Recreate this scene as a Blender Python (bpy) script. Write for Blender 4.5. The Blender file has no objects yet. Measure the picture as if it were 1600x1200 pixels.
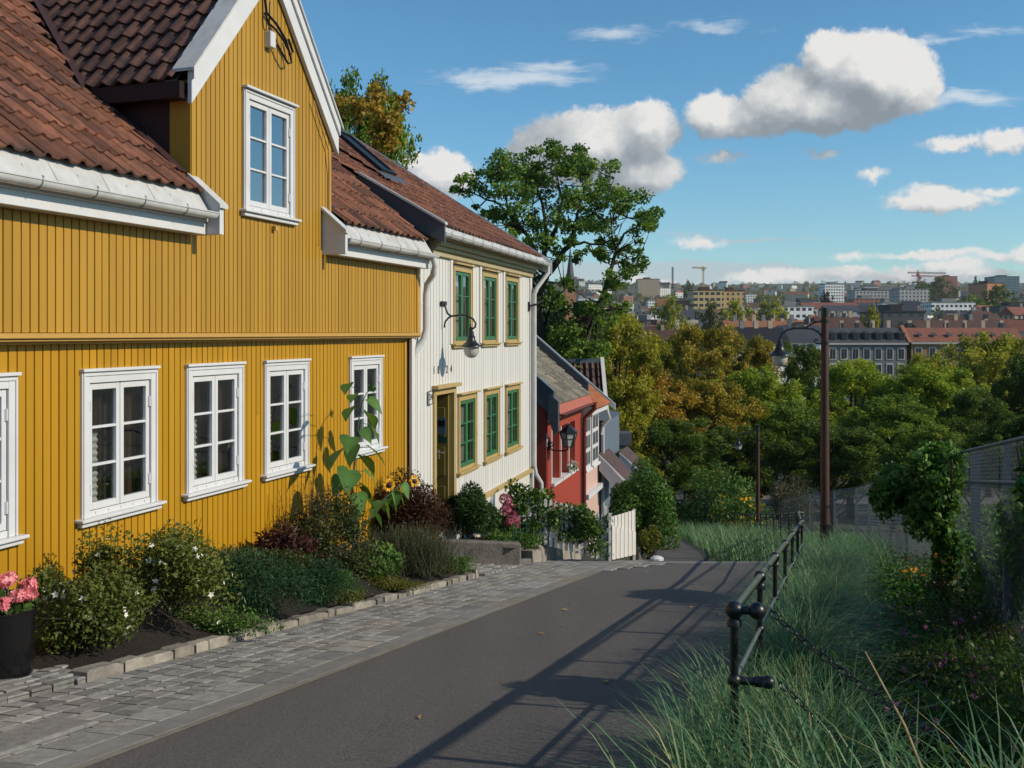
import bpy, math, random
import numpy as np
from mathutils import Vector, Matrix
rad = math.radians
rng = random.Random(7)
SC = bpy.context.scene
COL = SC.collection
F = 1555.6
def P(px, py, Y): return Vector(((px - 800) / F * Y, Y, (520 - py) / F * Y))
# ---------------------------------------------------------------- ground profile
KN = [(-60, 7.2), (17.5, -4.055), (25, -5.45), (41.7, -8.5), (60, -12.3), (75, -14.5), (92, -15.8), (110, -16.2), (225, -16.5), (300, -12), (400, -5),
      (700, 5.0), (1000, 18), (1500, 50), (2200, 100), (3000, 155), (3300, 160), (4200, 90), (9000, 60)]
KX = np.array([k[0] for k in KN]); KZ = np.array([k[1] for k in KN])
def G(X, Y):
    if -60 < Y < 17.5: return -(1.5 + .146 * Y)
    return float(np.interp(Y, KX, KZ))
A1 = math.atan(525 / F); CA, SA = math.cos(A1), math.sin(A1)
def ST(s, t, h=0.0):
    X = SA * s + CA * t; Y = CA * s - SA * t
    return Vector((X, Y, G(X, Y) + h))
def s_at(px, t):
    u = (px - 800) / F
    return -t * (CA + SA * u) / (SA - CA * u)
# ---------------------------------------------------------------- mesh builder
class MB:
    def __init__(self): self.v = []; self.f = []
    def add(self, vs, fs):
        b = len(self.v); self.v += [tuple(v) for v in vs]; self.f += [tuple(i + b for i in f) for f in fs]; return self
    def quad(self, a, b, c, d): return self.add([a, b, c, d], [(0, 1, 2, 3)])
    def box(self, x0, x1, y0, y1, z0, z1):
        return self.add([(x0, y0, z0), (x1, y0, z0), (x1, y1, z0), (x0, y1, z0), (x0, y0, z1), (x1, y0, z1), (x1, y1, z1), (x0, y1, z1)],
                        [(0, 3, 2, 1), (4, 5, 6, 7), (0, 1, 5, 4), (1, 2, 6, 5), (2, 3, 7, 6), (3, 0, 4, 7)])
    def prism(self, pts, off):
        """closed polygon pts extruded by vector off"""
        n = len(pts); off = Vector(off); pts = [Vector(p) for p in pts]
        fs = [tuple(range(n))[::-1], tuple(range(n, 2 * n))] + [(i, (i + 1) % n, n + (i + 1) % n, n + i) for i in range(n)]
        return self.add(pts + [p + off for p in pts], fs)
    def sheet(self, pts, off):
        """open profile extruded"""
        n = len(pts); off = Vector(off); pts = [Vector(p) for p in pts]
        return self.add(pts + [p + off for p in pts], [(i, i + 1, n + i + 1, n + i) for i in range(n - 1)])
    def tube(self, pts, radii, n=8, cap=True):
        pts = [Vector(p) for p in pts]
        if not hasattr(radii, '__len__'): radii = [radii] * len(pts)
        b = len(self.v); up = Vector((0, 0, 1))
        t0 = (pts[1] - pts[0]).normalized()
        if abs(t0.dot(up)) > .9: up = Vector((1, 0, 0))
        nx = (up - t0 * up.dot(t0)).normalized()
        for i, p in enumerate(pts):
            t = (pts[min(i + 1, len(pts) - 1)] - pts[max(i - 1, 0)])
            t = t.normalized() if t.length > 1e-9 else t0
            nx = nx - t * nx.dot(t)
            nx = nx.normalized() if nx.length > 1e-6 else t.orthogonal().normalized()
            ny = t.cross(nx)
            for k in range(n):
                a = 2 * math.pi * k / n
                self.v.append(tuple(p + (nx * math.cos(a) + ny * math.sin(a)) * radii[i]))
        for i in range(len(pts) - 1):
            for k in range(n):
                k2 = (k + 1) % n
                self.f.append((b + i * n + k, b + i * n + k2, b + (i + 1) * n + k2, b + (i + 1) * n + k))
        if cap:
            self.f.append(tuple(b + k for k in range(n))[::-1]); m = b + (len(pts) - 1) * n
            self.f.append(tuple(m + k for k in range(n)))
        return self
    def lathe(self, prof, o, n=16, axis=None):
        """prof: (r, z) list; around z through o"""
        o = Vector(o); b = len(self.v)
        for r, z in prof:
            for k in range(n):
                a = 2 * math.pi * k / n
                self.v.append((o.x + r * math.cos(a), o.y + r * math.sin(a), o.z + z))
        for i in range(len(prof) - 1):
            for k in range(n):
                k2 = (k + 1) % n
                self.f.append((b + i * n + k, b + i * n + k2, b + (i + 1) * n + k2, b + (i + 1) * n + k))
        return self
    def ball(self, o, r, n=12, m=8, sx=1, sz=1):
        return self.lathe([(max(1e-4, r * sx * math.sin(math.pi * i / m)), -r * sz * math.cos(math.pi * i / m)) for i in range(m + 1)], o, n)
    def bar(self, p, q, w, h, up=(0, 0, 1)):
        """beam from p to q, w across, h along up"""
        p, q = Vector(p), Vector(q); t = (q - p).normalized(); up = Vector(up)
        x = t.cross(up).normalized(); y = x.cross(t).normalized()
        a = [p + x * sx * w / 2 + y * sy * h / 2 for sx, sy in ((-1, -1), (1, -1), (1, 1), (-1, 1))]
        return self.prism(a, q - p)
    def mesh(self, name, mats, smooth=None):
        me = bpy.data.meshes.new(name)
        me.from_pydata(self.v, [], self.f)
        for m in (mats if isinstance(mats, (list, tuple)) else [mats]): me.materials.append(m)
        if smooth:
            me.polygons.foreach_set('use_smooth', [True] * len(me.polygons))
            me.set_sharp_from_angle(angle=rad(smooth))
        me.update(); return me
    def build(self, name, mats, parent=None, smooth=None, bevel=None):
        o = bpy.data.objects.new(name, self.mesh(name, mats, smooth))
        link(o, parent)
        if bevel:
            m = o.modifiers.new('bevel', 'BEVEL'); m.width = bevel; m.segments = 1; m.limit_method = 'ANGLE'
        return o
def link(o, parent=None):
    COL.objects.link(o)
    if parent is not None:
        o.parent = parent
        if 'base' in parent.keys(): o.matrix_parent_inverse = Matrix.Translation(-Vector(parent['base']))
    return o
def tag(o, label=None, cat=None, group=None, kind=None):
    if label: o['label'] = label
    if cat: o['category'] = cat
    if group: o['group'] = group
    if kind: o['kind'] = kind
    return o
def thing(name, label, cat, base=(0, 0, 0), group=None, frame=None):
    """Empty at the base of a thing; parts are built in the frame's (or world) coordinates"""
    o = bpy.data.objects.new(name, None); COL.objects.link(o)
    o.empty_display_size = .2
    b = Vector(base)
    if frame:
        a, tw = frame
        rot = math.pi / 2 - a; n = Vector((math.cos(a), -math.sin(a), 0)); d = Vector((math.sin(a), math.cos(a), 0))
        o.location = n * tw + d * b.x - n * b.y + Vector((0, 0, b.z)); o.rotation_euler = (0, 0, rot)
    else: o.location = b
    o['base'] = [b.x, b.y, b.z]
    return tag(o, label, cat, group)
def finish_bases():
    for o in bpy.data.objects:
        if 'base' in o.keys(): del o['base']
def copy_tree(o, parent=None):
    c = o.copy(); COL.objects.link(c)
    if parent is not None: c.parent = parent
    for ch in list(o.children): copy_tree(ch, c)
    return c
# ---------------------------------------------------------------- materials
class NT:
    def __init__(self, tree): self.t = tree
    def n(self, typ, **kw):
        nd = self.t.nodes.new(typ)
        for k, v in kw.items():
            if k.startswith('i_'):
                key = k[2:]; key = int(key) if key.isdigit() else key
                self.put(nd.inputs[key], v)
            else: setattr(nd, k, v)
        return nd
    def put(self, s, v):
        if hasattr(v, 'links') or isinstance(v, bpy.types.NodeSocket): self.t.links.new(v, s)
        else: s.default_value = v
    def math(self, op, a, b=0.0, c=0.0, clamp=False):
        nd = self.t.nodes.new('ShaderNodeMath'); nd.operation = op; nd.use_clamp = clamp
        for i, v in enumerate((a, b, c)): self.put(nd.inputs[i], v)
        return nd.outputs[0]
    def vmath(self, op, a, b=(0, 0, 0)):
        nd = self.t.nodes.new('ShaderNodeVectorMath'); nd.operation = op
        self.put(nd.inputs[0], a); self.put(nd.inputs[1], b)
        return nd.outputs['Value'] if op in ('DISTANCE', 'LENGTH', 'DOT_PRODUCT') else nd.outputs[0]
    def mix(self, fac, a, b, mode='MIX'):
        nd = self.t.nodes.new('ShaderNodeMix'); nd.data_type = 'RGBA'; nd.blend_type = mode; nd.clamp_factor = True
        self.put(nd.inputs[0], fac)
        for s, v in ((nd.inputs[6], a), (nd.inputs[7], b)):
            if isinstance(v, tuple) and len(v) == 3: v = (*v, 1)
            self.put(s, v)
        return nd.outputs[2]
    def noise(self, vec, scale, detail=3, rough=.55, dist=0.0, out=0):
        nd = self.n('ShaderNodeTexNoise'); nd.inputs['Scale'].default_value = scale
        nd.inputs['Detail'].default_value = detail; nd.inputs['Roughness'].default_value = rough; nd.inputs['Distortion'].default_value = dist
        if vec is not None: self.put(nd.inputs['Vector'], vec)
        return nd.outputs[out]
    def ramp(self, fac, stops, interp='LINEAR'):
        nd = self.n('ShaderNodeValToRGB'); self.put(nd.inputs[0], fac); r = nd.color_ramp; r.interpolation = interp
        while len(r.elements) > 1: r.elements.remove(r.elements[-1])
        r.elements[0].position = stops[0][0]; r.elements[0].color = (*stops[0][1], 1)
        for p, c in stops[1:]:
            e = r.elements.new(p); e.color = (*c, 1)
        return nd.outputs[0]
    def maprange(self, v, a, b, c=0.0, d=1.0, smooth=False):
        nd = self.n('ShaderNodeMapRange'); nd.clamp = True
        if smooth: nd.interpolation_type = 'SMOOTHSTEP'
        for i, x in enumerate((v, a, b, c, d)): self.put(nd.inputs[i], x)
        return nd.outputs[0]
def newmat(name):
    m = bpy.data.materials.new(name); m.use_nodes = True; m.node_tree.nodes.clear()
    t = NT(m.node_tree); out = t.n('ShaderNodeOutputMaterial')
    return m, t, out
def sc(c, k): return tuple(max(0, min(1, x * k)) for x in c)
def M(name, base, rough=.6, var=.12, scale=4, bump=.15, bscale=60, island=0.0, metallic=0.0, stretch=(1, 1, 1), alt=None, altamt=.5, spec=.4, bdist=.01, blotch=None):
    """general surface: base colour with noise variation, optional per-island variation and second colour in blotches"""
    m, t, out = newmat(name); base = sc(base, .78); alt = sc(alt, .78) if alt is not None else None
    co = t.n('ShaderNodeTexCoord').outputs['Object']
    vec = t.vmath('MULTIPLY', co, stretch) if stretch != (1, 1, 1) else co
    n1 = t.noise(vec, scale, 5, .6)
    f = t.maprange(n1, .28, .72)
    col = t.mix(f, sc(base, 1 - var), sc(base, 1 + var))
    if alt is not None:
        n2 = t.noise(vec, blotch or scale * .35, 4, .6)
        col = t.mix(t.maprange(n2, .5, .68, 0, altamt), col, alt)
    if island:
        rnd = t.n('ShaderNodeNewGeometry').outputs['Random Per Island']
        hsv = t.n('ShaderNodeHueSaturation'); t.put(hsv.inputs['Color'], col)
        t.put(hsv.inputs['Value'], t.math('MULTIPLY_ADD', rnd, 2 * island, 1 - island)); col = hsv.outputs[0]
    b = t.n('ShaderNodeBsdfPrincipled')
    t.put(b.inputs['Base Color'], col); b.inputs['Roughness'].default_value = rough
    b.inputs['Metallic'].default_value = metallic; b.inputs['Specular IOR Level'].default_value = spec
    if bump:
        bp = t.n('ShaderNodeBump'); bp.inputs['Strength'].default_value = bump; bp.inputs['Distance'].default_value = bdist
        t.put(bp.inputs['Height'], t.noise(vec, bscale, 4, .6)); t.put(b.inputs['Normal'], bp.outputs[0])
    t.put(out.inputs[0], b.outputs[0]); return m
def leafmat(name, cols, rough=.5, trans=.3, spec=.25):
    """leaf colours along the 'tint' attribute"""
    m, t, out = newmat(name)
    at = t.n('ShaderNodeAttribute'); at.attribute_name = 'tint'
    n = len(cols)
    col = t.ramp(at.outputs['Fac'], [(i / (n - 1), c) for i, c in enumerate(cols)])
    b = t.n('ShaderNodeBsdfPrincipled'); t.put(b.inputs['Base Color'], col)
    b.inputs['Roughness'].default_value = rough; b.inputs['Specular IOR Level'].default_value = spec
    tr = t.n('ShaderNodeBsdfTranslucent'); t.put(tr.inputs[0], t.mix(.5, col, (.5, .55, .08), 'SOFT_LIGHT'))
    mx = t.n('ShaderNodeMixShader'); mx.inputs[0].default_value = trans
    t.put(mx.inputs[1], b.outputs[0]); t.put(mx.inputs[2], tr.outputs[0]); t.put(out.inputs[0], mx.outputs[0])
    return m
def glassmat(name, tint=(.75, .8, .8), refl=.16):
    m, t, out = newmat(name)
    tr = t.n('ShaderNodeBsdfTransparent'); tr.inputs[0].default_value = (*tint, 1)
    gl = t.n('ShaderNodeBsdfGlossy'); gl.inputs['Roughness'].default_value = .01; gl.inputs[0].default_value = (1, 1, 1, 1)
    co = t.n('ShaderNodeTexCoord').outputs['Object']
    bp = t.n('ShaderNodeBump'); bp.inputs['Strength'].default_value = .06; bp.inputs['Distance'].default_value = .02
    t.put(bp.inputs['Height'], t.noise(co, 3, 1)); t.put(gl.inputs['Normal'], bp.outputs[0])
    fr = t.n('ShaderNodeFresnel'); fr.inputs[0].default_value = 1.5
    mx = t.n('ShaderNodeMixShader'); t.put(mx.inputs[0], t.math('MULTIPLY_ADD', fr.outputs[0], 1.7, refl - .07, True))
    t.put(mx.inputs[1], tr.outputs[0]); t.put(mx.inputs[2], gl.outputs[0]); t.put(out.inputs[0], mx.outputs[0])
    return m
# ---------------------------------------------------------------- leaves (numpy)
def raw_mesh(name, co, nface, k, tint, mat):
    """co: (nface*k,3) vertices of separate k-gons"""
    me = bpy.data.meshes.new(name); nv = len(co)
    me.vertices.add(nv); me.vertices.foreach_set('co', co.astype(np.float32).ravel())
    me.loops.add(nv); me.loops.foreach_set('vertex_index', np.arange(nv, dtype=np.int32))
    me.polygons.add(nface); me.polygons.foreach_set('loop_start', np.arange(0, nv, k, dtype=np.int32))
    at = me.attributes.new('tint', 'FLOAT', 'POINT'); at.data.foreach_set('value', np.repeat(np.clip(tint, 0, 1), k).astype(np.float32))
    me.materials.append(mat); me.update(calc_edges=True); return me
def unit(a): return a / np.maximum(np.linalg.norm(a, axis=1, keepdims=True), 1e-9)
def leaf_mesh(name, pts, size, tint, mat, r, aspect=.55, up=.4, out=None, outk=.6, along=None, alongk=0.0, fold=.12):
    n = len(pts); nv = r.normal(size=(n, 3)); nv[:, 2] += up
    if out is not None: nv += out * outk
    nv = unit(nv); tg = r.normal(size=(n, 3))
    if along is not None: tg = tg * (1 - alongk) + along * alongk * 1.7
    tg = unit(tg - nv * (tg * nv).sum(1, keepdims=True)); bt = np.cross(nv, tg)
    L = (size * r.uniform(.6, 1.35, n))[:, None]; W = L * aspect * .5
    co = np.empty((n, 4, 3)); mid = pts - tg * L * .06 + nv * L * fold
    co[:, 0] = pts - tg * L * .5; co[:, 1] = mid + bt * W; co[:, 2] = pts + tg * L * .5; co[:, 3] = mid - bt * W
    return raw_mesh(name, co.reshape(-1, 3), n, 4, tint, mat)
def blade_mesh(name, roots, L, lean, w, tint, mat, r, droop=.5, seg=4, bend_dir=None):
    """grass blades: bent tapering strips"""
    n = len(roots); az = r.uniform(0, 2 * np.pi, n)
    d = np.stack([np.cos(az), np.sin(az), np.zeros(n)], 1)
    if bend_dir is not None: d = unit(d * .75 + np.asarray(bend_dir)[None, :])
    side = np.stack([-d[:, 1], d[:, 0], np.zeros(n)], 1)
    L = np.asarray(L) * np.ones(n); lean = np.asarray(lean) * np.ones(n)
    rows = []
    pos = roots.copy(); ang = lean.copy()
    for i in range(seg + 1):
        ww = w * (1 - (i / seg) ** 1.6) + .0004
        rows.append((pos - side * ww[:, None] * .5 if hasattr(ww, '__len__') else pos - side * ww * .5, pos + side * (ww[:, None] if hasattr(ww, '__len__') else ww) * .5))
        step = (L / seg)[:, None]
        pos = pos + (d * np.sin(ang)[:, None] + np.array([0, 0, 1.]) * np.cos(ang)[:, None]) * step
        ang = ang + droop * r.uniform(.5, 1.4, n) / seg * (1 + i * .5)
    faces = []
    for i in range(seg):
        faces.append(np.stack([rows[i][0], rows[i][1], rows[i + 1][1], rows[i + 1][0]], 1))
    co = np.stack(faces, 1).reshape(-1, 3)
    return raw_mesh(name, co, n * seg, 4, np.repeat(tint, seg), mat)
def meshobj(name, me, parent=None): return link(bpy.data.objects.new(name, me), parent)
def lobes(r, c, rx, n, lobe=.45, nl=9, shell=.5, flat=0.0):
    """points in a lumpy ellipsoid; returns points, outward dirs and a clump value"""
    c = np.array(c, float); rx = np.array(rx, float)
    d = unit(r.normal(size=(nl, 3))); d[:, 2] = d[:, 2] * .75 + .02
    lc = d * (r.uniform(.35, .75, nl))[:, None]; lv = r.uniform(0, 1, nl); ls = r.uniform(.7, 1.2, nl) * lobe
    k = r.integers(0, nl, n); q = unit(r.normal(size=(n, 3)))
    rr = r.uniform(0, 1, n) ** shell
    p = lc[k] + q * (rr * ls[k])[:, None]
    if flat: p[:, 2] = np.maximum(p[:, 2], -flat)
    return c + p * rx, unit(q + p), lv[k]
SUN_E, SKY_S, EXPO = 4.5, .14, 0.0
SKY_TINT = (.49, .84, .97); SKY_LOW = (.66, .86, .93)
HAZE = 6e-5
m_yellow = M('yellow_paint', (.50, .262, .010), .45, .09, 3, .14, 25, island=.075, stretch=(1, 1, .12), spec=.35, alt=(.44, .222, .009), altamt=.35)
m_yellow_up = M('ochre_paint', (.475, .262, .028), .47, .09, 3, .14, 25, island=.075, stretch=(1, 1, .12), spec=.35, alt=(.42, .225, .024), altamt=.35)
m_yellow_trim = M('yellow_trim_paint', (.58, .34, .08), .4, .06, 5, .06, 40)
m_white = M('white_paint', (.72, .73, .74), .38, .05, 4, .08, 30, alt=(.6, .6, .58), altamt=.35, spec=.45)
m_whitemetal = M('white_sheet_metal', (.62, .63, .62), .4, .08, 6, .05, 10, alt=(.42, .41, .38), altamt=.5, stretch=(2, 2, .5))
m_gutter = M('gutter_metal', (.66, .67, .66), .32, .08, 7, .03, 10, alt=(.45, .44, .4), altamt=.4)
m_iron = M('galvanised_iron', (.3, .3, .3), .45, .1, 20, 0)
m_tile = M('red_clay_tile', (.195, .078, .044), .72, .3, 7, .5, 45, island=.45, alt=(.05, .038, .035), altamt=.75, blotch=1.3, bdist=.006)
m_tile2 = M('brown_clay_tile', (.095, .046, .032), .6, .35, 9, .5, 45, island=.45, alt=(.028, .022, .022), altamt=.8, blotch=6, bdist=.006)
m_tile_or = M('orange_clay_tile', (.42, .14, .05), .7, .15, 7, .3, 45, island=.15)
m_underroof = M('roof_underlay', (.03, .025, .022), .8, .1, 5, 0)
m_brown = M('dark_brown_cladding', (.028, .012, .012), .5, .15, 5, .1, 30)
m_plum = M('plum_sheet_metal', (.055, .028, .028), .42, .15, 5, .05, 10)
m_glass = glassmat('window_glass')
m_glass_up = glassmat('sky_reflecting_glass', (.4, .42, .42), .36)
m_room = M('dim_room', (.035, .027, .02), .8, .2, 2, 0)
m_curtain = M('brown_curtain', (.085, .042, .02), .8, .25, 6, .3, 10, stretch=(6, 6, .3))
m_curtain_w = M('pale_curtain', (.5, .5, .46), .8, .15, 6, .3, 10, stretch=(6, 6, .3))
m_blind = M('pleated_white_shade', (.62, .62, .6), .7, .1, 6, 0)
m_book = M('book_cover', (.45, .48, .4), .6, .1, 6, 0)
m_black = M('black_iron', (.012, .013, .014), .38, .2, 12, .05, 60, spec=.5)
m_blackpaint_pot = M('black_glazed_pot', (.009, .009, .010), .22, .15, 6, .04, 40)
m_lampglass = M('frosted_lamp_glass', (.52, .52, .47), .25, .06, 5, 0)
m_wwhite = M('white_house_paint', (.74, .73, .69), .5, .05, 3, .12, 25, island=.03, stretch=(1, 1, .1), alt=(.62, .59, .52), altamt=.3)
m_cream = M('ochre_window_trim', (.50, .36, .14), .45, .08, 5, .08, 30)
m_cornice = M('cream_cornice', (.48, .40, .22), .5, .08, 5, .08, 30)
m_green = M('green_window_paint', (.045, .17, .075), .4, .12, 5, .06, 30)
m_olive = M('olive_door_paint', (.24, .185, .04), .45, .1, 5, .05, 30)
m_plinth = M('whitewashed_plaster', (.66, .64, .58), .8, .08, 4, .4, 18, alt=(.55, .53, .47), altamt=.5)
m_red = M('red_plaster', (.36, .048, .026), .7, .07, 3, .2, 30, alt=(.36, .075, .04), altamt=.5)
m_redroof = M('salmon_eave_board', (.44, .12, .07), .6, .08, 4, .1, 20)
m_darkred = M('dark_red_metal', (.14, .022, .018), .4, .1, 5, 0)
m_zinc = M('grey_zinc_sheet', (.085, .095, .11), .42, .12, 3, .05, 8, alt=(.12, .13, .14), altamt=.4)
m_lichen = M('lichen_grey_tile', (.27, .25, .2), .8, .25, 14, .4, 40, island=.4, alt=(.13, .115, .07), altamt=.7, blotch=9)
m_pink = M('pink_plaster', (.62, .42, .35), .75, .06, 3, .2, 30)
m_bluegrey = M('blue_grey_boards', (.14, .18, .23), .55, .08, 3, .15, 30, stretch=(3, 3, .3))
m_dgreen = M('dark_green_paint', (.02, .08, .055), .5, .1, 4, 0)
# ground
def asphalt(name, base, warm):
    m, t, out = newmat(name)
    co = t.n('ShaderNodeTexCoord').outputs['Object']
    f = t.noise(co, 62, 3, .85); g = t.noise(co, 1.1, 4, .6); h = t.noise(co, 120, 1, .5)
    col = t.mix(t.maprange(f, .34, .66), sc(base, .42), sc(base, 1.6))
    col = t.mix(t.maprange(g, .35, .7, 0, .55), col, warm)
    col = t.mix(t.maprange(h, .66, .74, 0, .5), col, sc(base, 3.2))
    # long faint wear streaks along the street
    q = t.n('ShaderNodeMapping'); t.put(q.inputs[0], co); q.inputs['Rotation'].default_value = (0, 0, A1); q.inputs['Scale'].default_value = (2.2, .12, 1)
    w = t.noise(q.outputs[0], 1.0, 4, .6); col = t.mix(t.maprange(w, .4, .7, 0, .4), col, sc(base, .72))
    b = t.n('ShaderNodeBsdfPrincipled'); t.put(b.inputs['Base Color'], col); b.inputs['Roughness'].default_value = .85
    b.inputs['Specular IOR Level'].default_value = .3
    bp = t.n('ShaderNodeBump'); bp.inputs['Strength'].default_value = .6; bp.inputs['Distance'].default_value = .006
    t.put(bp.inputs['Height'], f); t.put(b.inputs['Normal'], bp.outputs[0]); t.put(out.inputs[0], b.outputs[0]); return m
m_asphalt = asphalt('asphalt', (.094, .087, .082), (.104, .095, .087))
m_path = asphalt('worn_asphalt', (.085, .08, .074), (.10, .088, .076))
m_street = M('street_surface', (.16, .15, .135), .85, .1, 1, 0)
m_sett = M('granite_sett', (.27, .265, .25), .75, .28, 14, .9, 45, island=.32, alt=(.30, .25, .185), altamt=.5, blotch=1.1, bdist=.006)
m_slab = M('granite_gutter_slab', (.22, .22, .21), .7, .2, 7, .5, 50, island=.2, alt=(.27, .25, .2), altamt=.5, bdist=.006)
m_kerb = M('buff_granite', (.29, .265, .22), .78, .3, 8, .9, 30, island=.35, alt=(.15, .15, .145), altamt=.85, blotch=2.2, bdist=.014)
m_joint = M('sandy_mortar', (.24, .22, .175), .9, .2, 6, .5, 120)
m_joint2 = M('dark_joint', (.06, .056, .05), .9, .3, 6, .5, 120)
m_soil = M('garden_soil', (.022, .017, .013), .95, .4, 12, 1.0, 40, bdist=.03)
m_stonewall = M('weathered_granite', (.17, .155, .135), .8, .3, 5, .8, 22, island=.25, alt=(.07, .068, .065), altamt=.7, blotch=2.2, bdist=.02)
m_stonelight = M('pale_rubble_stone', (.34, .31, .26), .8, .25, 6, .8, 22, island=.25, alt=(.2, .17, .13), altamt=.6, blotch=3, bdist=.02)
def groundmat():
    m, t, out = newmat('grassy_ground')
    co = t.n('ShaderNodeTexCoord').outputs['Object']
    a = t.noise(co, .9, 5, .6); b_ = t.noise(co, .012, 4, .6)
    col = t.mix(t.maprange(a, .35, .65), (.022, .03, .012), (.045, .05, .022))
    col = t.mix(t.maprange(b_, .45, .6), col, (.085, .08, .055))
    b = t.n('ShaderNodeBsdfPrincipled'); t.put(b.inputs['Base Color'], col); b.inputs['Roughness'].default_value = .95
    t.put(out.inputs[0], b.outputs[0]); return m
m_ground = groundmat()
m_bark = M('bark', (.05, .038, .028), .85, .35, 10, .8, 30, stretch=(1, 1, .3), bdist=.02)
m_rust = M('rusty_brown_steel', (.075, .030, .019), .55, .2, 6, .2, 40, alt=(.05, .02, .014), altamt=.6, stretch=(1, 1, .2))
m_railtop = M('worn_olive_rail', (.085, .095, .05), .35, .25, 6, .1, 40)
m_railmid = M('grey_steel_rod', (.13, .15, .15), .35, .2, 6, .1, 40)
m_galv = M('galvanised_wire', (.12, .145, .165), .5, .12, 6, 0)
m_galvpost = M('galvanised_post', (.12, .155, .20), .5, .15, 6, .1, 20)
m_picket = M('white_picket_paint', (.74, .72, .67), .55, .06, 5, .15, 30, island=.05, stretch=(3, 3, .4))
# leaves
L_cinq = leafmat('cinquefoil_leaf', [(0.033, 0.045, 0.011), (0.072, 0.098, 0.020), (0.130, 0.158, 0.032), (0.182, 0.194, 0.043)])
L_lavmound = leafmat('feathery_dark_leaf', [(0.010, 0.029, 0.014), (0.017, 0.054, 0.022), (0.029, 0.084, 0.030), (0.054, 0.120, 0.042)])
L_bright = leafmat('bright_green_leaf', [(.03, .08, .012), (.06, .15, .02), (.09, .20, .03)])
L_ygreen = leafmat('yellow_green_leaf', [(.05, .065, .01), (.12, .13, .02), (.22, .19, .03)])
L_purple = leafmat('purple_leaf', [(.03, .012, .012), (.06, .022, .022), (.10, .04, .032), (.06, .05, .02)])
L_oreg = leafmat('seedy_herb_leaf', [(.02, .03, .010), (.045, .06, .018), (.08, .095, .03), (.10, .07, .035)])
L_seed = leafmat('brown_seedhead', [(.06, .035, .02), (.11, .065, .035), (.17, .11, .06)])
L_barb = leafmat('barberry_leaf', [(.022, .014, .009), (.05, .026, .014), (.085, .036, .018), (.05, .05, .016)])
L_lav = leafmat('lavender_stem', [(.03, .045, .02), (.06, .075, .035), (.11, .11, .06), (.13, .10, .085)])
L_yew = leafmat('yew_leaf', [(0.015, 0.034, 0.014), (0.026, 0.060, 0.019), (0.053, 0.104, 0.026), (0.094, 0.140, 0.037)])
L_mid = leafmat('garden_leaf', [(0.025, 0.055, 0.014), (0.055, 0.118, 0.023), (0.109, 0.203, 0.040), (0.187, 0.296, 0.062)])
L_sun = leafmat('sunflower_leaf', [(.045, .115, .03), (.09, .20, .045), (.16, .30, .08)], trans=.35)
L_petal_y = leafmat('yellow_petal', [(.65, .32, .01), (.8, .45, .015)], trans=.25)
L_petal_w = leafmat('white_petal', [(.7, .68, .6), (.85, .83, .78)], trans=.2)
L_petal_p = leafmat('pink_petal', [(.62, .12, .16), (.8, .26, .3), (.9, .45, .46)], trans=.25)
L_hyd = leafmat('hydrangea_petal', [(.18, .03, .06), (.35, .075, .13), (.5, .17, .22)], trans=.2)
L_sedum = leafmat('sedum_petal', [(.25, .07, .06), (.42, .15, .12), (.5, .25, .17)], trans=.2)
L_clover = leafmat('clover_petal', [(.16, .06, .13), (.28, .12, .22)], trans=.2)
L_orange = leafmat('orange_petal', [(.5, .16, .01), (.7, .35, .02)], trans=.2)
L_vine = leafmat('vine_leaf', [(0.017, 0.042, 0.011), (0.042, 0.098, 0.017), (0.084, 0.168, 0.028), (0.140, 0.238, 0.042)])
L_ivy = leafmat('hop_leaf', [(0.030, 0.073, 0.016), (0.057, 0.138, 0.026), (0.105, 0.227, 0.039), (0.227, 0.275, 0.041)])
L_lyme = leafmat('lyme_grass', [(.035, .085, .035), (.065, .15, .06), (.11, .225, .10), (.22, .30, .13), (.45, .36, .15)], trans=.25)
L_fore = leafmat('meadow_leaf', [(0.018, 0.048, 0.010), (0.038, 0.085, 0.016), (0.075, 0.145, 0.026), (0.135, 0.136, 0.039)])
TREES = {
 'bright': leafmat('bright_crown', [(0.075, 0.117, 0.011), (0.172, 0.244, 0.019), (0.292, 0.377, 0.030), (0.382, 0.392, 0.047)], trans=.4),
 'green': leafmat('green_crown', [(0.044, 0.086, 0.013), (0.090, 0.163, 0.019), (0.165, 0.239, 0.028), (0.271, 0.335, 0.042)], trans=.4),
 'dark': leafmat('dark_crown', [(0.028, 0.059, 0.011), (0.054, 0.097, 0.014), (0.102, 0.155, 0.022), (0.181, 0.221, 0.032)], trans=.4),
 'olive': leafmat('olive_crown', [(0.105, 0.102, 0.015), (0.209, 0.186, 0.022), (0.328, 0.265, 0.034), (0.477, 0.331, 0.041)], trans=.4),
 'orange': leafmat('autumn_crown', [(0.111, 0.073, 0.015), (0.247, 0.155, 0.023), (0.395, 0.228, 0.035), (0.425, 0.319, 0.039)], trans=.4),
 'yellow': leafmat('yellowing_crown', [(0.074, 0.107, 0.017), (0.223, 0.214, 0.024), (0.374, 0.343, 0.031), (0.374, 0.404, 0.037)], trans=.4),
 'willow': leafmat('willow_crown', [(0.114, 0.127, 0.019), (0.216, 0.229, 0.028), (0.332, 0.331, 0.041), (0.489, 0.445, 0.056)], trans=.4),
 'far': leafmat('far_crown', [(0.062, 0.078, 0.024), (0.105, 0.123, 0.035), (0.158, 0.158, 0.049), (0.211, 0.176, 0.053)], trans=.2),
 'hero': leafmat('maple_crown', [(0.041, 0.089, 0.019), (0.090, 0.172, 0.028), (0.166, 0.271, 0.044), (0.270, 0.370, 0.060)], trans=.4),
 'plum': leafmat('copper_crown', [(.03, .015, .015), (.05, .025, .022), (.07, .035, .03)], trans=.2),
}
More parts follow.
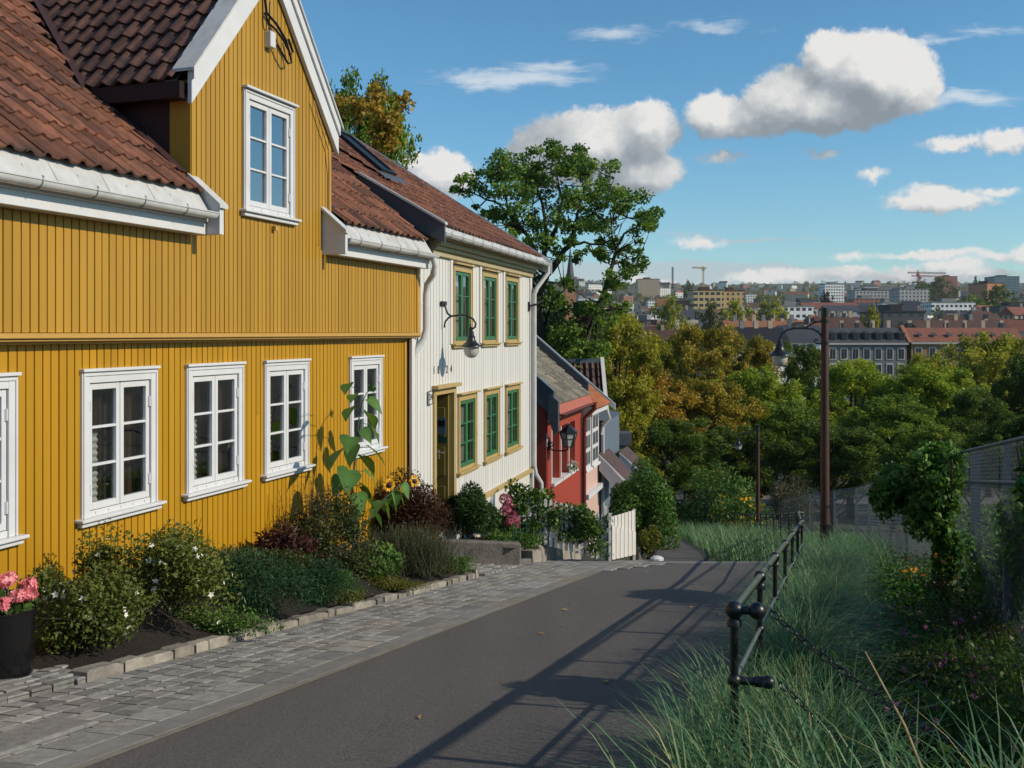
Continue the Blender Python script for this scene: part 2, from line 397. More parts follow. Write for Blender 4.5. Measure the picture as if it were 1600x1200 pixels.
# ================================================================ shared building parts (frame coordinates: s along the wall, p out of it, z)
def V(s, p, z): return (s, -p, z)
def sbox(mb, s0, s1, p0, p1, z0, z1): return mb.box(s0, s1, -p1, -p0, z0, z1)
def boards(mb, s0, s1, zlo, zhi, pitch, gap, depth, p, holes=()):
    fl = zlo if callable(zlo) else (lambda s: zlo); fh = zhi if callable(zhi) else (lambda s: zhi)
    n = max(1, round((s1 - s0) / pitch)); pitch = (s1 - s0) / n
    for i in range(n):
        a, b = s0 + i * pitch + gap / 2, s0 + (i + 1) * pitch - gap / 2; m = (a + b) / 2
        iv = [(None, None)]
        hs = sorted((h[2], h[3]) for h in holes if h[0] < m < h[1])
        cuts = []; cur = None
        for z0, z1 in hs: cuts.append((cur, z0)); cur = z1
        cuts.append((cur, None))
        if rng.random() < .10 and len(cuts) == 1 and fh(m) - fl(m) > 1.2:
            zj = fl(m) + (fh(m) - fl(m)) * rng.uniform(.2, .85); cuts = [(None, zj - .002), (zj + .002, None)]
        for lo, hi in cuts:
            la, lb = (fl(a), fl(b)) if lo is None else (lo, lo)
            ha, hb = (fh(a), fh(b)) if hi is None else (hi, hi)
            if ha <= la or hb <= lb: continue
            q = p + rng.uniform(-.0015, .0015)
            vs = [V(a, q - depth, la), V(a + .002, q, la), V(b - .002, q, lb), V(b, q - depth, lb), V(a, q - depth, ha), V(a + .002, q, ha), V(b - .002, q, hb), V(b, q - depth, hb)]
            mb.add(vs, [(0, 1, 5, 4), (1, 2, 6, 5), (2, 3, 7, 6), (0, 3, 2, 1), (4, 5, 6, 7)])
    return mb
def backing(mb, s0, s1, zlo, zhi, p, holes):
    """wall sheet behind the boards with openings"""
    ss = sorted({s0, s1, *[h[0] for h in holes], *[h[1] for h in holes]}); ss = [s for s in ss if s0 <= s <= s1]
    for a, b in zip(ss, ss[1:]):
        m = (a + b) / 2; cur = zlo
        for z0, z1 in sorted((h[2], h[3]) for h in holes if h[0] < m < h[1]) + [(zhi, zhi)]:
            if z0 > cur: mb.quad(V(a, p, cur), V(b, p, cur), V(b, p, z0), V(a, p, z0))
            cur = max(cur, z1)
    return mb
def tiles(O, U, Vv, N, nu, nv, tw, th, keep=None, amp=.022, lift=.03, seg=6, jit=.004):
    O, U, Vv, N = Vector(O), Vector(U), Vector(Vv), Vector(N); mb = MB()
    prof = [(k / seg, amp * math.cos(2 * math.pi * (k / seg - .22)) + amp * .25 * math.cos(4 * math.pi * (k / seg - .2))) for k in range(seg + 1)]
    for j in range(nv):
        for i in range(nu):
            u0, v0 = i * tw, j * th
            if keep and not keep(u0 + tw / 2, v0 + th / 2): continue
            du, dv, dh = rng.uniform(-jit, jit), rng.uniform(-jit * 2, jit * 2), rng.uniform(-.004, .004)
            top, bot, lip = [], [], []
            for k, h in prof:
                b = O + U * (u0 + k * tw * 1.03 + du)
                bot.append(b + Vv * (v0 + dv) + N * (h + lift + dh)); top.append(b + Vv * (v0 + th * 1.12 + dv) + N * (h + dh))
                lip.append(b + Vv * (v0 + dv) + N * (h + lift + dh - .022))
            n = seg + 1
            mb.add(lip + bot + top, [(k, k + 1, n + k + 1, n + k) for k in range(seg)] + [(n + k, n + k + 1, 2 * n + k + 1, 2 * n + k) for k in range(seg)])
    return mb
def gutter(s0, s1, p, z, r=.068):
    mb = MB(); n = 8
    for rr in (r, r - .006):
        mb.sheet([V(s0, p + rr * math.cos(math.pi + math.pi * k / n), z + rr * math.sin(math.pi + math.pi * k / n)) for k in range(n + 1)], (s1 - s0, 0, 0))
    for e in (s0, s1):
        pts = [V(e, p + r * math.cos(math.pi + math.pi * k / n), z + r * math.sin(math.pi + math.pi * k / n)) for k in range(n + 1)]
        mb.add(pts, [tuple(range(n + 1))])
    mb.tube([V(s0, p + r, z), V(s1, p + r, z)], .008, 6)
    return mb
def hooks(gut, s0, s1, p, z, step, r=.074):
    k = int((s1 - s0) / step)
    for i in range(k):
        s = s0 + (i + .5) * step; mb = MB()
        mb.tube([V(s, p + r * math.cos(a), z + r * math.sin(a)) for a in [math.pi + math.pi * j / 8 for j in range(9)]], .006, 5)
        mb.tube([V(s, p + r, z), V(s + .01, p + r - .02, z + .035), V(s + .05, p + r - .04, z + .03)], .005, 5)
        mb.tube([V(s, p - r, z), V(s - .02, p - r - .06, z + .14)], .004, 5)
        mb.build('gutter_bracket', m_iron, gut)
def text_mesh(txt, size, ext=.003):
    cu = bpy.data.curves.new('lettering', 'FONT'); cu.body = txt; cu.size = size; cu.extrude = ext; cu.align_x = 'CENTER'; cu.align_y = 'CENTER'
    o = bpy.data.objects.new('lettering', cu); COL.objects.link(o)
    me = bpy.data.meshes.new_from_object(o.evaluated_get(bpy.context.evaluated_depsgraph_get()))
    bpy.data.objects.remove(o); bpy.data.curves.remove(cu); return me
def lettering(name, txt, size, s, p, z, mat, parent, xs=1.0):
    me = text_mesh(txt, size); me.materials.clear(); me.materials.append(mat)
    me.transform(Matrix(((xs, 0, 0, s), (0, 0, -1, -p), (0, 1, 0, z), (0, 0, 0, 1))))
    return meshobj(name, me, parent)
def casement(root, s0, s1, z0, z1, p=0.0, cw=.10, mats=None, rows=3, glass=None, hinges=True, drapes=True, cap=.03, deep=.06, stile=.05, label=None, sill=True):
    mf, ms, msill = mats; glass = glass or m_glass
    mb = MB()
    sbox(mb, s0, s0 + cw, p - deep, p + .03, z0, z1); sbox(mb, s1 - cw, s1, p - deep, p + .03, z0, z1)
    sbox(mb, s0 + cw, s1 - cw, p - deep, p + .029, z1 - cw * 1.05, z1)
    sbox(mb, s0 - cap * .3, s1 + cap * .3, p - .02, p + .03 + cap, z1, z1 + .03)
    sbox(mb, s0 + .012, s0 + .035, p + .03, p + .042, z0, z1 - .012); sbox(mb, s1 - .035, s1 - .012, p + .03, p + .042, z0, z1 - .012)
    sbox(mb, s0 + .035, s1 - .035, p + .029, p + .041, z1 - .04, z1 - .012)
    i0, i1, j0, j1 = s0 + cw, s1 - cw, z0, z1 - cw * 1.05
    sbox(mb, i0, i1, p - deep, p + .016, j0, j0 + .055)
    for k in range(5): sbox(mb, i0 + (i1 - i0) * (k + .5) / 5 - .006, i0 + (i1 - i0) * (k + .5) / 5 + .006, p + .016, p + .024, j0 + .02, j0 + .045)
    w = mb.build('window', mf, root, bevel=.004)
    if label: w['label'] = label
    if sill:
        mb = MB(); sbox(mb, s0 - .06, s1 + .06, p - .02, p + .095, z0 - .03, z0); sbox(mb, s0 - .03, s1 + .03, p - .02, p + .06, z0 - .075, z0 - .03)
        mb.build('sill', msill, w, bevel=.006)
    mid = (i0 + i1) / 2
    for a, b in ((i0 + .004, mid - .003), (mid + .003, i1 - .004)):
        lo, hi = j0 + .06, j1 - .006; g0, g1, h0, h1 = a + stile, b - stile, lo + stile * 1.25, hi - stile * 1.15
        mb = MB(); q0, q1 = p - .042, p + .006
        sbox(mb, a, g0, q0, q1, lo, hi); sbox(mb, g1, b, q0, q1, lo, hi)
        sbox(mb, g0, g1, q0, q1, lo, h0); sbox(mb, g0, g1, q0, q1, h1, hi)
        for k in range(1, rows): zc = h0 + (h1 - h0) * k / rows; sbox(mb, g0, g1, q0, q1 - .003, zc - .012, zc + .012)
        mb.build('sash', ms, w, bevel=.003)
        mb = MB().quad(V(g0 - .005, p - .026, h0 - .005), V(g1 + .005, p - .026, h0 - .005), V(g1 + .005, p - .026, h1 + .005), V(g0 - .005, p - .026, h1 + .005))
        mb.build('pane', glass, w)
        if hinges:
            hs = a + .002 if a < mid - .1 and b < mid + .01 else b - .014
            for zc in (lo + (hi - lo) * .16, lo + (hi - lo) * .82):
                hb = MB(); sbox(hb, hs - .006, hs + .018, q1, q1 + .012, zc - .05, zc + .05); hb.tube([V(hs + .006, q1 + .014, zc - .05), V(hs + .006, q1 + .014, zc + .05)], .008, 6)
                hb.build('hinge', ms, w)
    if drapes:
        W = s1 - s0
        def drape(a, b, m, lo=z0 + .05, hi=z1 - .1):
            n = 14; dm = MB().sheet([V(a + (b - a) * k / n, p - .17 + .018 * math.sin(k * 1.9), lo) for k in range(n + 1)], (0, 0, hi - lo))
            dm.build('curtain', m, w, smooth=60)
        if drapes == 'pale':
            drape(s0 + W * .12, s0 + W * .4, m_curtain_w, z0 + .1, z1 - .25); drape(s0 + W * .62, s0 + W * .88, m_curtain_w, z0 + .1, z1 - .25)
        else:
            drape(s0 + W * .36, s0 + W * .46, m_curtain); drape(s0 + W * .66, s0 + W * .93, m_curtain)
            bl = MB(); n = 22; lo, hi = z0 + .08, z0 + (z1 - z0) * .58
            bl.sheet([V(s0 + W * .15, p - .12 + (.012 if k % 2 else -.008), lo + (hi - lo) * k / n) for k in range(n + 1)], (W * .19, 0, 0))
            bl.build('pleated_shade', m_blind, w)
    return w
# ================================================================ YELLOW HOUSE
TW1 = -6.633; FR1 = (A1, TW1)
def base1(s): return -1.2 - .1383 * s
yh = thing('yellow_house', 'yellow wooden house with red tiled roof, white windows and steep dormer gable', 'house', (10, -.0, base1(10)), frame=FR1)
S_END = 14.62
WIN = [(5.54, 6.60), (7.335, 8.385), (8.852, 9.90), (10.335, 11.365), (12.49, 13.51)]
WZ0, WZ1 = -1.70, -.36
holes = [(a + .05, b - .05, WZ0 - .02, WZ1 - .05) for a, b in WIN]
lo_end = 14.42
mb = boards(MB(), .5, lo_end, lambda s: base1(s) - .75, -.03, .094, .011, .016, 0, holes)
mb.build('lower_wall', m_yellow, yh)
backing(MB(), .5, lo_end, -3.6, -.03, -.0155, holes).build('lower_wall_backing', m_yellow, yh)
# upper wall with the dormer gable, boards from the string course to the eaves or the gable line
DC, DW, DSL, DAP = 10.28, 1.49, 1.2, 4.30
UP = .13
GW = (9.71, 10.80, 1.40, 2.78)
gh = [(GW[0] + .05, GW[1] - .05, GW[2] - .02, GW[3] - .05)]
def top1(s): return DAP - DSL * abs(s - DC) if abs(s - DC) < DW else 1.12
mb = MB()
boards(mb, .5, DC - DW, .002, 1.12, .094, .011, .016, UP)
boards(mb, DC - DW, DC + DW, .002, top1, .083, .011, .016, UP, gh)
boards(mb, DC + DW, S_END, .002, 1.12, .094, .011, .016, UP)
mb.build('upper_wall', m_yellow_up, yh)
mb = backing(MB(), .5, S_END, .002, 1.3, UP - .0155, ())
backing(mb, DC - DW, DC + DW, 1.3, 2.5, UP - .0155, gh)
gp = [V(DC - DW, UP - .0155, 2.5), V(GW[0] + .05, UP - .0155, 2.5), V(GW[0] + .05, UP - .0155, GW[3] - .05), V(GW[1] - .05, UP - .0155, GW[3] - .05), V(GW[1] - .05, UP - .0155, 2.5), V(DC + DW, UP - .0155, 2.5), V(DC, UP - .0155, DAP)]
mb.add(gp, [(0, 1, 2, 6), (2, 3, 6), (3, 4, 5, 6)])
mb.build('upper_wall_backing', m_yellow_up, yh)
mb = MB(); sbox(mb, .5, S_END, -.02, UP + .05, -.05, -.004); sbox(mb, .5, S_END, -.02, UP + .02, -.075, -.05); sbox(mb, .5, S_END - .1, -.02, .07, -.1, -.075)
mb.build('string_course', m_yellow_trim, yh, bevel=.006)
mb = MB(); sbox(mb, S_END - .11, S_END, UP - .03, UP + .022, 0, 1.12); sbox(mb, lo_end - .1, lo_end + .012, -.03, .022, -3.7, -.1)
mb.build('corner_board', m_yellow_trim, yh, bevel=.004)
mb = MB(); sbox(mb, lo_end, S_END - .06, -.4, -.02, -3.7, -.08); mb.build('side_wall', m_yellow, yh)
MW = (m_white, m_white, m_white)
for i, (a, b) in enumerate(WIN): casement(yh, a, b, WZ0, WZ1, 0, mats=MW)
casement(yh, *GW, UP, mats=MW, glass=m_glass_up, drapes=False, cap=.05)
mb = MB(); sbox(mb, .45, 14.4, -4, -.3, -3.4, -.1)
mb.build('room_interior', m_room, yh)
mb = MB(); sbox(mb, DC - 1.2, DC + 1.2, -2, -.25, 1.0, 2.7); mb.build('attic_interior', m_room, yh)
# eaves
def eaves(s0, s1, le, re):
    mb = MB(); sbox(mb, s0, s1, .28, .31, 1.02, 1.20); sbox(mb, s0, s1, UP - .03, .28, 1.02, 1.05); sbox(mb, s0, s1, .31, .345, 1.15, 1.21)
    mb.build('fascia', m_white, yh, bevel=.004)
    mb = MB().sheet([V(s0, .20, 1.50), V(s0, .36, 1.255)], (s1 - s0, 0, 0))
    k = 0.0
    while k < s1 - s0 - .3:
        mb.tube([V(s0 + k, .205, 1.497), V(s0 + k, .363, 1.257)], .004, 4); k += .62
    mb.build('eaves_apron', m_whitemetal, yh)
    g = gutter(s0 + .02, s1 - .02, .42, 1.235).build('gutter', m_gutter, yh, smooth=50)
    hooks(g, s0, s1, .42, 1.235, .62)
eaves(.5, 8.78, 0, 1); eaves(11.62, S_END + .02, 1, 0)
for s, m, r_ in ((8.80, m_white, 1), (11.58, m_white, 0)):
    a, b = (s, s + .07) if r_ else (s - .06, s)
    pts = [V(a, UP - .02, 1.02), V(a, .47, 1.02), V(a, .47, 1.30), V(a, UP - .02, 1.62)]
    MB().prism(pts, (b - a, 0, 0)).build('eaves_end_board', m, yh, bevel=.003)
    MB().prism([V(a - .04, UP - .03, 1.63), V(a - .04, .50, 1.29), V(a - .04, .50, 1.33), V(a - .04, UP - .03, 1.67)], (b - a + .08, 0, 0)).build('eaves_end_cap', m_whitemetal, yh)
# main roof
RS = .82; cs = 1 / math.hypot(1, RS); rp0, rz0 = .29, 1.47
Vr = Vector((0, cs, RS * cs)); Nr = Vector((0, -RS * cs, cs))
def main_keep(s, p, z):
    if z > 2.52 and abs(s - DC) < (4.62 - z) / DSL + .06: return False
    if abs(s - DC) < DW + .02 and z < 3.2 and p > -1.6: return False
    return s < S_END + .05
tm = tiles(V(.4, rp0, rz0), (1, 0, 0), Vr, Nr, 71, 19, .2, .335, lambda u, v: main_keep(.4 + u, rp0 - v * cs, rz0 + v * RS * cs))
tm.build('roof', m_tile, yh, smooth=60)
mb = MB()
for a, b in ((.4, DC - DW - .02), (DC + DW + .02, S_END)): mb.quad(V(a, .22, 1.47), V(b, .22, 1.47), V(b, -1.2, 2.57), V(a, -1.2, 2.57))
mb.quad(V(.4, -1.21, 2.56), V(8.0, -1.21, 2.56), V(8.0, -4.8, 5.35), V(.4, -4.8, 5.35)); mb.quad(V(12.5, -1.21, 2.56), V(S_END, -1.21, 2.56), V(S_END, -4.8, 5.35), V(12.5, -4.8, 5.35))
mb.quad(V(8.0, -3.9, 4.65), V(12.5, -3.9, 4.65), V(12.5, -4.8, 5.35), V(8.0, -4.8, 5.35))
mb.quad(V(.4, -4.81, 5.36), V(S_END, -4.81, 5.36), V(S_END, -9, 2.2), V(.4, -9, 2.2))
mb.build('roof_deck', m_underroof, yh)
# back and side walls so the house is closed
mb = MB(); sbox(mb, .5, S_END - .3, -9, -4.3, -3.6, 2.0); mb.prism([V(.5, -.05, 1.2), V(.5, -9, 1.2), V(.5, -4.8, 5.2)], (.1, 0, 0))
mb.build('rear_wall', m_yellow, yh)
# dormer
ez = lambda s: 4.62 - DSL * abs(s - DC)          # top surface of the dormer roof
EW = 1.64
dl = math.hypot(1, DSL)
for sg, nm in ((-1, 0), (1, 1)):
    O = V(DC + sg * EW, .02, ez(DC + EW) - .035)
    Ud = Vector((0, 1, 0)); Vd = Vector((-sg / dl, 0, DSL / dl)); Nd = Vector((sg * DSL / dl, 0, 1 / dl))
    def keep(u, v, sg=sg):
        s, p, z = DC + sg * (EW - v / dl), .02 - u, ez(DC + EW) + v * DSL / dl
        return z > rz0 + RS * (rp0 - p) - .05 and v < EW * dl - .05
    tiles(O, Ud, Vd, Nd, 22, 9, .21, .30, keep, amp=.026, lift=.035).build('dormer_roof', m_tile2, yh, smooth=60)
    MB().quad(V(DC + sg * EW, .05, ez(DC + EW) - .06), V(DC, .05, 4.56), V(DC, -3.7, 4.56), V(DC + sg * EW, -.75, ez(DC + EW) - .06)).build('dormer_roof_deck', m_underroof, yh)
    # barge board, its metal cap
    a, b = DC + sg * (DW + .08), DC
    za, zb = ez(a), ez(b)
    MB().prism([V(a, UP + .01, za - .36), V(b, UP + .01, zb - .40), V(b, UP + .01, zb), V(a, UP + .01, za)], (0, -.055, 0)).build('barge_board', m_white, yh, bevel=.004)
    MB().prism([V(a - sg * .0, UP + .065, za - .11), V(b, UP + .065, zb - .13), V(b, UP + .065, zb + .02), V(a, UP + .065, za + .02)], (0, -.03, 0)).build('barge_moulding', m_white, yh, bevel=.004)
    a2 = DC + sg * (DW + .12)
    MB().prism([V(a2, UP + .12, ez(a2) + .022), V(b, UP + .12, zb + .025), V(b, UP + .12, zb + .06), V(a2, UP + .12, ez(a2) + .055)], (0, .27, 0)).build('verge_cap', m_whitemetal, yh)
    # cheek
    cz = ez(DC + DW) - .28
    pb = rp0 - (cz - rz0) / RS
    s = DC + sg * DW
    MB().prism([V(s, -.14, rz0 + RS * (rp0 + .14) + .02), V(s, -.14, cz + .05), V(s, pb, cz + .05)], (-sg * .05, 0, 0)).build('dormer_cheek', m_brown, yh)
    MB().prism([V(s, UP - .02, 1.3), V(s, UP - .02, cz + .1), V(s, -.14, cz + .1), V(s, -.14, 1.5)], (-sg * .06, 0, 0)).build('cheek_corner_board', m_yellow_up, yh)
    MB().prism([V(s + sg * .155, UP - .03, cz - .12), V(s + sg * .155, -1.15, cz - .12), V(s + sg * .155, -1.15, cz + .055), V(s + sg * .155, UP - .03, cz + .055)], (-sg * .14, 0, 0)).build('dormer_fascia', m_brown, yh)
    # valley flashing lies on the main roof beside the dormer
    def mr(s, p): return Vector(V(s, p, rz0 + RS * (rp0 - p))) + Nr * .045
    p1, p2 = rp0 - (ez(DC + EW) - rz0) / RS, rp0 - (4.62 - rz0) / RS
    o1, o2 = DC + sg * EW, DC
    MB().quad(mr(o1 + sg * .20, p1 + .16), mr(o2 + sg * .20, p2 + .1), mr(o2 - sg * .04, p2 + .1), mr(o1 - sg * .04, p1 - .0)).build('valley_flashing', m_plum, yh)
    MB().quad(mr(s + sg * .015, UP - .05), mr(s + sg * .17, UP - .05), mr(s + sg * .17, p1 + .1), mr(s + sg * .015, p1 + .1)).build('step_flashing', m_plum, yh)
# junction box and cable high on the gable
mb = MB(); sbox(mb, 10.16, 10.27, UP, UP + .09, 3.36, 3.55); jb = mb.build('junction_box', m_white, yh, bevel=.008)
cab = [V(10.12, UP + .03, 3.75), V(10.14, UP + .08, 3.62), V(10.25, UP + .1, 3.58), V(10.42, UP + .1, 3.50), V(10.55, UP + .1, 3.40), V(10.60, UP + .1, 3.28), V(10.52, UP + .1, 3.25), V(10.40, UP + .1, 3.33), V(10.30, UP + .09, 3.42)]
mb = MB().tube(cab, .014, 6); mb.tube([V(10.12, UP + .03, 3.95), V(10.13, UP + .05, 3.75), V(10.30, UP + .08, 3.66), V(10.47, UP + .1, 3.52), V(10.57, UP + .1, 3.36), V(10.63, UP + .1, 3.42), V(10.56, UP + .08, 3.56)], .016, 6)
mb.tube([V(10.21, UP + .03, 3.56), V(10.2, UP + .05, 3.9)], .008, 5)
mb.build('cable', m_black, yh, smooth=60)
mb = MB(); sbox(mb, 10.31, 10.37, UP, UP + .06, 1.22, 1.27); mb.build('vent_spout', m_yellow_trim, yh)
mb = MB(); mb.tube([V(11.66, UP + .03, 1.0), V(11.66, UP + .03, 2.1), V(11.6, UP + .05, 2.4), V(11.2, UP + .06, 2.95)], .012, 6); mb.build('wall_cable', m_yellow_trim, yh)
# skylight lies on the roof behind the dormer
def roof_pt(px, py):
    u, w = (px - 800) / F, (520 - py) / F       # solve for s, p on the roof plane
    a = np.array([[SA - u * CA, CA + u * SA], [-w * CA, w * SA - RS]])   # unknown s, p ; t = TW1 + p
    c0 = rz0 + RS * rp0
    b = np.array([-(CA + u * SA) * TW1, -c0 - w * SA * TW1])
    return np.linalg.solve(a, b)
sk = roof_pt(566, 243); ss, sp = float(sk[0]), float(sk[1])
def rp(s, p, h): return Vector(V(s, p, rz0 + RS * (rp0 - p))) + Nr * h
mb = MB()
for (a, b, c, d) in ((-.32, .32, -.50, -.44), (-.32, .32, .44, .50), (-.32, -.26, -.44, .44), (.26, .32, -.44, .44)):
    mb.prism([rp(ss + a, sp + c, .04), rp(ss + b, sp + c, .04), rp(ss + b, sp + d, .04), rp(ss + a, sp + d, .04)], Nr * .07)
skl = mb.build('skylight', m_black, yh)
MB().quad(rp(ss - .26, sp - .44, .08), rp(ss + .26, sp - .44, .08), rp(ss + .26, sp + .44, .08), rp(ss - .26, sp + .44, .08)).build('pane', m_black, skl)
MB().quad(rp(ss - .5, sp + .53, .07), rp(ss + .5, sp + .53, .07), rp(ss + .5, sp + .68, .055), rp(ss - .5, sp + .68, .055)).build('apron', m_zinc, skl)
# downpipe at the corner
dp = [V(14.52, .42, 1.18), V(14.54, .44, 1.06), V(14.60, .38, .92), V(14.68, .24, .78), V(14.70, .21, .6), V(14.70, .21, .05), V(14.69, .17, -.1), V(14.62, .08, -.28), V(14.56, .06, -.42), V(14.56, .06, -3.2)]
MB().tube(dp, .048, 12).build('downpipe', m_gutter, yh, smooth=60)
# ================================================================ WHITE HOUSE
A2 = math.atan(.267); CA2, SA2 = math.cos(A2), math.sin(A2); TW2 = -5.8 * CA2; FR2 = (A2, TW2)
def W2(s, p, z): return Vector((SA2 * s + CA2 * (TW2 + p), CA2 * s - SA2 * (TW2 + p), z))
def s2(px, p=0.0):
    D = 5.8 - p / CA2; Y = D * F / (1215 - px); X = .267 * Y - D
    return SA2 * X + CA2 * Y
wh = thing('white_house', 'white panelled two storey house with green windows and ochre door frame', 'house', (19, 0, -4.6), frame=FR2)
B0, B1 = s2(641), s2(829)
wins = [(s2(a), s2(b), -.20, 1.23) for a, b in ((706, 736), (751.5, 776), (788, 809))] + [(s2(a), s2(b), -2.53, -1.13) for a, b in ((714, 743), (755, 778.5), (788.5, 810.5))]
DR = (s2(675.5), s2(709.5), -3.45, -.95)
hw = [(a + .05, b - .05, c - .02, d - .04) for a, b, c, d in wins] + [(DR[0] + .06, DR[1] - .06, DR[2], DR[3] - .05)]
boards(MB(), B0, B1, -3.18, 1.34, .155, .016, .02, 0, hw).build('panelled_wall', m_wwhite, wh)
boards(MB(), B0, DR[1], -4.2, -3.18, .155, .016, .02, 0, [(DR[0] + .06, DR[1] - .06, -3.5, -3.0)]).build('panelled_wall', m_wwhite, wh)
backing(MB(), B0, B1, -3.5, 1.34, -.019, hw).build('wall_backing', m_wwhite, wh)
for a, b, _, d in wins[:3]:
    for x in (a - .13, b + .02): sbox(MB(), x, x + .11, 0, .025, -.2, d + .1).build('pilaster_board', m_wwhite, wh, bevel=.004)
sbox(MB(), B1 - .14, B1 + .02, 0, .03, -3.15, 1.34).build('corner_board', m_wwhite, wh, bevel=.004); sbox(MB(), B0, B0 + .12, 0, .03, -4, 1.34).build('corner_board', m_wwhite, wh, bevel=.004)
WM = (m_cream, m_green, m_cream)
for i, (a, b, c, d) in enumerate(wins): casement(wh, a, b, c, d, 0, cw=.11, mats=WM, rows=3, hinges=False, drapes='pale', cap=.07, deep=.09, stile=.055)
# door
mb = MB(); sbox(mb, DR[0], DR[0] + .11, -.1, .04, DR[2], DR[3]); sbox(mb, DR[1] - .11, DR[1], -.1, .04, DR[2], DR[3]); sbox(mb, DR[0] + .11, DR[1] - .11, -.1, .039, DR[3] - .11, DR[3])
sbox(mb, DR[0] - .06, DR[1] + .06, -.02, .13, DR[3], DR[3] + .06)
mb.build('door_frame', m_cream, wh, bevel=.005)
D0, D1, z0d, z1d = DR[0] + .11, DR[1] - .11, DR[2], DR[3] - .11
mb = MB(); sbox(mb, D1 - .045, D1 - .003, -.92, -.06, z0d + .02, z1d - .01)
for a, b in ((-.86, -.52), (-.44, -.12)):
    for h in range(3): mb.box(D1 - .058, D1 - .045, -b, -a, z0d + .2 + h * .7, z0d + .72 + h * .7)
dr = mb.build('door', m_olive, wh, bevel=.006); dr['label'] = 'dark olive door standing open inwards'
hz = z0d + 1.32; dx = D1 - .058
mb = MB(); mb.tube([V(dx, -.24, hz), V(dx - .06, -.24, hz), V(dx - .06, -.13, hz)], .014, 8); mb.box(dx - .012, dx, .22, .26, hz - .12, hz + .05); mb.build('handle', m_iron, dr)
mb = MB().box(dx - .012, dx, .10, .30, hz + .32, hz + .62); mb.build('door_sign', m_galvpost, dr)
mb = MB().box(dx - .016, dx - .012, .12, .28, hz + .47, hz + .57); mb.build('sign_band', m_black, dr)
mb = MB().box(dx - .012, dx, .08, .34, hz + .17, hz + .28); mb.build('green_sign_strip', m_dgreen, dr)
mb = MB().box(D0 - .04, D1 + .04, 1.0, 1.1, z0d, z1d); mb.box(D0 - .05, D0, .1, 1.0, z0d, z1d); mb.box(D0, D1, .1, 1.0, z0d - .05, z0d); mb.box(D0, D1, .1, 1.0, z1d, z1d + .05); mb.box(D1, D1 + .05, .1, 1.0, z0d, z1d); mb.build('entrance_hall', m_room, wh)
for tx, px in (('1', 677), ('8', 684), ('2', 697.3), ('4', 703.8)):
    yy = 579 - (px - 677) * .08; lettering('year_digit', tx, .19, s2(px), .012, (520 - yy) / (1215 - px) * 5.8, m_black, wh, .8)
a, b = s2(666), s2(671.5); zc = -1.07
mb = MB(); sbox(mb, a, b, .03, .045, zc - .12, zc + .11); npl = mb.build('house_number_plate', m_white, wh)
mb = MB(); w_ = .014
sbox(mb, a, b, .045, .048, zc + .11 - w_, zc + .11); sbox(mb, a, b, .045, .048, zc - .12, zc - .12 + w_); sbox(mb, a, a + w_, .045, .048, zc - .12 + w_, zc + .11 - w_); sbox(mb, b - w_, b, .045, .048, zc - .12 + w_, zc + .11 - w_)
mb.build('plate_border', m_black, npl)
lettering('plate_number', '24', .14, (a + b) / 2, .047, zc, m_black, npl)
# base board and plinth, cornice, eaves
mb = MB(); sbox(mb, DR[1] + .02, B1 + .03, -.02, .07, -3.26, -3.17); mb.build('base_board', m_cream, wh, bevel=.006)
mb = MB(); sbox(mb, DR[1], B1, -.3, -.005, -6.2, -3.26); sbox(mb, B0, DR[1], -1.2, -.03, -4.6, -3.5); mb.build('plinth', m_plinth, wh)
mb = MB(); c0_ = s2(681, .1); sbox(mb, c0_, B1 + .02, -.02, .06, 1.30, 1.40); sbox(mb, c0_, B1 + .03, -.02, .12, 1.40, 1.47); sbox(mb, c0_, B1 + .04, -.02, .19, 1.47, 1.56); sbox(mb, c0_, B1 + .05, -.02, .25, 1.56, 1.62)
mb.build('cornice', m_cornice, wh, bevel=.008)
e0, e1 = s2(684, .3), B1 + .28
MB().sheet([V(e0, .2, 1.80), V(e0, .34, 1.63)], (e1 - e0, 0, 0)).build('eaves_apron', m_whitemetal, wh)
g = gutter(e0, e1, .38, 1.62, .06).build('gutter', m_gutter, wh, smooth=50); hooks(g, e0, e1, .38, 1.62, .6, .065)
R2 = .63; c2 = 1 / math.hypot(1, R2)
tiles(V(e0, .25, 1.77), (1, 0, 0), (0, c2, R2 * c2), (0, -R2 * c2, c2), int((e1 - e0) / .2), 24, .2, .335).build('roof', m_tile, wh, smooth=60)
rz2 = lambda p: 1.77 + R2 * (.25 - p)
mb = MB().quad(V(e0, .2, 1.77), V(e1, .2, 1.77), V(e1, -6.5, rz2(-6.5) - .03), V(e0, -6.5, rz2(-6.5) - .03)); mb.quad(V(B0, -6.51, rz2(-6.5) - .03), V(e1, -6.51, rz2(-6.5) - .03), V(e1, -12, 2), V(B0, -12, 2)); mb.build('roof_deck', m_underroof, wh)
MB().prism([V(e1, .44, rz2(.3) - .36), V(e1, .44, rz2(.44) + .06), V(e1, -6.5, rz2(-6.5) + .06), V(e1, -6.5, rz2(-6.5) - .22), V(e1, .1, rz2(.1) - .36)], (.035, 0, 0)).build('verge_board', m_white, wh)
MB().prism([V(B1, 0, -6.2), V(B1, 0, 1.4), V(B1, -6.5, rz2(-6.5) - .1), V(B1, -12, 2), V(B1, -12, -6.2)], (-.15, 0, 0)).build('gable_wall', m_wwhite, wh)
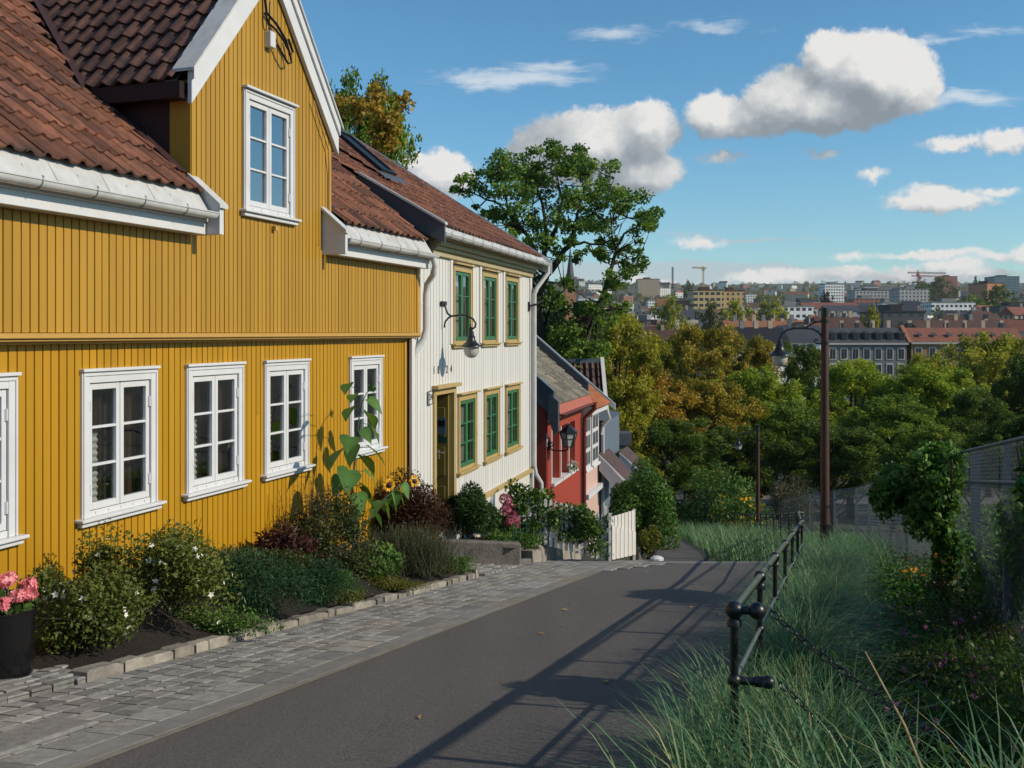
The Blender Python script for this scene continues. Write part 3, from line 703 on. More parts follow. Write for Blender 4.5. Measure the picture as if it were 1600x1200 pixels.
# the part of the near gable that stands above the yellow roof, clad in zinc
nz = s2(683, .3) - .05
MB().prism([V(nz, .44, 1.44), V(nz, .44, rz2(.44) + .10), V(nz, -1.05, rz2(-1.05) + .03), V(nz, -1.05, 2.2)], (.05, 0, 0)).build('gable_upstand', m_zinc, wh)
MB().prism([V(nz - .03, .46, rz2(.46) + .10), V(nz - .03, .46, rz2(.46) + .14), V(nz - .03, -1.05, rz2(-1.05) + .06), V(nz - .03, -1.05, rz2(-1.05) + .02)], (.12, 0, 0)).build('upstand_cap', m_whitemetal, wh)
mb = MB(); sbox(mb, DR[1] + .05, B1 - .1, -4, -.4, -3.2, 1.25); sbox(mb, B0 + .05, DR[1] + .04, -4, -1.2, -3.2, 1.25); mb.build('room_interior', m_room, wh)
q = B1 - .05
MB().tube([V(e1 - .1, .38, 1.57), V(e1 - .1, .38, 1.42), V(q + .02, .16, 1.05), V(q, .1, .9), V(q, .1, -3.1), V(q + .05, .12, -3.3), V(q + .28, .2, -3.55), V(q + .30, .2, -3.8), V(q + .30, .2, -5.6)], .05, 12).build('downpipe', m_gutter, wh, smooth=60)
MB().tube([V(q - .02, .06, -3.2), V(q - .02, .06, -5.6)], .035, 10).build('drain_pipe', m_gutter, wh, smooth=60)
mb = MB(); mb.tube([V(q - .2, .02, .62), V(q - .2, .2, .66), V(q - .1, .34, .75)], .025, 6); sbox(mb, q - .24, q - .16, 0, .04, .5, .72); mb.build('flag_bracket', m_black, wh)
# ================================================================ lamps on the walls and posts
def lamp_head(parent, o, k=1.0):
    """hanging bell lamp: shade and frosted bowl, o is its hanging point"""
    o = Vector(o)
    MB().lathe([(.012 * k, 0), (.018 * k, -.03 * k), (.05 * k, -.05 * k), (.055 * k, -.12 * k), (.075 * k, -.14 * k), (.075 * k, -.19 * k), (.10 * k, -.24 * k), (.15 * k, -.29 * k), (.20 * k, -.315 * k), (.205 * k, -.335 * k), (.19 * k, -.335 * k), (.14 * k, -.32 * k)], o, 20).build('lamp_shade', m_black, parent, smooth=40)
    MB().lathe([(.145 * k, -.325 * k), (.145 * k, -.37 * k), (.14 * k, -.43 * k), (.115 * k, -.49 * k), (.07 * k, -.53 * k), (.001, -.545 * k)], o, 20).build('lamp_bowl', m_lampglass, parent, smooth=60)
s_l = s2(690); z_l = (520 - 474) / (1215 - 690) * 5.8
wl = thing('wall_lamp', 'black bell lamp on a curved iron arm beside the upper window of the white house', 'wall lamp', (s_l, -.02, z_l), frame=FR2)
mb = MB(); sbox(mb, s_l - .13, s_l + .13, .02, .05, z_l - .035, z_l + .035)
mb.tube([V(s_l, .05, z_l), V(s_l, .07, z_l - .08), V(s_l, .1, z_l - .17), V(s_l, .16, z_l - .22), V(s_l, .24, z_l - .215), V(s_l, .34, z_l - .2), V(s_l, .46, z_l - .22), V(s_l, .56, z_l - .27), V(s_l, .61, z_l - .34), V(s_l, .60, z_l - .41), V(s_l, .56, z_l - .44), V(s_l, .52, z_l - .42)], .018, 8)
mb.tube([V(s_l, .2, z_l - .215), V(s_l, .12, z_l - .25), V(s_l, .06, z_l - .32), V(s_l, .045, z_l - .42)], .016, 8)
mb.tube([V(s_l, .52, z_l - .36), V(s_l, .5, z_l - .48), V(s_l, .54, z_l - .52)], .012, 6)
mb.build('arm', m_black, wl, smooth=60)
lamp_head(wl, V(s_l, .53, z_l - .44), .92)
# ================================================================ RED HOUSE
rh = thing('red_house', 'low red plastered house with lichen covered roof between zinc fire gables', 'house', (26.9, 0, -6.4), frame=FR2)
r0, r1 = s2(853), s2(908)
rw = [(s2(a), s2(b), -3.85, -2.5) for a, b in ((861, 873.5), (875.5, 886), (888, 898))]
backing(MB(), r0, r1, -6.8, -1.95, 0, [(a, b, c, d) for a, b, c, d in rw]).build('front_wall', m_red, rh)
MB().prism([V(r0, 0, -6.8), V(r0, 0, -1.8), V(r0, -3, .75), V(r0, -6, -1.8), V(r0, -6, -6.8)], (.2, 0, 0)).build('side_wall', m_red, rh)
mb = MB(); sbox(mb, r0 + .2, r1, -6, -.4, -6.8, -2.0); mb.build('rear_wall', m_red, rh)
for a, b, c, d in rw:
    mb = MB(); sbox(mb, a, b, -.36, -.30, c, d)                      # reveal back
    sbox(mb, a, a + .07, -.3, .012, c, d); sbox(mb, b - .05, b, -.3, -.2, c, d)
    sbox(mb, a + .05, b - .05, -.3, -.2, c, c + .07); sbox(mb, a + .05, b - .05, -.3, -.2, d - .07, d)
    sbox(mb, (a + b) / 2 - .03, (a + b) / 2 + .03, -.299, -.12, c + .07, d - .07)
    w = mb.build('window', m_white, rh)
    MB().quad(V(a + .05, -.26, c + .07), V(b - .05, -.26, c + .07), V(b - .05, -.26, d - .07), V(a + .05, -.26, d - .07)).build('pane', m_glass, w)
    mb = MB(); sbox(mb, a - .06, b + .06, -.3, .10, c - .08, c); mb.build('sill', m_white, w)
    mb = MB()
    for (x, y) in ((a, a - .001), (b, b + .001)): mb.quad(V(x, 0, c), V(x, -.3, c), V(x, -.3, d), V(x, 0, d))
    mb.quad(V(a, 0, d), V(b, 0, d), V(b, -.3, d), V(a, -.3, d)); mb.build('reveal', m_red, w)
RR = .85; rc = 1 / math.hypot(1, RR); rzr = lambda p: -1.72 - RR * (p - .1)
tiles(V(r0 + .1, .24, rzr(.24)), (1, 0, 0), (0, rc, RR * rc), (0, -RR * rc, rc), int((r1 - r0) / .22), 12, .22, .34, amp=.042, lift=.045).build('roof', m_lichen, rh, smooth=50)
mb = MB().quad(V(r0, .2, rzr(.2) - .02), V(r1, .2, rzr(.2) - .02), V(r1, -3, rzr(-3) - .02), V(r0, -3, rzr(-3) - .02)); mb.quad(V(r0, -3.01, .9), V(r1, -3.01, .9), V(r1, -6, -1.8), V(r0, -6, -1.8)); mb.build('roof_deck', m_underroof, rh)
for s, nm in ((r0 - .06, 0), (r1 - .02, 1)):
    MB().prism([V(s, .2, rzr(.2) - .35), V(s, .2, rzr(.2) + .33), V(s, -3.1, rzr(-3.1) + .33), V(s, -3.1, rzr(-3.1) - .3), V(s, -.1, rzr(-.1) - .3)], (.16, 0, 0)).build('fire_gable', m_zinc, rh)
    MB().prism([V(s - .02, .22, rzr(.22) + .33), V(s - .02, .22, rzr(.22) + .37), V(s - .02, -3.1, rzr(-3.1) + .37), V(s - .02, -3.1, rzr(-3.1) + .33)], (.2, 0, 0)).build('gable_cap', m_galvpost, rh)
MB().prism([V(r0 - .07, .22, -2.55), V(r0 - .07, .32, -2.45), V(r0 - .07, .32, rzr(.2) + .1), V(r0 - .07, .1, rzr(.1) + .2), V(r0 - .07, .05, -2.1)], (.18, 0, 0)).build('gable_foot', m_zinc, rh)
mb = MB(); mb.prism([V(r0 + .12, .02, -1.98), V(r0 + .12, .34, -2.04), V(r0 + .12, .24, -1.80), V(r0 + .12, .02, -1.70)], (r1 - r0 - .15, 0, 0)); mb.build('eaves_board', m_redroof, rh)
gutter(r0 + .1, r1 + .1, .4, -2.05, .06).build('gutter', m_darkred, rh, smooth=50)
q = r1 - .08
MB().tube([V(q + .1, .4, -2.1), V(q + .1, .38, -2.25), V(q, .12, -2.5), V(q, .1, -2.7), V(q, .1, -6.2)], .06, 10).build('downpipe', m_darkred, rh, smooth=60)
mb = MB(); sbox(mb, r0 + .02, r0 + .09, 0, .02, -2.85, -2.5); mb.build('number_plate', m_white, rh)
# planter of white flowers on its sill is a thing of its own (see plants)
s_r = s2(853) + .25; z_r = (520 - 698) / F * 25.0
lw = thing('lantern', 'black six sided iron lantern on a scrolled bracket of the red house', 'wall lamp', (s_r, -.02, z_r), frame=FR2)
mb = MB(); sbox(mb, s_r - .03, s_r + .03, 0, .03, z_r - .12, z_r + .12)
mb.tube([V(s_r, .03, z_r + .05), V(s_r, .09, z_r + .09), V(s_r, .13, z_r + .05), V(s_r, .1, z_r), V(s_r, .06, z_r), V(s_r, .05, z_r - .05), V(s_r, .1, z_r - .1), V(s_r, .2, z_r - .12), V(s_r, .4, z_r - .11), V(s_r, .5, z_r - .07), V(s_r, .52, z_r + .0)], .018, 8); mb.build('bracket', m_black, lw, smooth=60)
cx, lz = .52, z_r + .0
def hexr(r, z): return [V(s_r + r * math.cos(math.pi * k / 3), cx + r * math.sin(math.pi * k / 3), z) for k in range(6)]
mb = MB(); lo, hi = hexr(.12, lz), hexr(.23, lz + .36)
for k in range(6):
    mb.tube([lo[k], hi[k]], .014, 5); mb.tube([lo[k], lo[(k + 1) % 6]], .013, 5); mb.tube([hi[k], hi[(k + 1) % 6]], .016, 5)
    a = Vector(lo[k]).lerp(Vector(hi[k]), .55); b = Vector(lo[(k + 1) % 6]).lerp(Vector(hi[(k + 1) % 6]), .55); mb.tube([a, b], .009, 4)
mb.build('cage', m_black, lw)
ro = hexr(.27, lz + .36); ap = V(s_r, cx, lz + .56); mb = MB().add(ro + [ap], [(k, (k + 1) % 6, 6) for k in range(6)] + [(5, 4, 3, 2, 1, 0)]); mb.ball(ap, .03); mb.build('lantern_roof', m_black, lw)
lo, hi = hexr(.11, lz + .01), hexr(.215, lz + .35); MB().add(lo + hi, [(k, (k + 1) % 6, 6 + (k + 1) % 6, 6 + k) for k in range(6)] + [(0, 1, 2, 3, 4, 5)]).build('lantern_glass', m_lampglass, lw)
# ================================================================ PINK HOUSE, BLUE GREY HOUSE and the roofs below
ph = thing('pink_house', 'narrow pale pink house with orange roof beside the red house', 'house', (31, 0, -7), frame=FR2)
p0, p1 = r1 + .14, s2(934)
mb = MB(); sbox(mb, p0, p1, -5, .03, -7.6, -2.3); mb.build('wall', m_pink, ph)
for a, b in ((s2(910), s2(917.5)), (s2(921), s2(930))):
    mb = MB(); sbox(mb, a - .05, b + .05, .03, .09, -4.1, -2.5); mb.prism([V(a - .08, .03, -4.15), V(a - .08, .16, -4.15), V(a - .08, .14, -4.08), V(a - .08, .03, -4.08)], (b - a + .16, 0, 0)); w = mb.build('window', m_white, ph)
    for zz in (-4.0, -3.5, -3.0):
        for x0, x1 in ((a + .05, (a + b) / 2 - .03), ((a + b) / 2 + .03, b - .05)): sbox(MB(), x0, x1, .09, .094, zz + .04, zz + .42).build('pane', m_zinc, w)
mb = MB(); sbox(mb, p0, p1 + .05, .03, .2, -4.95, -4.8); mb.build('ledge', m_white, ph)
mb = MB(); sbox(mb, p0, p1 + .05, .03, .3, -2.45, -2.2); mb.build('eaves_cornice', m_white, ph)
zp = lambda p: -2.2 - .85 * (p - .35)
tiles(V(p0, .42, zp(.42)), (1, 0, 0), (0, rc, RR * rc), (0, -RR * rc, rc), int((p1 - p0 + .1) / .2), 12, .2, .34).build('roof', m_tile_or, ph, smooth=50)
mb = MB().quad(V(p0, .4, zp(.4) - .03), V(p1 + .1, .4, zp(.4) - .03), V(p1 + .1, -3, zp(-3) - .03), V(p0, -3, zp(-3) - .03)); mb.build('roof_deck', m_underroof, ph)
MB().prism([V(p1 + .08, .55, zp(.55) - .12), V(p1 + .08, .55, zp(.55) + .08), V(p1 + .08, -3, zp(-3) + .08), V(p1 + .08, -3, zp(-3) - .12)], (.06, 0, 0)).build('verge_board', m_white, ph)
MB().tube([V(p1 - .1, .3, -2.45), V(p1 + .1, .36, -2.75), V(p1 + .22, .1, -3.05), V(p1 + .24, .06, -3.3)], .055, 10).build('downpipe', m_gutter, ph, smooth=60)
bh = thing('blue_grey_house', 'blue grey boarded house with a white edged porch roof below the pink house', 'house', (34, 0, -8), frame=FR2)
b0 = p1 + .3
mb = MB(); sbox(mb, b0, b0 + 3.5, -5, .10, -8.6, -2.9); mb.build('wall', m_bluegrey, bh)
mb = MB(); sbox(mb, b0 - .02, b0 + .1, .06, .14, -8.4, -2.92); mb.build('corner_board', m_wwhite, bh)
mb = MB().quad(V(b0 - .05, .18, -2.88), V(b0 + 3.6, .18, -2.88), V(b0 + 3.6, -3, -2.2), V(b0 - .05, -3, -2.2)); mb.build('roof', m_zinc, bh)
for k, (sa, pa, za, pb, zb, th) in enumerate(((b0 - .55, .08, -3.92, .86, -4.70, .42), (b0 + 2.0, .35, -4.15, 1.0, -4.75, .34))):
    mb = MB().prism([V(sa, pa, za), V(sa, pb, zb), V(sa, pb - .12, zb - th), V(sa, pa, za - th - .06)], (.12, 0, 0)); mb.build('porch_verge', m_white, bh)
    mb = MB().prism([V(sa - .04, pa, za + .03), V(sa - .04, pb + .05, zb + .03), V(sa - .04, pb + .05, zb), V(sa - .04, pa, za)], (.06, 0, 0)); mb.build('verge_strip', m_white, bh)
    mb = MB().prism([V(sa + .1, pa, za + .06), V(sa + .1, pb + .06, zb - .0), V(sa + .1, pb + .06, zb - .06), V(sa + .1, pa, za - .02)], (1.7, 0, 0)); mb.build('porch_roof', m_tile2, bh)
    mb = MB().prism([V(sa + .12, pa, za - .03), V(sa + .12, pb + .22, zb - .16), V(sa + .12, pb + .22, zb - .26), V(sa + .12, pa, za - .2)], (1.6, 0, 0)); mb.build('porch_soffit', m_dgreen, bh)
MB().tube([V(b0 + .3, .95, -5.1), V(b0 + .3, .95, -8.2)], .045, 8).build('porch_post', m_wwhite, bh)
dh = thing('dark_tiled_house', 'house with dark brown tiled roof and pale verge board behind the orange roof', 'house', (2.2, 43, -9))
mb = MB(); mb.box(-1.5, 3.9, 40.5, 46.5, -10, -4.4); mb.prism([(3.9, 40.5, -4.4), (3.9, 46.5, -4.4), (3.9, 43.4, -1.5)], (-.2, 0, 0)); mb.build('wall', m_bluegrey, dh)
sl = Vector((0, 3.0, 3.1)).normalized()
tiles((-1.6, 40.2, -4.5), (1, 0, 0), sl, (0, -sl.z, sl.y), 22, 10, .25, .45, amp=.05, lift=.05).build('roof', m_tile2, dh, smooth=50)
mb = MB().quad((-1.6, 43.4, -1.3), (3.95, 43.4, -1.3), (3.95, 46.8, -4.6), (-1.6, 46.8, -4.6)); mb.quad((-1.6, 40.25, -4.55), (3.9, 40.25, -4.55), (3.9, 43.35, -1.38), (-1.6, 43.35, -1.38)); mb.build('roof_deck', m_underroof, dh)
MB().prism([(3.85, 40.0, -4.85), (3.85, 40.0, -4.4), (3.85, 43.4, -1.05), (3.85, 43.4, -1.5)], (.16, 0, 0)).build('verge_board', m_wwhite, dh)
mb = MB().box(-1.6, 3.85, 43.25, 43.5, -1.32, -1.12); mb.build('ridge_board', m_galvpost, dh)
mb = MB().box(3.6, 5.05, 42.0, 43.2, -4.75, -4.25); mb.build('side_eaves', m_zinc, dh)
mb = MB().prism([(3.6, 42.05, -4.75), (4.9, 42.05, -4.75), (4.3, 42.05, -5.15), (3.6, 42.05, -5.25)], (0, 1.1, 0)); mb.build('side_soffit', m_dgreen, dh)
fp = thing('far_pink_house', 'rose pink house wall showing beyond the clipped hedge at the path', 'house', (6.6, 58, G(6, 58)))
mb = MB().box(5.4, 7.95, 55, 60, -14, -8.7); mb.build('wall', m_pink, fp)
mb = MB().prism([(5.2, 54.8, -8.7), (8.15, 54.8, -8.7), (6.7, 54.8, -6.9)], (0, 5.4, 0)); mb.build('roof', m_tile, fp)
mb = MB().box(7.95, 8.0, 56.2, 57.0, -11.2, -9.9); mb.build('window', m_white, fp)
# ================================================================ ground sheet
def axis(segs):
    out = []
    for a, b, n in segs: out += list(np.linspace(a, b, n, endpoint=False))
    return out + [segs[-1][1]]
xs = axis([(-6000, -600, 18), (-600, -60, 18), (-60, 60, 40), (60, 600, 24), (600, 6000, 24)])
ys = axis([(-60, 0, 10), (0, 17.5, 14), (17.5, 110, 40), (110, 420, 30), (420, 3400, 50), (3400, 9000, 12)])
nr = np.random.default_rng(3)
vs = []
for y in ys:
    for x in xs:
        z = G(x, y) - .06
        if y > 420: z += (math.sin(x * .0021 + y * .001) * 9 + math.sin(x * .006 + 2) * 4) * min(1, (y - 420) / 1500)
        vs.append((x, y, z))
nx = len(xs)
ground = MB().add(vs, [(j * nx + i, j * nx + i + 1, (j + 1) * nx + i + 1, (j + 1) * nx + i) for j in range(len(ys) - 1) for i in range(nx - 1)])
# drop the ground under the beds and paving near the camera
g = ground.build('ground', m_ground, smooth=80); tag(g, kind='structure')
def terr(x, y):
    z = G(x, y)
    if y > 420: z += (math.sin(x * .0021 + y * .001) * 9 + math.sin(x * .006 + 2) * 4) * min(1, (y - 420) / 1500)
    return z
# ---- road
def te(s):
    if s < 15.5: return -3.80 + .02 * math.sin(s * 1.3)
    return -3.80 + (s - 15.5) / 1.8 * .75
def edgeX(Y):
    s = (Y + SA * -3.8) / CA
    for _ in range(6): s = (Y + SA * te(s)) / CA
    return SA * s + CA * te(s)
mb = MB(); Yr = [-8 + .5 * k for k in range(52)]; Yr = [y for y in Yr if y < 17.4] + [17.5]
rows = []
for Y in Yr:
    L = edgeX(Y); Rr = .3375 * Y - .62 / CA + .15
    rows.append([(L + (Rr - L) * k / 8, Y) for k in range(9)])
vs = [(x, y, G(x, y) + .012 * math.sin(math.pi * k / 8)) for r_ in rows for k, (x, y) in enumerate(r_)]
mb.add(vs, [(j * 9 + k, j * 9 + k + 1, (j + 1) * 9 + k + 1, (j + 1) * 9 + k) for j in range(len(rows) - 1) for k in range(8)])
tag(mb.build('road', m_asphalt, smooth=80), kind='structure')
mb = MB(); L = edgeX(17.5); Rr = .3375 * 17.5 - .5
mb.add([(L - .6, 17.5, G(0, 17.5) + .006), (Rr, 17.5, G(0, 17.5) + .006), (Rr, 17.85, G(0, 17.85) + .02), (L - .6, 17.85, G(0, 17.85) + .02)], [(0, 1, 2, 3)])
tag(mb.build('road_threshold', m_slab), kind='structure')
PATH = [(17.86, 2.45, 3.45), (19.5, 2.75, 3.75), (22, 3.15, 4.15), (25, 3.6, 4.6), (30, 4.3, 5.2), (38, 5.4, 6.3), (46, 6.55, 7.45), (55, 7.95, 8.9), (66, 9.9, 10.9), (78, 12.2, 13.4), (90, 14.6, 16.4)]
mb = MB(); vs = []
for i in range(100):
    Y = 17.86 + (90 - 17.86) * (i / 99) ** 1.3
    a = np.interp(Y, [p[0] for p in PATH], [p[1] for p in PATH]); b = np.interp(Y, [p[0] for p in PATH], [p[2] for p in PATH])
    vs += [(a, Y, G(0, Y) + .02), (b, Y, G(0, Y) + .02)]
mb.add(vs, [(2 * i, 2 * i + 1, 2 * i + 3, 2 * i + 2) for i in range(99)])
tag(mb.build('path', m_path, smooth=80), kind='structure')
mb = MB().add([(-40, 91, G(0, 91) + .03), (60, 91, G(0, 91) + .03), (60, 97, G(0, 97) + .03), (-40, 97, G(0, 97) + .03)], [(0, 1, 2, 3)])
tag(mb.build('street', m_street), kind='structure')
# ---- paving
def stone(mb, corners, h, dome=.008, inset=.16, skirt=.05):
    """stone from four ground corners (s,t) raised by h"""
    c = [ST(s, t, h + rng.uniform(-.0015, .0015)) for s, t in corners]; m = sum(c, Vector()) / 4
    top = [p.lerp(m, inset * rng.uniform(.5, 1.2)) + Vector((0, 0, dome * rng.uniform(.6, 1.1))) for p in c]
    lowc = [p - Vector((0, 0, skirt)) for p in c]
    return mb.add(lowc + c + top, [(i, (i + 1) % 4, 4 + (i + 1) % 4, 4 + i) for i in range(4)] + [(4 + i, 4 + (i + 1) % 4, 8 + (i + 1) % 4, 8 + i) for i in range(4)] + [(8, 9, 10, 11)])
def stone_row(mb, t0, t1, sa, sb, l0, l1, gap, h, wob=.012, hv=.006, **kw):
    s = sa
    while s < sb:
        l = rng.uniform(l0, l1); w = lambda: rng.uniform(-wob, wob)
        hh = h + rng.uniform(-hv, hv) * .6
        stone(mb, [(s + gap / 2 + w(), t0 + gap / 2 + w() * .6), (s + l - gap / 2 + w(), t0 + gap / 2 + w() * .6), (s + l - gap / 2 + w(), t1 - gap / 2 + w() * .6), (s + gap / 2 + w(), t1 - gap / 2 + w() * .6)], hh, **kw)
        s += l
def strip(name, t0, t1, sa, sb, h, mat, n=40):
    vs = []
    for i in range(n + 1):
        s = sa + (sb - sa) * i / n; vs += [ST(s, t0, h), ST(s, t1, h)]
    return tag(MB().add(vs, [(2 * i, 2 * i + 1, 2 * i + 3, 2 * i + 2) for i in range(n)]).build(name, mat, smooth=80), kind='structure')
strip('paving_bed', -6.66, -3.74, -1, 18.3, .0045, m_joint)
mb = MB(); stone_row(mb, -4.0, -3.80, -1, 18.2, .45, 1.0, .012, .004, inset=.05, dome=.002, wob=.006)
tag(mb.build('gutter_stones', m_slab), kind='structure')
mb = MB(); stone_row(mb, -4.27, -4.0, -1, 18.2, .24, .38, .014, .008, dome=.0025, hv=.002, wob=.009, inset=.08)
for k in range(6):
    t1 = -4.27 - k * .1633; stone_row(mb, t1 - .1633, t1, -1, 18.2, .12, .23, .016, .008 + .001 * k, wob=.009, hv=.002, dome=.0025, inset=.10)
# paving fanning to the door and in front of the gate
for k in range(7):
    t1 = -5.25 - k * .2; stone_row(mb, t1 - .2, t1, 14.3 + .02 * k, 15.9 - .06 * k, .14, .28, .016, .03 + .01 * k)
for k in range(4): stone_row(mb, -3.8 + k * .19, -3.8 + (k + 1) * .19 - .0, 15.7 + k * .42, 18.2, .16, .3, .016, .008)
tag(mb.build('pavement', m_sett), kind='structure')
strip('entry_joint_bed', -6.66, -5.27, -1, 6.35, .035, m_joint2, 12)
mb = MB()
for k in range(11):
    t1 = -5.27 - k * .127; stone_row(mb, t1 - .127, t1, -.5, 6.3 - .03 * k, .12, .24, .02, .05, wob=.012, hv=.012)
stone_row(mb, -4.66, -4.3, -1, 4.7, .5, .9, .03, .02, inset=.06)
tag(mb.build('entry_paving', m_sett), kind='structure')
# kerb of the flower bed
kb = tag(MB().add([], []).build('bed_kerb', m_kerb), 'low kerb of buff granite blocks edging the flower bed', 'kerb')
mb = MB(); stone_row(mb, -5.44, -5.26, 5.9, 13.9, .16, .40, .012, .065, wob=.022, hv=.025, skirt=.2, dome=.016, inset=.24)
for k in range(6):                                                   # the turned end towards the door
    a = k / 5 * 1.35; stone(mb, [(13.9 + .45 * math.sin(a) - .0, -5.26 - .45 * (1 - math.cos(a))), (13.9 + .45 * math.sin(a + .26), -5.26 - .45 * (1 - math.cos(a + .26))), (13.9 + .26 * math.sin(a + .26), -5.45 - .26 * (1 - math.cos(a + .26))), (13.9 + .26 * math.sin(a), -5.45 - .26 * (1 - math.cos(a)))], .14 + .02 * k, skirt=.25)
for k in range(4): stone(mb, [(14.2, -5.7 - k * .26), (14.36, -5.7 - k * .26), (14.36, -5.94 - k * .26), (14.2, -5.94 - k * .26)], .25 + .07 * k, skirt=.35)
kb.data = mb.mesh('bed_kerb', m_kerb)
# soil of the bed rising to the house
def bedz(t): return .09 + (min(0, t + 5.44)) * -.42
vs = []; n = 60
for i in range(n + 1):
    s = 6.0 + (14.25 - 6.0) * i / n
    for k in range(9):
        t = -5.40 - 1.26 * k / 8; vs.append(ST(s, t, .05 + (bedz(t) - .05) * min(1, max(0, (s - 6.05) / .8)) + rng.uniform(-.025, .025) * (k > 0)))
tag(MB().add(vs, [(i * 9 + k, i * 9 + k + 1, (i + 1) * 9 + k + 1, (i + 1) * 9 + k) for i in range(n) for k in range(8)]).build('bed_soil', m_soil, smooth=80), kind='structure')
# ---- garden of the white house
vs = []
for i in range(25):
    for k in range(9):
        s = 15.9 + 4.8 * i / 24; t = -5.32 - 2.0 * k / 8; vs.append(ST(s, t, .32 + .1 * k / 8 + .02 * (s - 16) + rng.uniform(-.02, .02)))
tag(MB().add(vs, [(i * 9 + k, i * 9 + k + 1, (i + 1) * 9 + k + 1, (i + 1) * 9 + k) for i in range(24) for k in range(8)]).build('garden_soil', m_soil, smooth=80), kind='structure')
def slab(mb, a, b, w, h0, h1, top):
    """standing stone between ST points a and b"""
    pa, pb = Vector((*a, 0)), Vector((*b, 0)); n = (pb - pa).normalized().cross(Vector((0, 0, 1))) * w
    c = [(pa.x, pa.y), (pb.x, pb.y), (pb.x + n.x, pb.y + n.y), (pa.x + n.x, pa.y + n.y)]
    lo = [ST(s, t, h0) for s, t in c]; hi = [Vector((*ST(s, t)[:2], top[0] if i in (0, 3) else top[1])) for i, (s, t) in enumerate(c)]
    return mb.add(lo + hi, [(0, 1, 5, 4), (1, 2, 6, 5), (2, 3, 7, 6), (3, 0, 4, 7), (4, 5, 6, 7)])
gw = tag(slab(MB(), (15.25, -6.75), (16.05, -5.25), .16, -.2, 0, (-3.44, -3.57)).build('garden_wall', m_stonewall, bevel=.025), 'long dark granite slab standing as a garden wall by the white house door', 'wall')
mb = MB()
slab(mb, (16.08, -5.3), (16.75, -5.28), .14, -.1, 0, (-3.86, -3.98))
tag(mb.build('edging_stone', m_stonewall, bevel=.02), 'low dark edging stone right of the long granite slab', 'stone')
rock = [(16.78, 17.22, .22), (17.22, 17.62, .28), (17.62, 18.1, .42), (18.1, 18.75, .55), (18.75, 19.4, .5), (19.4, 20.0, .45)]
lab = ['pale angular rubble stone next to the low edging stone', 'small pale wall stone with a pointed top', 'rounded pale wall stone in the middle of the rubble row', 'largest rounded boulder of the rubble wall, topped by a flat cap', 'squared pale wall stone below the vine fence', 'dark squared end stone beside the white gate']
for (a, b, h), lb in zip(rock, lab):
    mb = MB(); z0 = ST(a, -5.28).z; nseg = 5
    tops = [(a + (b - a) * k / nseg, h + rng.uniform(-.05, .05)) for k in range(nseg + 1)]
    lo = []; 
    fr = [ST(s, -5.22 + rng.uniform(-.03, .03), 0) - Vector((0, 0, .15)) for s, _ in tops]; ft = [ST(s, -5.26 + rng.uniform(-.03, .03), hh) for s, hh in tops]
    bt = [ST(s, -5.6, hh + rng.uniform(-.02, .03)) for s, hh in tops]; bl = [ST(s, -5.6, -.15) for s, _ in tops]
    n1 = nseg + 1; mb.add(fr + ft + bt + bl, [(r_ * n1 + k, r_ * n1 + k + 1, (r_ + 1) * n1 + k + 1, (r_ + 1) * n1 + k) for r_ in range(3) for k in range(nseg)] + [(0, n1, 2 * n1, 3 * n1), (nseg, n1 + nseg, 2 * n1 + nseg, 3 * n1 + nseg)])
    tag(mb.build('wall_stone', m_stonelight, bevel=.03), lb, 'stone', 'rubble stones edging the garden of the white house')
# ================================================================ railing along the road
rl = thing('railing', 'black post and rail street railing with ball joints beside the road', 'railing', ST(4.6, -.49))
def rail_pts():
    pts = []; s = 4.62
    while s < 15.4:
        t = -.49 - .012 * (s - 4.6); p = ST(s, t); pts.append(Vector((p.x, p.y, p.z))); s += 1.62
    far = [(5.0, 17.4), (5.6, 19.2), (6.0, 21), (6.4, 23), (6.75, 25), (7.1, 27), (7.42, 29), (7.75, 31), (8.05, 33), (8.35, 35), (8.62, 37.2), (8.85, 39.5), (9.06, 42), (9.3, 44.5), (9.55, 47), (9.85, 49.5), (10.05, 52), (10.3, 55), (10.55, 58), (10.9, 61.5)]
    return pts + [Vector((x, y, G(x, y))) for x, y in far]
RP = rail_pts()
HR, HM = .90, .58
for i, p in enumerate(RP):
    mb = MB(); mb.tube([p - Vector((0, 0, .1)), p + Vector((0, 0, HR))], .0175 if i else .019, 10)
    k = .78 if i else .9
    mb.ball(p + Vector((0, 0, HR)), .047 * k, 14, 8); mb.ball(p + Vector((0, 0, HM)), .036 * k, 12, 8); mb.lathe([(.034, 0), (.034, .03), (.022, .04)], p + Vector((0, 0, HR - .075)), 12)
    mb.build('post', m_black, rl, smooth=50)
mb = MB(); [mb.tube([RP[i] + Vector((0, 0, HR)), RP[i + 1] + Vector((0, 0, HR))], .021, 10) for i in range(len(RP) - 1)]
mb.build('top_rail', m_railtop, rl, smooth=50)
mb = MB(); [mb.tube([RP[i] + Vector((0, 0, HM)), RP[i + 1] + Vector((0, 0, HM))], .012, 8) for i in range(len(RP) - 1)]
mb.build('middle_rail', m_railmid, rl, smooth=50)
dn = Vector((.98, -.18, 0)).normalized()
p0r = RP[0]
for h, L, r_, nm in ((HR, .10, .040, 0), (HM, .15, .030, 1)):
    mb = MB(); mb.tube([p0r + Vector((0, 0, h)), p0r + Vector((0, 0, h)) + dn * L], .02, 8); mb.ball(p0r + Vector((0, 0, h)) + dn * L, r_, 14, 9)
    if nm: mb.tube([p0r + Vector((0, 0, h)) + dn * .09, p0r + Vector((0, 0, h)) + dn * L], .026, 10)
    mb.build('end_knob', m_black, rl, smooth=50)
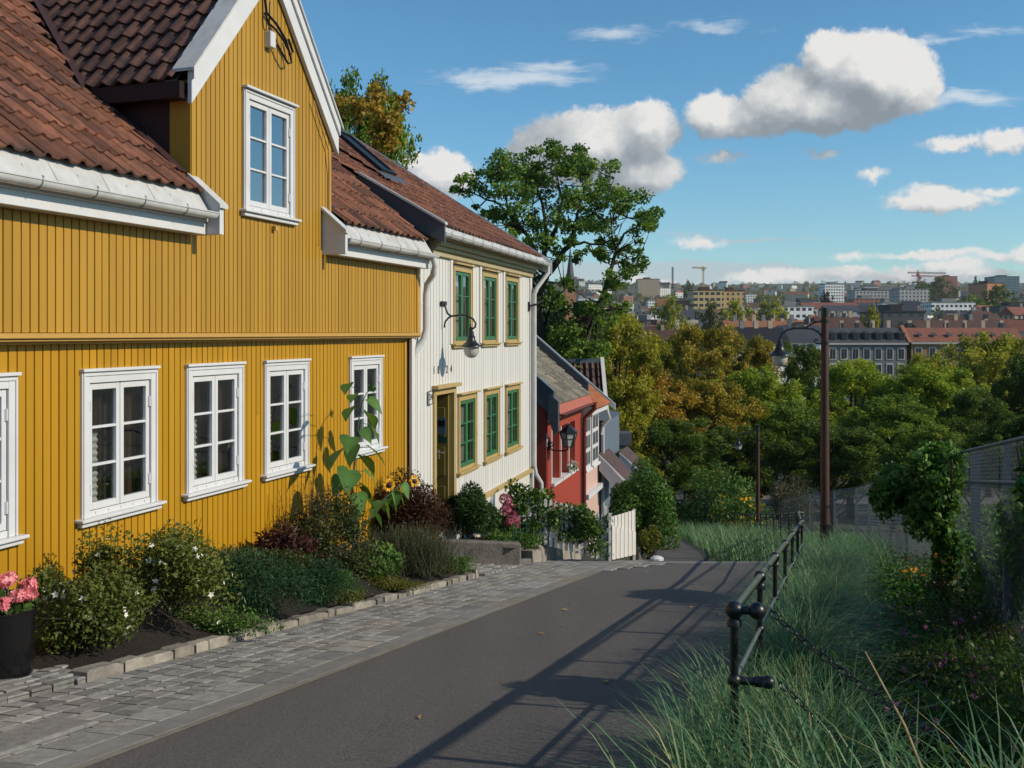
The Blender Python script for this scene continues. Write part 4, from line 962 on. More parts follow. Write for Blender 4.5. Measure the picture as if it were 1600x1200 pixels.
def chain(a, b, sag, step=.042):
    mb = MB(); L = (b - a).length * 1.03; n = int(L / step)
    pts = [a.lerp(b, k / n) - Vector((0, 0, sag * 4 * (k / n) * (1 - k / n))) for k in range(n + 1)]
    for i in range(n):
        p, q = pts[i], pts[i + 1]; t = (q - p).normalized(); m = (p + q) / 2
        sd = t.cross(Vector((0, 0, 1))).normalized(); up = sd.cross(t)
        ax = sd if i % 2 else up
        ring = [m + t * (.026 * math.cos(2 * math.pi * k / 8)) + ax * (.014 * math.sin(2 * math.pi * k / 8)) for k in range(9)]
        mb.tube(ring, .0042, 5, cap=False)
    return mb
chain(p0r + Vector((0, 0, HR)) + dn * .16, ST(3.4, 2.2, .55), .42).build('chain', m_black, rl, smooth=60)
chain(p0r + Vector((0, 0, HM)) + dn * .2, ST(3.2, 2.2, .1), .38).build('chain', m_black, rl, smooth=60)
# ================================================================ chain link fence
FP = [ST(2.6, 1.24), ST(4.9, 1.24), ST(7.2, 1.24), ST(9.5, 1.24), ST(11.75, 1.24), ST(14.0, 1.24), ST(16.4, 1.24), Vector((7.7, 19.6, 0)), Vector((8.6, 22.8, 0)), Vector((9.6, 26.2, 0)), Vector((10.7, 30, 0)), Vector((11.7, 34, 0)), Vector((12.4, 38.5, 0)), Vector((12.8, 43, 0)), Vector((13.0, 48.6, 0)), Vector((11.4, 50, 0)), Vector((9.9, 51, 0))]
FP = [Vector((p.x, p.y, G(p.x, p.y))) for p in FP]; FH = 1.80
cf = thing('chain_link_fence', 'tall grey chain link fence with steel posts following the slope on the right', 'fence', FP[0])
for i, p in enumerate(FP):
    mb = MB(); d = (FP[min(i + 1, len(FP) - 1)] - FP[max(0, i - 1)]); d.z = 0; d.normalize(); n = Vector((d.y, -d.x, 0)); p2 = p + n * .06
    r_ = .045 if i == 4 else .028
    mb.prism([p2 + d * a * r_ + n * b * r_ - Vector((0, 0, .1)) for a, b in ((-1, -1), (1, -1), (1, 1), (-1, 1))], (0, 0, FH + .12)); mb.build('fence_post', m_galvpost, cf)
    if i < len(FP) - 1:
        q = FP[i + 1]; mb = MB(); mb.tube([p + Vector((0, 0, FH)), q + Vector((0, 0, FH))], .016, 8); mb.build('top_rail', m_galvpost, cf, smooth=50)
        mb = MB(); mb.tube([p + n * .04 + Vector((0, 0, FH - .33)), q + n * .04 + Vector((0, 0, FH - .33))], .011, 8); mb.build('added_shadow_rail', m_galvpost, cf, smooth=50)  # extra rail, added to cast the second shadow line along the road
        hd = Vector((q.x - p.x, q.y - p.y, 0)); L = hd.length; near = i < 7; pit = (.072 if i < 4 else .09) if near else .17; r_ = .0013 if near else .0028
        mb = MB(); h = FH
        def at(l, z): return p.lerp(q, l / L) + Vector((0, 0, z))
        k = -h
        while k < L:
            for sgn in (1, -1):
                a0, a1 = (k, 0), (k + h, h)
                if sgn < 0: a0, a1 = (k, h), (k + h, 0)
                la, lb = max(0, k), min(L, k + h)
                if lb - la > .02:
                    f = lambda l: a0[1] + (a1[1] - a0[1]) * (l - k) / h
                    pa, pb = at(la, f(la)), at(lb, f(lb)); o = n * (.002 * sgn)
                    t = (pb - pa).normalized(); u = t.cross(n).normalized()
                    tri = [u * r_, (n * .87 - u * .5) * r_, (-n * .87 - u * .5) * r_]
                    mb.add([pa + o + w for w in tri] + [pb + o + w for w in tri], [(0, 1, 4, 3), (1, 2, 5, 4), (2, 0, 3, 5)])
            k += pit
        mb.build('mesh_panel', m_galv, cf)
# ================================================================ lamp posts
LPS = [(5.75, 18.3, 4.5, 'tall rusty brown lamp post with scrolled arm standing nearest in the grass by the fence'), (10.3, 41.7, 4.5, 'middle rusty lamp post beyond the bend with its small lamp hanging left'), (10.75, 60, 4.5, 'slim rusty lamp post partly behind leaves, right one of the far pair'), (13.0, 75, 4.5, 'slimmest rusty lamp post farthest down the path, left one of the far pair')]
for i, (x, y, H, lb) in enumerate(LPS):
    zb = G(x, y); o = thing('lamp_post', lb, 'lamp post', (x, y, zb), 'lamp posts along the path')
    MB().tube([(x, y, zb - .2), (x, y, zb + .7)], .092, 14).build('post_foot', m_black, o, smooth=50)
    MB().tube([(x, y, zb + .7), (x, y, zb + 2.2), (x, y, zb + H)], [.083, .078, .066], 14).build('pole', m_rust, o, smooth=50)
    MB().tube([(x, y, zb + H), (x, y, zb + H + .16)], .07, 14).build('pole_cap', m_black, o, smooth=50)
    d = Vector((-1, .05, 0)).normalized(); zt = zb + H
    def A(r_, z): return Vector((x, y, zt + z)) + d * r_
    mb = MB(); mb.tube([A(.05, -.08), A(.2, -.11), A(.35, -.2), A(.52, -.215), A(.6, -.2)], .016, 8); mb.tube([A(.06, -.5), A(.16, -.49), A(.20, -.44), A(.16, -.41), A(.12, -.44)], .013, 8)
    mb.tube([A(.05, -.46), A(.06, -.36), A(.12, -.28), A(.22, -.225), A(.4, -.21), A(.55, -.215), A(.68, -.24), A(.78, -.31), A(.82, -.42)], .017, 8); mb.tube([A(.56, -.215), A(.54, -.17), A(.58, -.14), A(.61, -.17)], .01, 6)
    for zz in (-.08, -.48): mb.tube([A(0, zz - .025), A(0, zz + .025)], .08, 12)
    mb.build('arm', m_black, o, smooth=60)
    lamp_head(o, A(.82, -.38), 1.0)
# ================================================================ gate and picket fence
gt = thing('picket_gate', 'white wooden picket gate standing at the end of the pavement', 'gate', (2.05, 18.55, G(2, 18.5)))
ga, gb = Vector((1.80, 18.3, 0)), Vector((2.30, 18.75, 0)); gz = G(2, 18.5)
mb = MB(); gd = (gb - ga).normalized(); L = (gb - ga).length; gn = Vector((gd.y, -gd.x, 0))
n = 7
for k in range(n):
    c = ga + gd * (L * (k + .5) / n); w = L / n * .40; top = gz + .86 + .05 * (k / n)
    pk = MB().prism([c - gd * w + Vector((0, 0, gz + .06)), c + gd * w + Vector((0, 0, gz + .06)), c + gd * w + Vector((0, 0, top)), c - gd * w + Vector((0, 0, top))], gn * .022); pk.build('picket', m_picket, gt)
cb = [ga + gn * .03 + Vector((0, 0, gz + .08)), gb + gn * .03 + Vector((0, 0, gz + .04)), gb + gn * .03 + Vector((0, 0, gz + .50)), ga.lerp(gb, .5) + gn * .03 + Vector((0, 0, gz + .60)), ga + gn * .03 + Vector((0, 0, gz + .72))]
for k in range(6):
    a, b = k / 6 + .012, (k + 1) / 6 - .012; tz = lambda x: gz + (.72 - .24 * x if x < .5 else .60 - .20 * (x - .5))
    q0, q1 = ga.lerp(gb, a) + gn * .03, ga.lerp(gb, b) + gn * .03
    MB().prism([q0 + Vector((0, 0, gz + .08)), q1 + Vector((0, 0, gz + .07)), q1 + Vector((0, 0, tz(b))), q0 + Vector((0, 0, tz(a)))], gn * .02).build('plank', m_picket, gt)
for z in (.22, .7): MB().bar(ga + Vector((0, 0, gz + z)) - gn * .02, gb + Vector((0, 0, gz + z)) - gn * .02, .02, .06).build('cross_rail', m_picket, gt)
for q in (ga, gb): MB().bar(q + Vector((0, 0, gz - .1)), q + Vector((0, 0, gz + .92)), .05, .05, (1, 0, 0)).build('gate_post', m_picket, gt)
pf = thing('picket_fence', 'white picket fence largely buried under a climbing vine', 'fence', ST(17.6, -5.8))
f0, f1 = ST(17.3, -5.75, .45), Vector((1.72, 18.35, G(0, 18.3)))
n = 17
for k in range(n):
    c = f0.lerp(f1, (k + .5) / n); w = .03; d = (f1 - f0).normalized(); d.z = 0; d.normalize(); nn = Vector((d.y, -d.x, 0))
    MB().prism([c - d * w, c + d * w, c + d * w + Vector((0, 0, .82)), c + Vector((0, 0, .87)), c - d * w + Vector((0, 0, .82))], nn * .02).build('picket', m_picket, pf)
for z in (.2, .65): MB().bar(f0 + Vector((0, 0, z)), f1 + Vector((0, 0, z)), .03, .06).build('cross_rail', m_picket, pf)
MB().bar(f1 - Vector((0, 0, .2)), f1 + Vector((0, 0, 1.0)), .06, .06, (1, 0, 0)).build('fence_post', m_picket, pf)
# low green wire edging of the garden bed
wf = thing('wire_edging', 'low dark green wire edging fence in the garden of the white house', 'fence', ST(16.3, -5.42))
for k in range(9):
    p = ST(16.2 + k * .38, -5.45, .3); MB().tube([p, p + Vector((0, 0, .42))], .010, 6).build('stake', m_dgreen, wf)
mb = MB()
for z in (.12, .26, .40): mb.tube([ST(16.2 + k * .38, -5.45, .3 + z) for k in range(9)], .004, 4)
mb.build('wire', m_dgreen, wf)
# pale scrap at the edge of the path, kerb block by the gate
tag(MB().ball(Vector((2.65, 18.2, G(0, 18.2) + .05)), .10, 9, 5, 1.3, .6).build('white_rag', m_white), 'crumpled white rag lying at the path edge beside the gate', 'rag')
tag(slab(MB(), (18.55, -3.72), (19.15, -3.65), .2, -.1, 0, (-4.05, -4.15)).build('kerb_block', m_stonewall, bevel=.02), 'small dark kerb block at the foot of the hedge right of the gate', 'stone')
# ================================================================ plants
R0 = np.random.default_rng(11)
def npv(v): return np.array([v.x, v.y, v.z])
def twigs(c, rx, n, r, base, rw=.006, seg=3):
    """stems from the foot into the crown"""
    mb = MB(); c = np.array(c); base = np.array(base)
    for _ in range(n):
        q = c + unit(r.normal(size=(1, 3)))[0] * np.array(rx) * r.uniform(.3, .9); q[2] = max(q[2], base[2] + .1)
        b = base + np.array([r.normal() * rx[0] * .18, r.normal() * rx[1] * .18, 0]); m = b * .5 + q * .5 + r.normal(size=3) * .04 * max(rx)
        mb.tube([b, m, q], [rw, rw * .75, rw * .35], 5, cap=False)
    return mb
def shrub(name, label, cat, c, rx, n, size, mat, stem=True, seed=0, aspect=.5, lobe=.45, nl=10, up=.4, shell=.45, group=None, flat=.75, alongk=0.0, foot=None, stemw=.006, ns=26, outk=.2):
    r = np.random.default_rng(100 + seed); kf = 1.28; rx = tuple(x * kf for x in rx); n = int(n * 1.45)
    pts, od, cv = lobes(r, (0, 0, 0), rx, n, lobe, nl, shell, flat=flat)
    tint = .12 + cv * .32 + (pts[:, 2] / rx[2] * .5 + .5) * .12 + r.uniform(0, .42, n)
    c = Vector(c); base = Vector((c.x, c.y, foot if foot is not None else c.z - rx[2] * .8))
    o = thing(name, label, cat, base, group)
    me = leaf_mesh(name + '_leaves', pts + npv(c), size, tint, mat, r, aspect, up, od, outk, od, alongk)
    meshobj('foliage', me, o)
    if stem: twigs(npv(c), rx, ns, r, npv(base), stemw).build('stem', m_bark, o, smooth=80)
    return o, pts + npv(c), od
def flowers(parent, name, pos, size, mat, r, petals=5, nrm=None, cup=.3):
    """small open flowers of several petals; one mesh"""
    n = len(pos); nv = unit(nrm + r.normal(size=(n, 3)) * .35) if nrm is not None else unit(r.normal(size=(n, 3)))
    a = unit(np.cross(nv, r.normal(size=(n, 3)))); b = np.cross(nv, a); sz = (size * r.uniform(.7, 1.2, n))[:, None]
    allq = []
    for k in range(petals):
        t = 2 * np.pi * k / petals; u = a * np.cos(t) + b * np.sin(t); v = -a * np.sin(t) + b * np.cos(t)
        q = np.stack([pos, pos + u * sz * .45 + v * sz * .32 + nv * sz * cup * .3, pos + u * sz + nv * sz * cup, pos + u * sz * .45 - v * sz * .32 + nv * sz * cup * .3], 1); allq.append(q)
    co = np.stack(allq, 1).reshape(-1, 3)
    me = raw_mesh(name, co, n * petals, 4, np.repeat(r.uniform(0, 1, n), petals), mat); return meshobj(name, me, parent)
def onbed(s, t, h=0): return ST(s, t, bedz(t) + h)
def each_flower(parent, name, pos, size, mat, r, petals=5, nrm=None, lim=95, cup=.3):
    """every flower its own child up to about a hundred, the rest one child of kind stuff"""
    for i in range(min(lim, len(pos))): flowers(parent, name, pos[i:i + 1], size, mat, r, petals, None if nrm is None else nrm[i:i + 1], cup)
    if len(pos) > lim: tag(flowers(parent, name, pos[lim:], size, mat, r, petals, None if nrm is None else nrm[lim:], cup), kind='stuff')
# --- pot of pink geraniums
pc = ST(5.73, -5.86, .06); r = np.random.default_rng(5)
gp_ = thing('flower_pot', 'black round pot planted with pink geraniums standing on the setts', 'flower pot', pc)
MB().lathe([(.001, 0), (.185, 0), (.19, .02), (.205, .40), (.215, .47), (.222, .475), (.222, .485), (.207, .487), (.20, .44), (.001, .43)], pc, 40).build('pot', m_blackpaint_pot, gp_, smooth=40)
MB().lathe([(.001, .44), (.20, .44)], pc, 24).build('pot_soil', m_soil, gp_)
pts, od, cv = lobes(r, npv(pc) + (0, 0, .52), (.2, .2, .13), 520, .5, 8); meshobj('foliage', leaf_mesh('geranium_leaves', pts, .055, r.uniform(0, .6, 520), L_mid, r, .9, .6, od, .6), gp_)
for k, (dx, dy, dz) in enumerate([(.02, -.05, .70), (.13, -.08, .60), (-.09, -.1, .60), (.17, .02, .585), (.06, -.16, .56), (-.16, .02, .6), (-.02, .1, .68), (.12, .12, .63), (-.12, .14, .6)]):
    hc = npv(pc) + (dx, dy, dz); q = unit(r.normal(size=(46, 3))); hp = hc + q * (.05, .05, .036)
    flowers(gp_, 'flower_head', hp, .028, L_petal_p, r, 5, q)
    MB().tube([pc + Vector((dx * .3, dy * .3, .46)), Vector(hc) - Vector((0, 0, .03))], .004, 5).build('flower_stalk', m_dgreen, gp_)
# --- white flowered shrub (two crowns)
o, pts, od = shrub('flowering_shrub', 'loose olive green shrub dotted with small white flowers near the pot', 'shrub', onbed(7.12, -5.68, .36), (.62, .36, .66), 9500, .042, L_cinq, seed=1, nl=16, lobe=.36, shell=.75, foot=onbed(7.1, -5.9).z)
r = np.random.default_rng(21); vis = np.where((pts - npv(onbed(7.12, -5.68, .36)))[:, 2] > -.35)[0]
idx = r.choice(vis, 95); each_flower(o, 'flower', pts[idx] + od[idx] * .045, .027, L_petal_w, r, 5, od[idx])
o, pts, od = shrub('flowering_shrub', 'smaller white flowered shrub hugging the black flower pot', 'shrub', onbed(6.42, -5.74, .26), (.42, .36, .44), 4400, .042, L_cinq, seed=2, nl=10, lobe=.4, shell=.7, foot=onbed(6.4, -5.95).z)
idx = r.choice(len(pts), 42); each_flower(o, 'flower', pts[idx] + od[idx] * .045, .027, L_petal_w, r, 5, od[idx])
# sprigs above the shrub
# --- feathery dark mound
o, pts, od = shrub('feathery_mound', 'wide dark green feathery mound spilling over the granite kerb', 'shrub', onbed(8.62, -5.72, .16), (.66, .40, .42), 9500, .055, L_lavmound, seed=3, aspect=.16, nl=20, lobe=.34, up=1.2, shell=.4, alongk=.45, foot=onbed(8.7, -5.8).z)
o, _, _ = shrub('feathery_mound', 'narrower dark feathery mound tapering behind the bright cushion', 'shrub', onbed(9.60, -5.74, .14), (.56, .36, .36), 6000, .055, L_lavmound, seed=4, aspect=.16, nl=16, lobe=.34, up=1.2, shell=.4, alongk=.45, foot=onbed(9.7, -5.8).z)
shrub('cushion_plant', 'bright green cushion plant between the dark mound and the kerb', 'plant', onbed(10.35, -5.60, .08), (.32, .20, .18), 2600, .024, L_bright, seed=5, nl=14, lobe=.4, shell=.3, stem=False, foot=onbed(10.2, -5.6).z)
shrub('ground_cover_plant', 'low yellow green plant right at the kerb below the bright cushion', 'plant', onbed(9.95, -5.50, .04), (.34, .12, .10), 1400, .024, L_ygreen, seed=6, nl=12, shell=.4, stem=False, foot=onbed(9.9, -5.5).z)
shrub('ground_cover_plant', 'low yellow green plant at the kerb under the sunflower', 'plant', onbed(11.35, -5.52, .05), (.50, .15, .10), 2200, .024, L_ygreen, seed=7, nl=16, shell=.4, stem=False, foot=onbed(11.3, -5.5).z)
shrub('ground_cover_plant', 'low green plant at the far rounded end of the kerb', 'plant', onbed(13.75, -5.62, .06), (.36, .22, .13), 2200, .028, L_mid, seed=8, nl=14, shell=.4, stem=False, foot=onbed(13.7, -5.6).z)
shrub('purple_plant', 'dark purple leaved plant in front of the yellow wall', 'plant', onbed(10.0, -6.14, .24), (.46, .28, .32), 1500, .085, L_purple, seed=9, aspect=.3, nl=14, lobe=.45, up=.9, shell=.6, alongk=.5, foot=onbed(10, -6.2).z)
shrub('ground_cover_plant', 'low olive plant filling the gap behind the kerb left of the feathery mound', 'plant', onbed(7.7, -5.52, .06), (.62, .16, .16), 2600, .03, L_mid, seed=41, nl=14, stem=False, foot=onbed(7.7, -5.55).z)
shrub('garden_herb', 'dark leafy herb between the purple plant and the feathery mound', 'plant', onbed(9.3, -6.25, .12), (.60, .22, .22), 2600, .04, L_oreg, seed=42, nl=14, foot=onbed(9.3, -6.2).z)
shrub('garden_herb', 'green leafy plant at the foot of the sunflower', 'plant', onbed(11.6, -5.82, .14), (.40, .24, .24), 1900, .055, L_mid, seed=43, nl=12, foot=onbed(11.6, -5.8).z)
shrub('garden_herb', 'dark herb under the lavender and the barberry bush', 'plant', onbed(12.9, -5.62, .06), (.55, .18, .14), 2000, .035, L_oreg, seed=44, nl=12, stem=False, foot=onbed(12.9, -5.6).z)
shrub('leafy_stalk', 'single small green leafy stalk at the foot of the yellow wall', 'plant', onbed(8.75, -6.40, .30), (.16, .12, .22), 130, .07, L_mid, seed=40, aspect=.3, nl=6, lobe=.5, up=.7, alongk=.4, foot=onbed(8.7, -6.4).z)
o, pts, od = shrub('seedhead_herb', 'tall grey green herb with brown seedheads beside the sunflower', 'plant', onbed(10.75, -6.0, .44), (.58, .42, .58), 6500, .040, L_oreg, seed=10, nl=18, lobe=.36, shell=.6, foot=onbed(10.9, -6.1).z)
r = np.random.default_rng(31); mbs = MB(); sp = []
for k in range(60):
    b = onbed(10.4 + 1.15 * r.uniform(), -6.42 + .5 * r.uniform(), .5); h = .25 + .35 * r.uniform(); tip = b + Vector((r.normal() * .05, r.normal() * .05, h)); mbs.tube([b, tip], [.004, .002], 4, cap=False)
    for j in range(26): sp.append(npv(b.lerp(tip, r.uniform(.25, 1))) + r.normal(size=3) * .014)
sp = np.array(sp); mbs.build('flower_stem', m_bark, o); tag(meshobj('seedhead', leaf_mesh('seedheads', sp, .018, r.uniform(0, 1, len(sp)), L_seed, r, .7), o), kind='stuff')
# --- barberry, lavender
shrub('barberry_bush', 'rounded dark red brown barberry bush by the corner of the yellow house', 'shrub', onbed(13.5, -6.1, .62), (.62, .44, .62), 9500, .044, L_barb, seed=11, nl=16, lobe=.4, shell=.4, foot=onbed(13.5, -6.1).z)
r = np.random.default_rng(41)
lv = thing('lavender_bush', 'grey green lavender bush with faded flower spikes near the kerb', 'shrub', onbed(12.5, -5.72))
c0 = npv(onbed(12.5, -5.72, .05)); n = 2200
roots = c0 + r.normal(size=(n, 3)) * (.27, .18, .02); dirs = unit(np.stack([r.normal(size=n) * .45, r.normal(size=n) * .45, np.ones(n)], 1)); L = r.uniform(.30, .64, n)
co = []; w = .0028; sd = unit(np.cross(dirs, r.normal(size=(n, 3)))) * w
tips = roots + dirs * L[:, None]; co = np.stack([roots - sd, roots + sd, tips + sd * .6, tips - sd * .6], 1).reshape(-1, 3)
meshobj('stem', raw_mesh('lavender_stems', co, n, 4, r.uniform(0, .7, n), L_lav), lv)
pts, od, cv = lobes(r, c0 + (0, 0, .2), (.52, .40, .34), 6000, .4, 14, .5, flat=.6); meshobj('foliage', leaf_mesh('lavender_leaves', pts, .05, r.uniform(0, .6, len(pts)), L_lav, r, .14, 1.2, od, .5, od, .5), lv)
k = r.integers(0, n, 2600); sp = tips[k] - dirs[k] * r.uniform(0, .09, len(k))[:, None] + r.normal(size=(len(k), 3)) * .006
tag(meshobj('flower_spike', leaf_mesh('lavender_spikes', sp, .015, r.uniform(.55, 1, len(sp)), L_lav, r, .7), lv), kind='stuff')
# --- sunflower
sf = thing('sunflower', 'tall leaning sunflower plant with broad heart shaped leaves before the yellow wall', 'sunflower', onbed(11.55, -5.95))
def sfp(px, py, d=0.0):        # a point of the plant near the plane t = -6.0, moved out by d
    t = -6.02 + d; s = s_at(px, t); Y = CA * s - SA * t; return Vector((SA * s + CA * t, Y, (520 - py) / F * Y))
def leaf(mbl, base, direction, L, Wd, droop, roll=0.0):
    """broad heart leaf with a folded midrib"""
    d = Vector(direction).normalized(); side = d.cross(Vector((0, 0, 1))); side = side.normalized() if side.length > .01 else Vector((1, 0, 0)); up = side.cross(d)
    side = (side * math.cos(roll) + up * math.sin(roll)).normalized(); up = side.cross(d)
    prof = [(-.12, .22), (-.06, .38), (.05, .52), (.2, .60), (.38, .58), (.56, .47), (.74, .30), (.88, .14), (1.0, .0)]
    ctr, lf, rt = [], [], []
    for a, w in prof:
        sag = -droop * L * a * a; c = base + d * (L * a) + Vector((0, 0, sag)) ; w2 = w * Wd
        ctr.append(c - up * .0 if a >= 0 else base); lf.append(c + side * w2 + up * (w2 * .16 - .1 * w2 * w2 / Wd)); rt.append(c - side * w2 + up * (w2 * .2 - .1 * w2 * w2 / Wd))
    n = len(prof); mbl.add(ctr + lf + rt, [(k, k + 1, n + k + 1, n + k) for k in range(n - 1)] + [(k + 1, k, 2 * n + k, 2 * n + k + 1) for k in range(n - 1)])
stem = [sfp(545, 870), sfp(547, 800), sfp(552, 750), sfp(556, 705), sfp(560, 660), sfp(565, 630), sfp(573, 614), sfp(581, 607)]
mb = MB().tube(stem, [.016, .015, .014, .012, .010, .008, .006, .005], 8); mb.build('stem', m_dgreen, sf, smooth=60)
r = np.random.default_rng(51)
LV = [(556, 608, 528, 596, .13), (558, 625, 545, 612, .12), (565, 626, 590, 628, .15), (560, 640, 532, 640, .15), (566, 645, 588, 652, .18), (562, 660, 597, 676, .17), (560, 672, 575, 676, .13), (558, 690, 536, 680, .20), (556, 694, 548, 706, .17), (556, 700, 600, 704, .20), (555, 712, 580, 720, .20), (552, 706, 506, 706, .20), (552, 735, 540, 740, .24), (551, 745, 516, 755, .18), (552, 735, 592, 745, .17), (552, 760, 575, 760, .15), (550, 770, 566, 780, .18), (551, 755, 583, 775, .16), (549, 805, 558, 825, .15), (549, 790, 562, 800, .14), (547, 820, 552, 835, .12)]
for (x0, y0, x1, y1, L) in LV:
    d_ = r.uniform(-.05, .3); a = sfp(x0, y0); b = sfp(x0 + (x1 - x0) * .45, y0 + (y1 - y0) * .45 - 3, d_ * .5)
    MB().tube([a, b], [.005, .004], 5).build('leaf_stalk', m_dgreen, sf)
    dv = sfp(x1, y1, d_) - a; dv.z -= .02
    mbl = MB(); leaf(mbl, b, dv.normalized() + Vector((0, 0, -.35)), L * 1.32, L * 1.12, .55, r.uniform(-.6, .6))
    ob = mbl.build('leaf', L_sun, sf, smooth=80); at = ob.data.attributes.new('tint', 'FLOAT', 'POINT'); tv = r.uniform(.15, .6); at.data.foreach_set('value', [float(np.clip(tv + (.3 if k < len(ob.data.vertices) // 3 else 0) + r.uniform(-.12, .12), 0, 1)) for k in range(len(ob.data.vertices))])
side = [sfp(553, 848), sfp(575, 812, .1), sfp(600, 780, .15), sfp(618, 764, .15), sfp(636, 752, .1)]
MB().tube(side, [.010, .009, .008, .007, .006], 6).build('side_stem', m_dgreen, sf, smooth=60)
for (x0, y0, x1, y1, L) in [(575, 812, 562, 800, .13), (585, 800, 600, 812, .14), (600, 782, 610, 800, .15), (612, 770, 622, 790, .15), (620, 764, 634, 778, .16), (590, 790, 575, 790, .15), (596, 782, 580, 772, .16), (618, 770, 615, 792, .14), (606, 780, 590, 790, .14), (630, 756, 640, 770, .13)]:
    a = sfp(x0, y0, .12); dv = sfp(x1, y1, .2) - a
    mbl = MB(); leaf(mbl, a, dv.normalized() + Vector((0, 0, -.45)), L * 1.4, L * 1.15, .35, r.uniform(-.7, .7)); ob = mbl.build('leaf', L_sun, sf, smooth=80)
    at = ob.data.attributes.new('tint', 'FLOAT', 'POINT'); tv = r.uniform(.15, .6); at.data.foreach_set('value', [float(np.clip(tv + (.3 if k < len(ob.data.vertices) // 3 else 0) + r.uniform(-.12, .12), 0, 1)) for k in range(len(ob.data.vertices))])
for (x, y, nx_) in ((608, 758, (.5, -.75, .1)), (647, 752, (.75, -.5, .15)), (544, 854, (.3, -.9, .2))):
    c = sfp(x, y, .2); k = .8 if y < 800 else .4
    nv = np.array(nx_) / np.linalg.norm(nx_); a = unit(np.cross(nv, [[0, 0, 1.]]))[0]; b = np.cross(nv, a)
    q = []
    for j in range(34):
        t = 2 * np.pi * j / 34 + r.uniform(-.08, .08); u = a * np.cos(t) + b * np.sin(t); v = np.cross(nv, u); r0, r1 = .05 * k, .115 * k * r.uniform(.85, 1.15); o_ = nv * r.uniform(-.02, .03) * k
        p_ = npv(c); q.append([p_ + u * r0, p_ + u * (r0 + r1) / 2 + v * .018 * k + o_, p_ + u * r1 + o_ * 1.5, p_ + u * (r0 + r1) / 2 - v * .018 * k + o_])
    meshobj('flower_petals', raw_mesh('petals', np.array(q).reshape(-1, 3), 34, 4, r.uniform(0, 1, 34), L_petal_y), sf)
    MB().ball(c, .052 * k, 14, 8, 1, .8).build('flower_disc', m_brown, sf, smooth=60)
bud = sfp(582, 606); pts = np.array([npv(bud)] * 60) + r.normal(size=(60, 3)) * .02
meshobj('flower_bud', leaf_mesh('bud', pts, .06, r.uniform(0, .8, 60), L_sun, r, .4), sf)
# --- garden of the white house
def gz(s, t, h=0): return ST(s, t, .32 + h)
shrub('yew_bush', 'dark green upright yew bush beside the door of the white house', 'shrub', gz(16.4, -6.32, .60), (.42, .38, .50), 13000, .065, L_yew, seed=12, aspect=.32, nl=22, lobe=.36, up=1.2, shell=.35, alongk=.5, foot=gz(16.3, -6.1).z)
hy = shrub('hydrangea', 'hydrangea bush with dusky pink flower heads in front of the white plinth', 'shrub', gz(17.15, -5.95, .28), (.36, .32, .36), 1800, .075, L_mid, seed=13, aspect=.6, nl=12, foot=gz(17.1, -5.9).z)[0]
r = np.random.default_rng(61)
for (ds_, dt, h, k) in [(-.12, .15, .82, .11), (-.02, .2, .70, .10), (.10, .12, .68, .10), (-.2, .2, .62, .10), (.02, .3, .58, .09), (-.10, .33, .45, .10), (.16, .32, .46, .085), (.08, .36, .36, .08), (-.22, .3, .40, .08), (.2, .25, .58, .08)]:
    hc = npv(gz(17.15 + ds_, -5.98 + dt * .7, h)); q = unit(r.normal(size=(110, 3))); flowers(hy, 'flower_head', hc + q * k * (1, 1, .85), .03, L_hyd, r, 4, q, .1)
shrub('garden_shrub', 'grey green fine leaved shrub right of the hydrangea', 'shrub', gz(17.75, -5.85, .24), (.40, .32, .34), 4200, .04, L_lav, seed=14, aspect=.25, nl=14, up=1, shell=.5, foot=gz(17.7, -5.8).z)
sd_, pts, od = shrub('sedum', 'leafy sedum clump with flat rose red flower tops', 'plant', gz(18.5, -6.0, .30), (.62, .34, .34), 3400, .06, L_mid, seed=15, aspect=.45, nl=14, up=.8, foot=gz(18.4, -5.9).z)
for k in range(16):
    hc = npv(gz(18.0 + 1.1 * r.uniform(), -6.2 + .6 * r.uniform(), .62 + .14 * r.uniform())); n = 90; a = r.uniform(0, 6.28, n); d = np.sqrt(r.uniform(0, 1, n)) * .10
    flowers(sd_, 'flower_head', hc + np.stack([np.cos(a) * d, np.sin(a) * d, r.normal(size=n) * .012], 1), .014, L_sedum, r, 4, np.tile([0, 0, 1.], (n, 1)))
shrub('box_plant', 'small bright rounded plant behind the low edging stone', 'plant', gz(17.35, -5.55, .12), (.34, .18, .20), 2600, .026, L_bright, seed=16, nl=12, stem=False, foot=gz(17.3, -5.5).z)
shrub('garden_shrub', 'yellow green mixed plant spilling over the rubble stones', 'plant', gz(18.3, -5.55, .20), (.45, .22, .26), 3000, .04, L_ygreen, seed=17, nl=14, shell=.5, foot=gz(18.2, -5.5).z)
shrub('garden_shrub', 'low dark plant behind the long granite slab', 'plant', gz(16.5, -5.6, .08), (.45, .25, .16), 2200, .04, L_mid, seed=18, nl=12, stem=False, foot=gz(16.4, -5.6).z)
